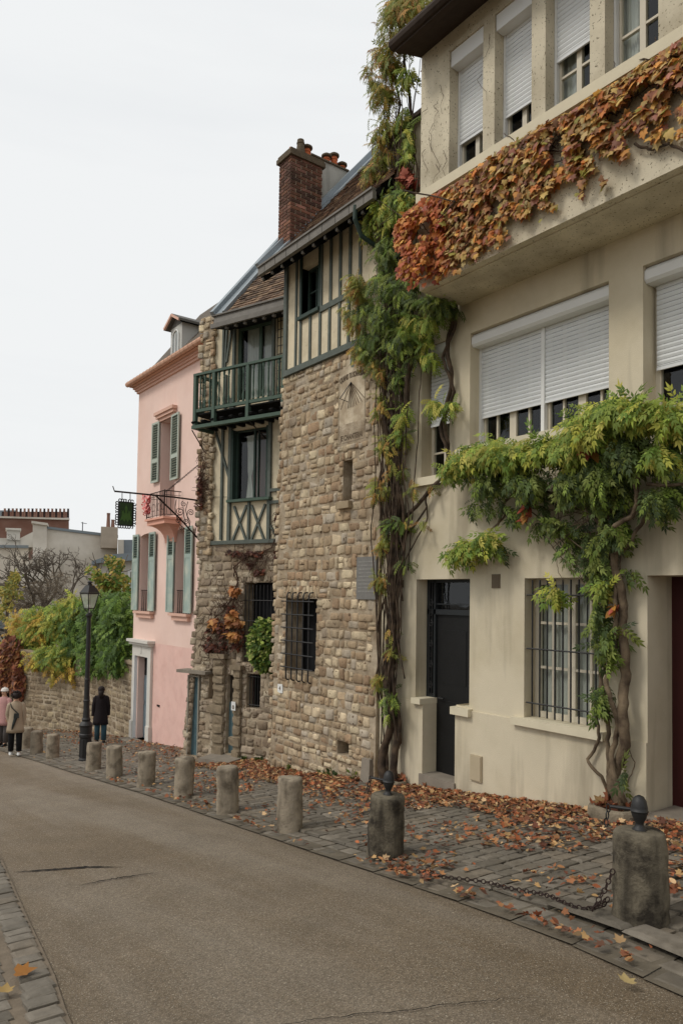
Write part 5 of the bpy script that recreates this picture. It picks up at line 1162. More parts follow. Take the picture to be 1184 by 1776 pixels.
vine('foliage', vl, W, [(630, 495, 22, 26, 120, .05, .5), (622, 540, 18, 34, 96, .05, .45), (640, 610, 18, 26, 72, .05, .4), (664, 640, 18, 20, 48, .05, .4), (668, 700, 14, 30, 40, .05, .3), (676, 780, 18, 30, 56, .05, .3), (668, 850, 16, 26, 48, .05, .3), (672, 930, 18, 26, 48, .05, .3), (666, 1000, 14, 22, 32, .05, .3), (684, 1110, 8, 30, 20, .1, .3), (670, 1180, 12, 20, 32, .1, .3), (720, 900, 24, 12, 19, .05, .2), (735, 850, 26, 10, 19, .05, .25), (690, 810, 20, 14, 32, .05, .3), (645, 360, 10, 20, 24, .05, .3), (650, 430, 12, 20, 24, .05, .3)], (.10, .18), TW, YB)
vine('foliage', vl, W, [(755, 122, 18, 20, 70, .02, .1), (712, 310, 16, 26, 60, .05, .3)], (.08, .13), TC, [hexc('b5654f'), hexc('c27a60'), hexc('a04a3a')])

# ---- second creeper, over the barred window
vr = thing('wisteria', 'thick wisteria with a grey trunk spreading under the wide shuttered window', 'climbing plant', tuple(onX(1068, 1398, 6.6)))
mb = MB()
stems(mb, W, [
    ([(1072, 1400), (1066, 1350), (1078, 1290), (1086, 1220), (1078, 1160), (1086, 1100), (1074, 1040), (1070, 980), (1062, 920), (1056, 870)], .062, .035, .16),
    ([(1062, 1400), (1052, 1370), (1060, 1320), (1048, 1250), (1046, 1170), (1050, 1100), (1036, 1040), (1010, 990), (990, 930), (960, 900)], .026, .014, .12),
    ([(1056, 1398), (1040, 1345), (1022, 1318), (1034, 1270), (1040, 1200), (1044, 1140), (1056, 1060), (1050, 990), (1070, 930)], .018, .014, .1),
    ([(1078, 1390), (1064, 1310), (1066, 1250), (1056, 1180), (1062, 1110), (1072, 1050), (1060, 980), (1078, 920)], .03, .02, .2),
    ([(1040, 1035), (1026, 985), (1000, 955), (975, 915), (960, 870)], .016, .008, .1), ([(1060, 960), (1100, 940), (1112, 905), (1108, 860), (1096, 830)], .02, .018, .25),
    ([(1068, 915), (1092, 895), (1104, 850), (1118, 800), (1110, 780), (1096, 768)], .025, .018, .45), ([(1118, 840), (1150, 842), (1190, 838)], .018, .014, .5),
    ([(1060, 900), (1010, 870), (950, 855), (880, 845), (820, 835)], .022, .012, .2), ([(858, 915), (870, 880), (900, 850), (940, 840)], .016, .02, .15), ([(840, 940), (862, 910), (880, 880)], .012, .012, .12),
    ([(1070, 930), (1020, 890), (985, 850), (1000, 820)], .02, .012, .3), ([(1090, 1370), (1095, 1330), (1085, 1280)], .006, .004, .1), ([(925, 905), (955, 950), (972, 985), (974, 1010)], .004, .003, .05)], seed=6, tw=.03)
stems(mb, W, [([(rr.uniform(900, 1090), rr.uniform(840, 900)), (rr.uniform(930, 1090), rr.uniform(880, 960)), (1050+rr.uniform(-25, 25), rr.uniform(980, 1060))], .007, .004, rr.uniform(.06, .3)) for _ in range(16)], seed=7, tw=.02)
mb.build('trunk', m_twigl, vr, smooth=True)
vine('foliage', vr, W, [(800, 812, 22, 16, 68, .15, .5), (835, 795, 36, 22, 127, .2, .6), (885, 785, 46, 24, 170, .2, .7), (945, 775, 40, 24, 110, .2, .7), (1010, 780, 40, 26, 119, .25, .8), (1050, 745, 46, 32, 187, .3, .9), (1100, 720, 50, 22, 187, .3, .95), (1150, 712, 46, 18, 153, .3, .95), (1184, 730, 30, 24, 93, .3, .9), (1164, 795, 24, 20, 39, .4, .9), (810, 955, 34, 20, 93, .05, .35), (845, 930, 26, 16, 51, .05, .35), (975, 1022, 20, 14, 42, .02, .25), (1060, 1012, 14, 14, 22, .1, .3), (905, 790, 30, 20, 51, .3, .7)], (.11, .20), TW3, LG, down=.45, out=.7)
vine('foliage', vr, W, [(860, 830, 46, 26, 120, .1, .55), (930, 830, 50, 34, 158, .1, .6), (1000, 840, 50, 40, 173, .1, .65), (1060, 830, 50, 50, 210, .1, .7), (1110, 790, 46, 50, 158, .1, .8), (1160, 860, 30, 46, 99, .1, .7), (1176, 800, 22, 40, 73, .1, .7), (1060, 910, 36, 46, 125, .05, .45), (1040, 980, 26, 36, 57, .05, .3), (1000, 960, 20, 20, 18, .05, .3), (880, 880, 30, 18, 31, .05, .35), (940, 895, 14, 24, 15, .05, .3), (830, 880, 16, 12, 11, .05, .3), (980, 900, 34, 26, 41, .05, .4), (1024, 770, 30, 30, 57, .1, .5)], (.10, .18), TW3, DG+LG[:2])
vine('foliage', vr, W, [(1044, 1090, 12, 60, 36, .1, .35), (1070, 1120, 16, 50, 36, .1, .35), (1056, 1200, 16, 40, 24, .1, .35), (1080, 1080, 16, 14, 15, .1, .35), (1100, 990, 12, 8, 7, .05, .2), (1092, 1340, 8, 6, 4, .1, .3), (870, 950, 12, 10, 8, .05, .25), (1010, 925, 16, 12, 12, .05, .3)], (.11, .2), TW3, DG+LG[:2])
vine('foliage', vr, W, [(925, 880, 5, 26, 26, .2, .35), (1048, 790, 8, 10, 14, .4, .7), (1078, 1055, 8, 8, 8, .1, .3)], (.08, .14), TO, [hexc('a0503c'), hexc('b5803a')])

# ---- the orange creeper on the parapet
pc = thing('virginia_creeper', 'orange and rust coloured creeper covering the parapet of the cream house', 'climbing plant', tuple(U.P(5.5, 4.2, .1)))
topl = [(690, 395), (715, 365), (745, 345), (800, 315), (860, 268), (920, 232), (1000, 190), (1060, 150), (1120, 112), (1200, 62)]
botl = [(690, 480), (715, 502), (745, 498), (800, 470), (860, 430), (920, 395), (1000, 352), (1060, 318), (1120, 285), (1200, 250)]
def yint(L, x):
    for p, q in zip(L[:-1], L[1:]):
        if p[0] <= x <= q[0]: return p[1]+(q[1]-p[1])*(x-p[0])/(q[0]-p[0])
    return L[-1][1]
Ps = []; Dn = []
while len(Ps) < 6400:
    x = rng.uniform(692, 1200)+0; u = rng.beta(1.1, 1.6); yt, yb = yint(topl, x), yint(botl, x)
    nv = mnoise.noise(Vector((x/34, (yt+(yb-yt)*u)/34, 3.1)))+.5*mnoise.noise(Vector((x/13, (yt+(yb-yt)*u)/13, 7.1)))
    lim = -.32 if x < 880 else -.08+.14*(u > .5)*(x > 1000)
    if x > 870 and u > .85-.22*min(1, (x-870)/200): lim += .16
    if nv < lim and u > .05: continue
    d = rng.uniform(.015, .16)*(1.1 if u < .4 else .8)
    if x < 745: d = rng.uniform(.05, .3)
    a, z = U.az(x, yt+(yb-yt)*u, d*.7)
    if x > 745 and a > UC: continue
    if d < .1 and z > 4.92: d = .1+rng.uniform(0, .08)
    Ps.append(tuple(U.P(a, z, d)))
Ps = np.array(Ps); t, n = orient(len(Ps), U, .25, .9, .35)
left = Ps[:, 1] > 6.0
cr = lambda sel, cols, nm: scatter(nm, Ps[sel], t[sel], n[sel], rng.uniform(.04, .105, int(sel.sum())), TC, cols, m_leaf, pc, (.75, 1.35))
pick = rng.random(len(Ps))
cr(left, RD+OR[:4], 'foliage'); cr((~left) & (pick < .72), OR, 'foliage'); cr((~left) & (pick >= .72), [hexc('c2a562'), hexc('b3965a'), hexc('cdb078'), hexc('a38f5e')], 'foliage')
mb = MB(); rq = random.Random(3); tw = []
for i in range(90):
    x = rq.uniform(705, 1190); y0 = yint(topl, x)+rq.uniform(4, 60); pts = [(x, y0)]
    for k in range(3): x += rq.uniform(-30, 34); y0 += rq.uniform(-22, 26); pts.append((x, min(y0, yint(botl, min(max(x, 691), 1199))-5)))
    tw.append((pts, .006, .003, rq.uniform(.02, .08)))
tw += [([(1100, 250), (1130, 258), (1160, 250), (1200, 265)], .014, .012, .06), ([(1060, 250), (1020, 245), (980, 262), (940, 262)], .01, .006, .04), ([(700, 330), (790, 350), (760, 380)], .01, .006, .2)]
stems(mb, U, tw, seed=5, tw=.008); mb.build('twigs', m_twig, pc)
mb = MB(); rq = random.Random(31); tw = []
for (x0, y0) in ((742, 190), (752, 215), (760, 180), (738, 260), (770, 262), (756, 285), (745, 240), (765, 150), (836, 130), (850, 60)):
    x, y = x0, y0; pts = [(x, y)]
    for k in range(4): x += rq.uniform(-9, 9); y += rq.uniform(4, 18); pts.append((x, y))
    mb = MB(); stems(mb, U, [(pts, .0028, .0015, .006)], seed=15, tw=.001, jit=.004); mb.build('dry_tendril', m_twig, pc)

# ---- withered creeper on the timbered house
dc = thing('withered_creeper', 'withered brown creeper with a few orange leaves on the rubble base of the timbered house', 'climbing plant', tuple(B.P(1.2, -.8, .1)))
mb = MB()
stems(mb, B, [([(408, 1110), (404, 1060), (412, 1010), (405, 985), (430, 965), (470, 950), (488, 920)], .02, .008, .06), ([(404, 1040), (385, 1060), (368, 1075), (350, 1110)], .014, .006, .08), ([(405, 1000), (404, 975)], .015, .006, .06), ([(488, 925), (476, 900), (480, 870)], .008, .004, .05), ([(352, 700+160), (349, 830), (354, 800), (350, 770)], .012, .005, .1)], seed=9, tw=.02)
rq = random.Random(6); tw = []
for (cx, cy, sx, sy, n_) in ((385, 1085, 34, 45, 120), (400, 1040, 24, 40, 70), (440, 965, 40, 16, 60), (352, 830, 7, 60, 60), (372, 1120, 24, 20, 50), (484, 905, 7, 22, 26)):
    for i in range(n_):
        x, y = rq.gauss(cx, sx*.5), rq.gauss(cy, sy*.5); pts = [(x, y)]
        for k in range(2): x += rq.uniform(-12, 12); y += rq.uniform(-6, 18); pts.append((x, y))
        tw.append((pts, .006, .003, rq.uniform(.05, .2)))
stems(mb, B, tw, seed=10, tw=.01); mb.build('twigs', mat('dead_vine_bark', hexc('4a352a'), .95, .3, 20), dc)
vine('foliage', dc, B, [(407, 1022, 12, 10, 22, .1, .3), (408, 1060, 14, 24, 26, .1, .3), (404, 1105, 12, 10, 26, .1, .3), (418, 1082, 8, 6, 8, .1, .3), (382, 1078, 20, 10, 14, .1, .3)], (.10, .17), TC, [hexc('b87844'), hexc('a4683c'), hexc('c08c50')])
vine('foliage', dc, B, [(352, 860, 6, 60, 70, .05, .15), (440, 960, 40, 10, 60, .03, .12), (484, 900, 7, 26, 50, .03, .12), (395, 1090, 30, 40, 120, .05, .25), (372, 1120, 22, 18, 60, .05, .2), (446, 990, 20, 18, 20, .03, .1)], (.05, .1), TC, [hexc('5a3226'), hexc('6f3c2c'), hexc('4a2a20'), hexc('7a4a30')])
bs = thing('laurel_bush', 'rounded variegated evergreen bush growing out below the barred opening', 'bush', tuple(B.P(.3, az(455, 1165)[1], .2)))
P_ = []
for _ in range(1500):
    v = rng.normal(size=3); v /= np.linalg.norm(v); v *= rng.uniform(.7, 1)**.5
    a, z = az(456, 1118, .35); P_.append(tuple(B.P(a+v[0]*.33, z+v[2]*.50, .28+v[1]*.28)))
P_ = np.array(P_); t, n = orient(len(P_), B, .6, .3, .6); scatter('foliage', P_, t, n, rng.uniform(.07, .12, len(P_)), TO, [hexc('7d9440'), hexc('98a850'), hexc('557030'), hexc('b0b568'), hexc('48642c')], m_leaf, bs)
mb = MB(); stems(mb, B, [([(470, 1165), (462, 1135), (450, 1100)], .02, .01, .2), ([(470, 1165), (474, 1130), (476, 1095)], .018, .008, .2)], seed=3); mb.build('trunk', m_twig, bs)

# ---- beyond the garden wall
gwis = thing('garden_wisteria', 'broad mass of green and yellow foliage spilling over the stone garden wall', 'climbing plant', (7.6, 24, -3.2))
def mass(clumps, Y0, n_, seed, spread=1.0, size=(.2, .34), tpl=TW3):
    Ps = []
    for (px, py, rx, ry, k, yoff) in clumps:
        sub = [(rng.normal(0, .42), rng.normal(0, .42)) for _ in range(max(4, k//16))]
        for _ in range(int(k*1.6)):
            c = sub[rng.integers(len(sub))]; x, y = c[0]+rng.normal(0, .16), c[1]+rng.normal(0, .16)
            if x*x+y*y > 1.2: continue
            D_ = Y0(px)+yoff+rng.uniform(-.5, .5)*spread; v = ray(px+rx*x, py+ry*y); Ps.append(tuple(v*(D_/v.dot(FF))))
    return np.array(Ps)
cam_h = Frame((0, 0, 0), (-FF.y, FF.x, 0)); cam_h.n = Vector((-.75, -.45, 0)).normalized()
def Yw(px):
    v = ray(px, 1150); best = 27.5
    for (p, q) in zip(gpts[:-1], gpts[1:]):
        dx, dy = q[0]-p[0], q[1]-p[1]; den = v.x*dy-v.y*dx
        if abs(den) < 1e-6: continue
        t = (p[0]*dy-p[1]*dx)/den; u = (v.x*p[1]-v.y*p[0])/(dx*v.y-dy*v.x) if abs(dx*v.y-dy*v.x) > 1e-9 else -1
        if -.02 <= u <= 1.02: return t*v.dot(FF)+.35
    return best
def mass_leaves(nm, par, cl, cols, size=(.2, .34), tpl=TW3, spread=1.2, jit=.5, out=.55, down=.35, kv=(.6, 1.25)):
    P = mass(cl, Yw, 0, 0, spread); t, n = orient(len(P), cam_h, out, down, jit); return scatter(nm, P, t, n, rng.uniform(*size, len(P)), tpl, cols, m_leaf, par, kv)
mass_leaves('foliage', gwis, [(205, 1090, 26, 60, 900, 0), (170, 1085, 34, 52, 900, 0), (205, 1135, 24, 34, 420, -.4), (170, 1145, 26, 22, 260, -.4), (140, 1100, 30, 46, 520, .3), (190, 1050, 34, 22, 300, .3)], [hexc('5c7a30'), hexc('4a6628'), hexc('6c8a36'), hexc('7c9640'), hexc('3e5622')])
mass_leaves('foliage', gwis, [(120, 1080, 40, 40, 800, .3), (80, 1085, 40, 36, 700, .6), (60, 1110, 30, 30, 360, .6), (150, 1048, 40, 18, 260, .5), (110, 1135, 26, 20, 240, -.4), (80, 1135, 20, 16, 130, -.4)], [hexc('8fa03e'), hexc('a6aa44'), hexc('768e38'), hexc('b8b04c'), hexc('627c32')])
mass_leaves('foliage', gwis, [(40, 1100, 26, 24, 320, .6), (70, 1090, 30, 20, 160, .3), (95, 1150, 16, 26, 100, -.2), (60, 1140, 14, 24, 90, -.2), (80, 1062, 20, 10, 50, .4), (30, 1080, 14, 16, 90, .8), (118, 1160, 14, 18, 60, -.3)], [hexc('ccb448'), hexc('b8a444'), hexc('c49c48'), hexc('9c9842')])
mb = MB(); rq = random.Random(15)
for i in range(60):
    px, py = rq.uniform(40, 222), rq.uniform(1075, 1150); v = ray(px, py); p = v*((Yw(px)+.2)/v.dot(FF)); pts = [p]
    for k in range(3): p = p+Vector((rq.uniform(-.2, .2), rq.uniform(-.2, .2), rq.uniform(-.35, .05))); pts.append(p)
    mb.tube(pts, .012, 4)
for px in (60, 110, 160, 205): v = ray(px, 1100); p = v*((Yw(px)+.7)/v.dot(FF)); mb.tube([Vector((p.x, p.y, gz(p.x, p.y)-.2)), p+Vector((.1, 0, -.6)), p], [.07, .05, .03], 6)
mb.build('stems', m_twig, gwis)
ivy = thing('red_ivy', 'rust red ivy hanging over the far left end of the garden wall', 'climbing plant', (5.5, 28, -4.5))
mass_leaves('foliage', ivy, [(20, 1150, 24, 46, 1300, -.55), (4, 1160, 16, 46, 700, -.55), (34, 1180, 9, 34, 360, -.55), (-25, 1150, 30, 50, 400, -.55)], [hexc('985c40'), hexc('844a38'), hexc('ac7048'), hexc('704838'), hexc('b58452')], (.14, .24), TC, spread=.25, out=.2, down=.9)
mb = MB()
for i in range(12):
    px = rq.uniform(-10, 38); v = ray(px, 1220); p = v*((Yw(px)-.5)/v.dot(FF)); mb.tube([p, p+Vector((.05, .05, .6)), p+Vector((-.05, 0, 1.3))], .015, 4)
mb.build('stems', m_twig, ivy)

def grow(mb, p, d, L_, r, depth, rq, up=.12, spread=.6, shrink=.74, nb=(2, 3), wig=.22):
    pts = [p]; dd = d.normalized(); q = p; n = 4
    for i in range(n):
        dd = (dd+Vector((rq.gauss(0, wig), rq.gauss(0, wig), rq.gauss(0, wig)+up*.3))).normalized(); q = q+dd*(L_/n); pts.append(q)
    r2 = r*.68; mb.tube(pts, [r+(r2-r)*i/n for i in range(n+1)], 6 if r > .03 else 4, cap=False)
    if depth <= 0: return
    for k in range(rq.randint(*nb)):
        nd = (dd+Vector((rq.gauss(0, spread), rq.gauss(0, spread), rq.gauss(up, spread*.7)))).normalized(); grow(mb, pts[rq.choice((-1, -1, -2, -3))] if k else q, nd, L_*shrink*rq.uniform(.8, 1.15), r2, depth-1, rq, up, spread, shrink, nb, wig)
v = ray(76, 1095); tb = v*(33/v.dot(FF)); tb.z -= 1.5
bt = thing('bare_tree', 'leafless spreading tree in front of the white gable wall', 'tree', tuple(tb))
mb = MB(); rq = random.Random(21); top = v*(33/v.dot(FF))+Vector((0, 0, 1.3)); mb.tube([tb, tb.lerp(top, .5)+Vector((.05, 0, 0)), top], [.22, .19, .16], 8)
cr_ = RR.copy(); cr_.z = 0; cr_.normalize()
for dv in (cr_*-1.2+Vector((0, 0, .7)), cr_*-.5+Vector((0, 0, 1)), cr_*.15+Vector((0, 0, 1.2)), cr_*.9+Vector((0, 0, .8)), cr_*1.2+Vector((0, 0, .25)), cr_*-1.1+Vector((0, 0, .25)), Vector((.3, .8, .6)), Vector((-.5, -.7, .7))):
    grow(mb, top+Vector((0, 0, rq.uniform(-.4, .1))), dv, 1.25, .07, 6, rq, up=.05, spread=.55, nb=(2, 3), shrink=.70)
mb.build('trunk', mat('grey_bark', hexc('5f564c'), .95, .25, 8), bt, smooth=True)
def tree_mass(nm, label, cat, cl, dist, cols, size, tpl, kv=(.6, 1.25), trunk=True, sp=2.0):
    global Yw
    old = Yw; Yw = lambda px: dist; px0, py0 = cl[0][0], cl[0][1]; v = ray(px0, py0); p = v*(dist/v.dot(FF)); base = Vector((p.x, p.y, gz(p.x, p.y)-.5)); t = thing(nm, label, cat, tuple(base))
    mass_leaves('foliage', t, cl, cols, size, tpl, spread=sp, kv=kv)
    if trunk:
        mb = MB(); rq = random.Random(int(px0)); mb.tube([base, base.lerp(p, .6), p], [.12, .09, .05], 6)
        for i in range(7): grow(mb, base.lerp(p, rq.uniform(.5, .95)), Vector((rq.gauss(0, .6), rq.gauss(0, .6), 1)), .9, .035, 2, rq)
        mb.build('trunk', MATS['grey_bark'], t)
    Yw = old; return t
tree_mass('small_tree', 'loose green and yellow leaved tree behind the street lamp', 'tree', [(190, 1015, 34, 26, 420, 0), (168, 1000, 20, 20, 160, 0), (210, 1000, 20, 30, 200, 0), (195, 975, 26, 18, 80, 0), (220, 1030, 14, 20, 120, 0)], 28, [hexc('6f8838'), hexc('8a9a40'), hexc('a89a48'), hexc('58752f'), hexc('b59a50')], (.14, .24), TO)
tree_mass('brown_thicket', 'dense brown twiggy thicket behind the garden foliage', 'shrub', [(60, 1030, 40, 26, 1500, 0), (100, 1015, 28, 30, 1200, 0), (40, 1050, 40, 20, 900, 0), (115, 1040, 20, 20, 500, 0)], 31, [hexc('6b5f50'), hexc('7a6c5a'), hexc('5a5044'), hexc('83745e')], (.10, .22), (np.array([(0, 0, 0), (.05, .5, .02), (0, 1, 0), (-.05, .5, .02)]), [(0, 1, 2, 3)]), sp=1.5)
tree_mass('yellow_shrub', 'yellow green shrub leaning in from the left edge of the garden', 'shrub', [(14, 1030, 22, 20, 220, 0), (30, 1010, 16, 16, 130, 0), (6, 1060, 18, 16, 160, 0), (26, 1000, 10, 10, 50, 0)], 29, [hexc('a89a48'), hexc('8f8f45'), hexc('7a8040'), hexc('b5a050')], (.12, .2), TO)

# ================================================================ fallen leaves
FL = [hexc('9e6a48'), hexc('b07e54'), hexc('86553c'), hexc('b89464'), hexc('6e4636'), hexc('94593d'), hexc('c4a47c'), hexc('5c4032'), hexc('a6623e'), hexc('8f7452')]
Ps = []; 
while len(Ps) < 14500:
    y = rng.uniform(2.2, 13) if rng.random() < .8 else rng.uniform(9, 27); xw = wallX(y); xe = poly_at(RE, y)+.05; w_ = xw-xe
    band = max(0, min(1, rng.exponential(.24)))
    if y < 4.6: band = max(0, min(1, rng.exponential(.5)))
    x = xw-band*w_; nv = mnoise.noise(Vector((x*1.3, y*1.3, 0)))+.5*mnoise.noise(Vector((x*4, y*4, 2)))
    if band < .4:
        if nv < -.35: continue
    elif nv < -.05: continue
    if x > xw-.04 or x < xe: continue
    if y < 3.9 and x < 4.55 and rng.random() < .75: continue
    dn = .012+.02*(x-4.4)/2.4; Ps.append((x, y, gz(x, y)+dn+.012+rng.uniform(0, .03)))
for _ in range(420):
    y = rng.uniform(3.9, 6.5) if rng.random() < .6 else rng.uniform(2.4, 12); x = poly_at(RE, y)+rng.uniform(.0, .45)
    if mnoise.noise(Vector((x*2, y*1.2, 5))) > 0: Ps.append((x, y, gz(x, y)+.025+rng.uniform(0, .02)))
Ps = np.array(Ps); N = len(Ps); tip = rng.normal(0, 1, (N, 3)); tip[:, 2] *= .22; nr = rng.normal(0, .35, (N, 3))+np.array([[0, 0, 1]])
TCL = (TC[0]*np.array([1, 1, 1])+np.array([0, 0, 0]), TC[1]); v2 = TCL[0].copy(); v2[:, 2] = .35*(v2[:, 0]**2)*1.6+.25*(v2[:, 1]-.4)**2; TCL = (v2, TC[1])
half = rng.random(N) < .4
m_fall = mat('fallen_leaf', None, .8, .15, 20, attr=True, transl=.1)
fa = scatter('fallen_leaves', Ps[half], tip[half], nr[half], rng.uniform(.032, .072, int(half.sum())), TCL, FL, m_fall); struct(fa, 'stuff'); fa['label'] = 'brown and orange leaves lying over the pavement below the cream house'; fa['category'] = 'fallen leaves'
fb = scatter('fallen_leaves', Ps[~half], tip[~half], nr[~half], rng.uniform(.03, .068, int((~half).sum())), TO, FL, m_fall); struct(fb, 'stuff'); fb['label'] = 'narrow brown leaves scattered among the larger fallen leaves'; fb['category'] = 'fallen leaves'
for k, (px, py, c, s_, ang, lb_) in enumerate(((28, 1688, hexc('9a6832'), .12, -.3, 'curled amber leaf on the near left kerb setts'), (8, 1722, hexc('a88c58'), .09, 1.2, 'tan leaf at the left edge below the amber leaf'), (1088, 1706, hexc('a89466'), .09, .8, 'pale leaf alone on the asphalt at the lower right'))):
    p = onG(px, py, .03); o = scatter('fallen_leaf', np.array([tuple(p)]), np.array([[math.cos(ang), math.sin(ang), .05]]), np.array([[.1, -.2, 1.]]), np.array([s_]), TCL, [c], m_fall, None, (.9, 1.1)); tag(center(o), lb_, 'leaf')
# weeds at the foot of the wall
for k, (px, py, s_) in enumerate(((508, 1338, .16), (560, 1345, .13), (580, 1350, .18), (617, 1357, .2), (425, 1326, .12), (449, 1330, .12))):
    p = onX(px, py, 6.74) if px > 480 else B.P(az(px, py, .1)[0], az(px, py, .1)[1], .1); n_ = 60; pos = np.tile(np.array([tuple(p)]), (n_, 1))+rng.normal(0, s_*.35, (n_, 3))*np.array([[.5, 1, .3]]); pos[:, 2] = gz(p.x, p.y)+rng.uniform(0.02, s_*.6, n_)
    tp = rng.normal(0, .5, (n_, 3))+np.array([[-.3, 0, .8]]); nr_ = rng.normal(0, .5, (n_, 3))+np.array([[0, 0, 1]])
    o = scatter('weed', pos, tp, nr_, rng.uniform(.05, .11, n_), TO, DG, m_leaf)
    tag(center(o), ['leafy weed at the foot of the stone house left of the barred window', 'small weed at the wall foot between two larger tufts', 'bushy weed at the wall foot below the small square hole', 'dark green weed at the wall foot beside the wisteria trunk', 'tiny weed beside the stone door step', 'small tuft of weed right of the stone door step'][k], 'weed', 'weeds along the wall foot')

# ================================================================ bollards
def rough(o, amp, sc, seed=0):
    for v in o.data.vertices:
        n = mnoise.noise_vector(Vector(v.co)*sc+Vector((seed, seed*2, 0))); v.co += Vector(n)*amp
def bollard(px, py, h, r0, r1, label, cat='bollard', fin=False, dark=False, seed=0):
    p = onG(px, py, .015); q = p+Vector((FF.x, FF.y, 0)).normalized()*r0*.9; base = Vector((q.x, q.y, gz(q.x, q.y)-.05))
    root = thing('stone_bollard', label, cat, tuple(base), 'stone bollards along the kerb')
    mb = MB(); prof = [(r0, -.1)]+[(r0+(r1-r0)*t, .05+h*t) for t in [i/14 for i in range(14)]]+[(r1*.99, .05+h-.02), (r1*.93, .05+h), (r1*.5, .055+h), (.01, .058+h)]
    mb.lathe(base, prof, 28); o = mb.build('post', m_boll_d if dark else m_boll, root, smooth=True); rough(o, .013, 6, seed); rough(o, .007, 28, seed)
    rq = random.Random(seed); root.rotation_euler = (R_(rq.uniform(-2, 2)), R_(rq.uniform(-2, 2)), 0)
    if fin:
        z = .05+h; mb = MB(); mb.lathe(base+Vector((0, 0, z)), [(.042, -.01), (.046, .006), (.036, .016), (.025, .03), (.026, .045), (.040, .075), (.050, .105), (.0505, .112), (.055, .114), (.055, .121), (.051, .123), (.051, .14), (.044, .178), (.028, .205), (.008, .215)], 22); f_ = mb.build('iron_finial', m_iron, root, smooth=True)
        mb = MB(); z2 = base+Vector((0, 0, z+.122)); mb.tube([z2, z2+Vector((-.04, .09, 0)), z2+Vector((-.07, .16, 0))], .011, 8)
        for k in range(3):
            c0 = z2+Vector((-.075-.006*k, .17+.004*k, -.012-.045*k)); mb.tube([c0+Vector((.014*math.cos(t)*(k % 2), .014*math.cos(t)*(1-k % 2), .026*math.sin(t))) for t in [j*.7 for j in range(10)]], .0045, 5)
        mb.build('chain_hook', m_iron, f_)
    return root
bl = [(1129, 1612, .56, .175, .152, 'large mossy stone bollard with an iron finial at the right edge', True, True), (668, 1489, .54, .168, .15, 'mossy stone bollard with an iron finial left of the slack chain', True, True),
      (501, 1441, .55, .138, .135, 'plain stone bollard just left of the nearer two with finials', False, False), (393, 1409, .55, .138, .136, 'grey stone bollard below the stone door step', False, False), (315, 1383, .55, .14, .137, 'stone bollard with weeds at its foot before the blue grey door', False, False),
      (249, 1363, .54, .143, .14, 'stone bollard in front of the pink house doorway', False, False), (195, 1348, .55, .143, .14, 'stone bollard with a sloping chipped top before the dark coated person', False, False), (158, 1336, .53, .14, .14, 'stone bollard standing right before the street lamp', False, False),
      (88, 1315, .54, .14, .14, 'stone bollard left of the lamp beside a leaf heap', False, False), (60, 1307, .54, .14, .138, 'stone bollard between the lone one and the beige coated person', False, False), (42, 1299, .54, .16, .16, 'dark stone bollard half hidden behind the beige coated person', False, False), (2, 1287, .53, .16, .16, 'stone bollard at the very left edge behind the people', False, False)]
roots = [bollard(b[0], b[1], b[2], b[3], b[4], b[5], fin=b[6], dark=b[7], seed=i+1) for i, b in enumerate(bl)]
# slack chain on the ground from the right bollard
def link(mb, c, dr_, up, L_=.030, wd=.014, r=.0042):
    dr_ = dr_.normalized(); up = (up-dr_*up.dot(dr_)).normalized(); mb.tube([c+dr_*L_*math.cos(t)*.62+up*wd*math.sin(t) for t in [k*2*math.pi/10 for k in range(11)]], r, 5, cap=False)
b0 = roots[0].location; b1p = roots[1].location
cp = [Vector((b0.x-.15, b0.y+.10, b0.z+.36))]+[onG(px, py, .062 if px > 930 else .04) for px, py in ((1046, 1572), (1020, 1577), (1000, 1574), (960, 1556), (900, 1543), (850, 1532), (800, 1524), (750, 1518), (722, 1512))]
sagp = [cp[0], cp[0]+Vector((-.03, .03, -.12)), cp[0]+Vector((-.09, .08, -.24)), cp[1]+Vector((.04, 0, .035))]+cp[1:]
mb = MB(); acc = 0; prev = sagp[0]; k = 0; L = []
for p, q in zip(sagp[:-1], sagp[1:]):
    n = max(1, int((q-p).length/.004))
    for i in range(n): L.append(p.lerp(q, i/n))
i = 0; last = L[0]
for j, q in enumerate(L):
    if (q-last).length >= .031 or j == 0:
        nx_ = L[min(j+6, len(L)-1)]; d = nx_-q
        if d.length < 1e-4: continue
        side = d.cross(Vector((0, 0, 1))).normalized(); link(mb, q+side*.012*math.sin(j*.05), d, side if k % 2 else Vector((0, 0, 1))+side*.2); k += 1; last = q
ch = mb.build('chain', m_iron_b); tag(center(ch), 'rusty slack chain hanging from the right bollard and lying along the kerb', 'chain')
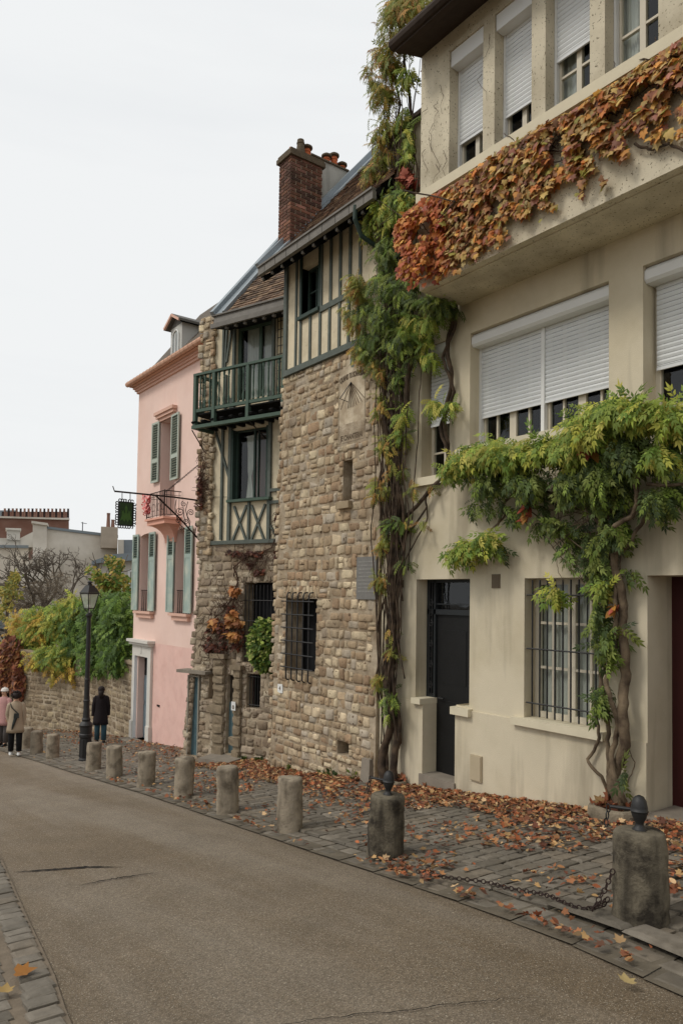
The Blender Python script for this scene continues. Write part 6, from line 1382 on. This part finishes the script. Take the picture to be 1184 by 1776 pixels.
# planters
def planter(c, r, h, label, leaves):
    base = Vector((c.x, c.y, gz(c.x, c.y)-.05)); t = thing('stone_planter', label, 'planter', tuple(base)); mb = MB(); n = 16
    vs = []
    for rr2, z in ((r*1.02, 0), (r, h*.9), (r*.97, h), (r*.78, h), (r*.75, h-.07)):
        for i in range(n):
            a = 2*math.pi*i/n; sq = 1/max(abs(math.cos(a)), abs(math.sin(a)))**.35; vs.append(base+Vector((rr2*sq*math.cos(a)*.85, rr2*sq*math.sin(a), z)))
    mb.add(vs, [(j*n+i, j*n+(i+1) % n, (j+1)*n+(i+1) % n, (j+1)*n+i) for j in range(4) for i in range(n)]+[tuple(range(4*n, 5*n))]); o = mb.build('trough', mat('planter_stone', hexc('877c6a'), .95, .25, 8, .6, 40, col2=hexc('4f473a'), c2scale=5, c2pos=.6), t, smooth=False); rough(o, .012, 7, r*10)
    N = leaves; pos = np.array([[base.x+rng.uniform(-.7, .7)*r*.8, base.y+rng.uniform(-.7, .7)*r, base.z+h-.03+rng.uniform(0, .05)] for _ in range(N)]); tp = rng.normal(0, 1, (N, 3))+np.array([[-.2, 0, .3]]); scatter('dead_leaves', pos, tp, rng.normal(0, .5, (N, 3))+np.array([[0, 0, 1]]), rng.uniform(.07, .13, N), TCL, FL[2:6], m_fall, t)
planter(onX(1066, 1416, 6.58), .25, .21, 'rough stone planter at the foot of the right wisteria', 40)
planter(onX(690, 1366, 6.68), .12, .17, 'small stone planter at the foot of the left wisteria', 16)
mb = MB(); c = onX(646, 1330, 6.7); mb.hexa([(6.62, 8.16, c.z-.5), (6.8, 8.16, c.z-.5), (6.8, 8.38, c.z-.5), (6.62, 8.38, c.z-.5), (6.66, 8.18, c.z+.1), (6.8, 8.18, c.z+.1), (6.8, 8.36, c.z+.1), (6.66, 8.36, c.z+.1)]); o = mb.build('guard_stone', m_step); tag(center(o), 'short upright guard stone against the stone house beside the wisteria', 'stone')

# ================================================================ street lamp
lpos = onG(148, 1320); lz = gz(lpos.x, lpos.y); sc = 3.87/3.87
lamp = thing('street_lamp', 'black cast iron street lamp with a four sided lantern', 'street lamp', (lpos.x, lpos.y, lz))
o_ = Vector((lpos.x, lpos.y, lz)); mb = MB()
mb.lathe(o_, [(.135, -.05), (.135, .05), (.12, .08), (.12, .5), (.14, .53), (.14, .58), (.125, .60), (.13, .74), (.145, .78), (.12, .82), (.085, .86), (.095, .90), (.075, .94), (.062, 1.15), (.064, 1.28), (.072, 1.30), (.058, 1.33), (.056, 1.74), (.062, 1.76), (.050, 1.79), (.044, 3.05), (.048, 3.1), (.068, 3.14), (.068, 3.17), (.04, 3.19)], 18)
for i in range(8): t = i*math.pi/4; mb.tube([o_+Vector((.118*math.cos(t), .118*math.sin(t), .1)), o_+Vector((.118*math.cos(t), .118*math.sin(t), .48))], .014, 5)
mb.build('post', m_iron, lamp, smooth=False)
Lr = Frame((o_.x, o_.y, 0), (math.cos(R_(20)), math.sin(R_(20)), 0)); zo = o_.z
lan = bpy.data.objects.new('lantern', None); C.objects.link(lan); lan.parent = lamp
def ring4(hw, z): return [Lr.P(sx*hw, z, sy*hw) for sx, sy in ((-1, -1), (1, -1), (1, 1), (-1, 1))]
mb = MB(); b4, t4 = ring4(.075, zo+3.30), ring4(.135, zo+3.62)
for p, q in zip(b4, t4): mb.tube([p, q], .011, 5)
for r4 in (b4, t4):
    for i in range(4): mb.tube([r4[i], r4[(i+1) % 4]], .011, 5)
for i in range(4): mb.tube([b4[i], o_+Vector((0, 0, 3.17))], .010, 5)
mb.build('lantern_frame', m_iron, lan)
mb = MB()
for i in range(4): mb.add([b4[i], b4[(i+1) % 4], t4[(i+1) % 4], t4[i]], [(0, 1, 2, 3)])
mb.build('lantern_glass', g_lamp, lan)
mb = MB(); e4, u4 = ring4(.15, zo+3.62), ring4(.065, zo+3.80); e5 = ring4(.15, zo+3.645)
mb.hexa(e4+e5); mb.hexa(ring4(.145, zo+3.646)+u4); mb.lathe(o_, [(.05, 3.80), (.05, 3.83), (.035, 3.835), (.045, 3.86), (.06, 3.865), (.055, 3.88), (.01, 3.90)], 12); mb.build('lantern_roof', m_iron, lan)
mb = MB(); mb.lathe(o_, [(.02, 3.2), (.02, 3.33), (.05, 3.34), (.05, 3.36), (.02, 3.38)], 8); mb.build('burner', m_white, lan)

# ================================================================ hanging sign and small things
SY = B.P(aP1-.05, 0, 0).y+.05
sp = lambda px, py: onY(px, py, SY)
hs = thing('hanging_sign', 'wrought iron bracket with a green lettering-free emblem board hung over the street', 'sign', tuple(sp(350, 870)))
hs['label'] = 'hanging green emblem board on a wrought iron scroll bracket'
mb = MB(); mb.tube([sp(352, 869), sp(300, 862), sp(199, 852)], .018, 6); mb.tube([sp(199, 852), sp(196, 843)], .01, 5); mb.tube([sp(271, 860), sp(310, 897), sp(351, 942)], .017, 6); mb.tube([sp(349, 866), sp(351, 942)], .01, 5)
m_b = mb.build('bracket', m_iron_b, hs)
mb = MB()
def scroll(cx, cy, r, turns, a0, sg=1, rad=.008, tail=None):
    pts = []; n = int(turns*14)
    for i in range(n+1): t = i/n; a = a0+sg*t*turns*2*math.pi; rr3 = r*(.15+.85*t); pts.append(sp(cx+rr3*math.cos(a), cy+rr3*math.sin(a)))
    if tail: pts += [sp(*q) for q in tail]
    mb.tube(pts, rad, 5)
scroll(313, 887, 7, 1.6, 0, tail=[(318, 880), (319, 895), (322, 905)]); scroll(331, 889, 6, 1.7, 1, -1, tail=[(325, 895), (330, 905), (327, 918)]); scroll(310, 903, 5, 1.5, 2); scroll(323, 905, 5, 1.6, 0, -1); scroll(316, 916, 4, 1.4, 1); scroll(343, 910, 4.5, 1.6, 1, tail=[(340, 917), (338, 930), (346, 936)]); scroll(319, 874, 5, 1.4, 2); scroll(341, 880, 5, 1.4, 0, -1, tail=[(346, 890), (346, 905)])
mb.tube([sp(x, y) for x, y in ((306, 866), (304, 880), (306, 895), (312, 910), (322, 918))], .008, 5); mb.tube([sp(x, y) for x, y in ((326, 870), (322, 885), (326, 900), (330, 915))], .008, 5)
mb.build('scrollwork', m_iron_b, m_b)
mb = MB(); p, q = sp(288, 853), sp(352, 800); n = 34
for i in range(n): c = p.lerp(q, (i+.5)/n); link(mb, c, q-p, Vector((0, 1, 0)) if i % 2 else Vector((.3, .2, 1)), L_=.034, wd=.013, r=.005)
mb.build('stay_chain', m_iron_b, hs)
Sg = Frame((0, SY, 0), (1, 0, 0)); sa_ = lambda px, py: (lambda v: (v.x, v.z))(onY(px, py, SY))
x0, z1 = sa_(203, 868); x1, z0 = sa_(234, 914); 
mb = MB(); mb.cbox(x0+.06, x1-.06, SY-.012, SY+.012, z0+.03, z1-.03); brd = mb.build('emblem_board', mat('deep_green_sign', hexc('2c3f22'), .6, .15, 6), hs)
mb = MB(); cx_, cz_ = (x0+x1)/2, (z0+z1)/2; wx, wz = (x1-x0), (z1-z0)
em = [(-.30, -.30), (-.20, -.05), (-.22, .15), (-.17, .08), (-.12, .15), (-.10, .02), (-.05, .02), (-.07, .22), (0, .36), (.07, .22), (.05, .02), (.10, .02), (.12, .15), (.17, .08), (.22, .15), (.20, -.05), (.30, -.30), (.16, -.22), (.08, -.33), (0, -.2), (-.08, -.33), (-.16, -.22)]
n = len(em); vs = [(cx_+a*wx*1.1, SY-.018, cz_+z*wz) for a, z in em]+[(cx_+a*wx*1.1, SY-.010, cz_+z*wz) for a, z in em]
mb.add(vs, [tuple(range(n)), tuple(range(n, 2*n))]+[(i, (i+1) % n, (i+1) % n+n, i+n) for i in range(n)]); mb.build('emblem', mat('leaf_green_emblem', hexc('43602c'), .6, .15, 6), brd)
mb = MB(); rq = random.Random(2)
per = [(x0+.04, z0+.02), (x1-.04, z0+.02), (x1-.04, z1-.02), (x0+.04, z1-.02)]
for i in range(4): p, q = per[i], per[(i+1) % 4]; mb.tube([(p[0], SY, p[1]), (q[0], SY, q[1])], .016, 5)
for i in range(4):
    p, q = per[i], per[(i+1) % 4]; n = 9 if i % 2 else 6
    for k in range(n):
        t = (k+.5)/n; cx2, cz2 = p[0]+(q[0]-p[0])*t, p[1]+(q[1]-p[1])*t; ox = (cx2-cx_)/abs(cx2-cx_) if i % 2 else 0; oz = (cz2-cz_)/abs(cz2-cz_) if not i % 2 else 0
        r4 = .035; mb.tube([(cx2+ox*.03+r4*math.cos(a)*(.8), SY+.004*(k % 2), cz2+oz*.03+r4*math.sin(a)*.8) for a in [j*.75+k for j in range(8)]], .011, 5)
for px in (212, 226): mb.tube([sp(px, 855), sp(px, 868)], .008, 5)
mb.build('ornate_frame', m_iron, hs)
mb = MB(); mb.tube([sp(350, 862)+Vector((0, -.02, 0)), B.P(*B.az(400, 862, .05), .05)], .004, 4); o = mb.build('cable', m_iron); tag(center(o), 'thin cable strung across the timbered wall from the sign bracket', 'cable')
rbn = thing('ribbon_bow', 'crumpled pink and red ribbon tied to the little balcony railing', 'ribbon', tuple(K.P(bc+.45, bz_+.3, bdp)))
m_rb = mat('coral_ribbon', hexc('d0524e'), .7, .3, 16, col2=hexc('e3a7a2'), c2scale=14, c2pos=.5, c2w=.06)
for nm_, cy_, ry_, sd2 in (('bow_loop', bz_+.46, .16, 1), ('ribbon_tail', bz_+.22, .15, 2)):
    mb = MB(); rq = random.Random(sd2)
    for k in range(7):                 # crumpled strips of ribbon looping over the rail
        a0 = bw1-.17+rq.uniform(-.10, .10); z0 = cy_+rq.uniform(-.05, .05); vs = []; n = 10; ax = rq.uniform(0, 3.14); wv = rq.uniform(.05, .09)
        for i in range(n+1):
            t = i/n*2*math.pi*.9; rx_ = .08+.04*math.sin(3*t+k); a = a0+rx_*math.cos(t)*math.cos(ax); z = z0+ry_*.7*math.sin(t); d = bdp+.02+.06*math.sin(t+ax)+rq.uniform(-.01, .01)
            vs += [K.P(a-wv/2, z-rq.uniform(0, .02), d), K.P(a+wv/2, z+rq.uniform(0, .03), d+rq.uniform(-.02, .04))]
        mb.add(vs, [(2*i, 2*i+1, 2*i+3, 2*i+2) for i in range(n)])
    mb.build(nm_, m_rb, rbn, smooth=True)

# ================================================================ people
m_skin = mat('skin', hexc('c49a80'), .6, .05, 10)
def person(px, py, H, heading, coat, pants, hair, label, hem=.36, bag=None, hat=None, stride=.03, curly=False, longhair=False, arms=((0, 0), (0, 0)), shoes=None, skirt=False):
    p = onG(px, py, .02); base = Vector((p.x, p.y, gz(p.x, p.y)+.02)); root = thing('person', label, 'person', tuple(base)); root.rotation_euler = (0, 0, heading)
    def sk(name, V, E, R, mt, lv=2):
        me = bpy.data.meshes.new(name); me.from_pydata([tuple(H*c for c in v) for v in V], E, []); bm = bmesh.new(); bm.from_mesh(me); bm.verts.ensure_lookup_table(); ly = bm.verts.layers.skin.new()
        for v, r in zip(bm.verts, R): v[ly].radius = ((r[0]*H, r[1]*H) if isinstance(r, tuple) else (r*H, r*H)); v[ly].use_root = (v.index == 0)
        bm.to_mesh(me); bm.free(); me.materials.append(mt); o = bpy.data.objects.new(name, me); C.objects.link(o); o.parent = root; s = o.modifiers.new('skin', 'SKIN'); s.use_smooth_shade = True; ss = o.modifiers.new('sub', 'SUBSURF'); ss.levels = ss.render_levels = lv; return o
    (lax, lay), (rax, ray_) = arms
    V = [(0, 0, .53), (0, 0, .62), (0, .005, .74), (0, -.005, .83), (0, 0, .865), (0, .01, .905), (0, .006, .955), (0, 0, .985),
         (-.055, 0, .50), (-.058, stride*.6, .28), (-.06, stride, .045), (-.06, stride+.07, .015), (.055, 0, .50), (.058, -stride*.3, .28), (.06, -stride, .045), (.06, -stride+.07, .015),
         (-.08, 0, .80), (-.125, lay*.4, .64), (-.13+lax, lay, .50), (-.13+lax, lay+.01, .465), (.08, 0, .80), (.125, ray_*.4, .64), (.13+rax, ray_, .50), (.13+rax, ray_+.01, .465)]
    E = [(0, 1), (1, 2), (2, 3), (3, 4), (4, 5), (5, 6), (6, 7), (0, 8), (8, 9), (9, 10), (10, 11), (0, 12), (12, 13), (13, 14), (14, 15), (3, 16), (16, 17), (17, 18), (18, 19), (3, 20), (20, 21), (21, 22), (22, 23)]
    Rr = [.075, .07, .075, .045, .03, .045, .052, .03, .058, .038, .025, .02, .058, .038, .025, .02, .026, .024, .019, .018, .026, .024, .019, .018]
    body = sk('body', V, E, Rr, m_skin)
    mb = MB(); loc = Vector(base)*0
    def lo(x, y, z): return base+Vector((x*H, y*H, z*H))
    for sx, (ax_, ay_) in ((-1, (lax, lay)), (1, (rax, ray_))):
        hx, hy = sx*.13+ax_, ay_+.01
        for k in range(4): fx = -.010+.0068*k; ln = (.030, .036, .034, .027)[k]; mb.tube([lo(hx+fx*.3, hy+fx, .455), lo(hx+fx*.35, hy+fx, .455-ln*.6), lo(hx+fx*.3-.002*sx, hy+fx+.003, .455-ln)], [.0042*H, .004*H, .003*H], 6)
        mb.tube([lo(hx-.004*sx, hy+.016, .47), lo(hx-.006*sx, hy+.024, .455), lo(hx-.006*sx, hy+.024, .44)], [.005*H, .0045*H, .0035*H], 6)
    mb.tube([lo(0, .062, .935), lo(0, .071, .925), lo(0, .06, .918)], [.004*H, .008*H, .004*H], 6)
    for sx in (-1, 1): mb.tube([lo(sx*.052, 0, .945), lo(sx*.056, -.004, .93), lo(sx*.051, 0, .912)], [.004*H, .009*H, .004*H], 6)
    mb.build('hands_and_features', m_skin, root)
    mb = MB()
    for sx in (-1, 1): mb.lathe(lo(sx*.02, .055, .938), [(.001, -.004*H), (.006*H, 0), (.001, .004*H)], 6)
    mb.tube([lo(-.014, .058, .900), lo(0, .061, .898), lo(.014, .058, .900)], .0035*H, 5); mb.build('eyes_and_mouth', m_dark, root)
    # trousers and shoes
    mb = MB()
    for sx, yk, ya in ((-1, stride*.6, stride), (1, -stride*.3, -stride)):
        mb.tube([lo(sx*.05, 0, .53), lo(sx*.056, yk*.4, .42), lo(sx*.058, yk, .28), lo(sx*.06, ya, .06)], [.058*H, .056*H, .048*H, .042*H], 14)
    mb.build('trousers', pants, root, smooth=True)
    mb = MB()
    for sx, ya in ((-1, stride), (1, -stride)):
        vs = []; n = 12
        for (z, a_, b_) in ((0, .030, .07), (.012, .034, .076), (.03, .028, .06), (.05, .026, .032)):
            for i in range(n): t = 2*math.pi*i/n; vs.append(lo(sx*.06+a_*math.cos(t), ya+.025*(1 if z < .04 else .2)+b_*math.sin(t), z))
        mb.add(vs, [tuple(range(n))]+[(j*n+i, j*n+(i+1) % n, (j+1)*n+(i+1) % n, (j+1)*n+i) for j in range(3) for i in range(n)])
    mb.build('shoes', shoes or m_black, root, smooth=True)
    mb = MB(); n = 24; rings = [(.862, .036, .036, 0), (.845, .055, .045, 0), (.825, .088, .053, 0), (.79, .104, .064, 0), (.73, .104, .072, 0), (.63, .098, .072, 0), (.54, .108, .082, 0), (hem+.06, .128, .095, 0), (hem, .135, .10, 0), (hem+.004, .12, .088, 0)]
    vs = []
    for j, (z, a_, b_, yo) in enumerate(rings):
        for i in range(n): t = 2*math.pi*i/n; w_ = 1+.03*math.sin(t*5+j*.6)*(1 if z < .7 else .3); vs.append(lo(a_*w_*math.cos(t), b_*w_*math.sin(t)+yo, z))
    mb.add(vs, [tuple(range(n))]+[(j*n+i, j*n+(i+1) % n, (j+1)*n+(i+1) % n, (j+1)*n+i) for j in range(len(rings)-1) for i in range(n)])
    for sx, (ax_, ay_) in ((-1, (lax, lay)), (1, (rax, ray_))):
        mb.tube([lo(sx*.07, 0, .815), lo(sx*.096, 0, .79), lo(sx*.122, ay_*.4, .65), lo(sx*.130+ax_, ay_, .50), lo(sx*.130+ax_, ay_+.002, .485)], [.036*H, .041*H, .036*H, .030*H, .032*H], 14)
    c_ = mb.build('coat', coat, root, smooth=True)
    mb = MB(); vs = []
    for j in range(9):
        f_ = math.pi*j/8; zc = .945+.058*math.cos(f_); 
        for i in range(16):
            t = 2*math.pi*i/16; r_ = .060*math.sin(f_)*(1.12 if curly else 1); y_ = r_*math.sin(t)*1.1-.012; 
            if y_ > .02: y_ = .02
            vs.append(lo(r_*math.cos(t), y_, zc-(.03 if longhair and j > 5 and y_ < 0 else 0)))
    mb.add(vs, [(j*16+i, j*16+(i+1) % 16, (j+1)*16+(i+1) % 16, (j+1)*16+i) for j in range(8) for i in range(16)])
    if longhair: mb.tube([lo(0, -.045, .92), lo(0, -.058, .87), lo(0, -.066, .82), lo(0, -.07, .79)], [.048*H, .045*H, .036*H, .01*H], 12)
    if curly: 
        rq = random.Random(5)
        for i in range(40): t, f_ = rq.uniform(0, 6.28), rq.uniform(.2, 2.2); q = lo(.066*math.sin(f_)*math.cos(t), min(.02, .066*math.sin(f_)*math.sin(t))-.015, .95+.062*math.cos(f_)); mb.lathe(q, [(.002, -.02*H), (.018*H, 0), (.002, .02*H)], 6)
    h_ = mb.build('hair', hair, root, smooth=True)
    if hat:
        mb = MB(); mb.lathe(lo(0, 0, .945), [(.064*H, 0), (.068*H, .012*H), (.062*H, .016*H), (.06*H, .035*H), (.04*H, .058*H), (.01*H, .064*H)], 16); mb.lathe(lo(0, 0, 1.01), [(.002, -.014*H), (.016*H, 0), (.002, .014*H)], 8); mb.build('knit_hat', hat, root, smooth=True)
    if bag:
        mb = MB(); q = [lo(-.03, -.085, .60), lo(.05, -.085, .60), lo(.05, -.125, .60), lo(-.03, -.125, .60), lo(-.025, -.085, .67), lo(.045, -.085, .67), lo(.045, -.115, .67), lo(-.025, -.115, .67)]
        mb.hexa(q); mb.tube([lo(.04, -.09, .66), lo(-.06, -.075, .76), lo(-.085, -.02, .83), lo(-.06, .06, .78)], .008*H, 6); mb.tube([lo(-.0, -.10, .60), lo(-.03, -.11, .5), lo(-.05, -.105, .42)], [.03*H, .022*H, .01*H], 6); mb.build('bag', bag, root)
    for o in root.children: pass
    return root
back = lambda extra=0: -YAW+R_(extra)
m_coatb = mat('black_wool_coat', hexc('1c1517'), .9, .15, 12); m_jean = mat('blue_jeans', hexc('33505c'), .9, .15, 14); m_hair = mat('dark_brown_hair', hexc('1f1512'), .7, .3, 30)
person(174, 1289, 1.50, back(12), m_coatb, m_jean, m_hair, 'person with dark hair in a long black coat and jeans, seen from behind', hem=.33, longhair=True, arms=((.0, .0), (-.01, .05)), stride=.035)
person(26, 1309, 1.50, back(22), mat('beige_trench_cloth', hexc('a3937e'), .9, .1, 10), mat('black_trousers', hexc('151517'), .9, .1, 10), m_hair, 'person in a beige coat and black trousers carrying a small bag, seen from behind', hem=.36, curly=True, bag=mat('dark_bag', hexc('2e3230'), .8, .3, 14), arms=((.04, .06), (-.02, .04)), shoes=m_white)
person(6, 1293, 1.56, back(170), mat('dusty_pink_coat', hexc('b58a86'), .95, .12, 14), mat('grey_trousers', hexc('55504e'), .9, .1, 10), m_hair, 'person in a pink coat and white knitted hat half hidden at the left edge', hem=.36, hat=mat('white_knit', hexc('d5cfc8'), .95, .1, 30), longhair=True, arms=((.03, .05), (-.03, .05)))
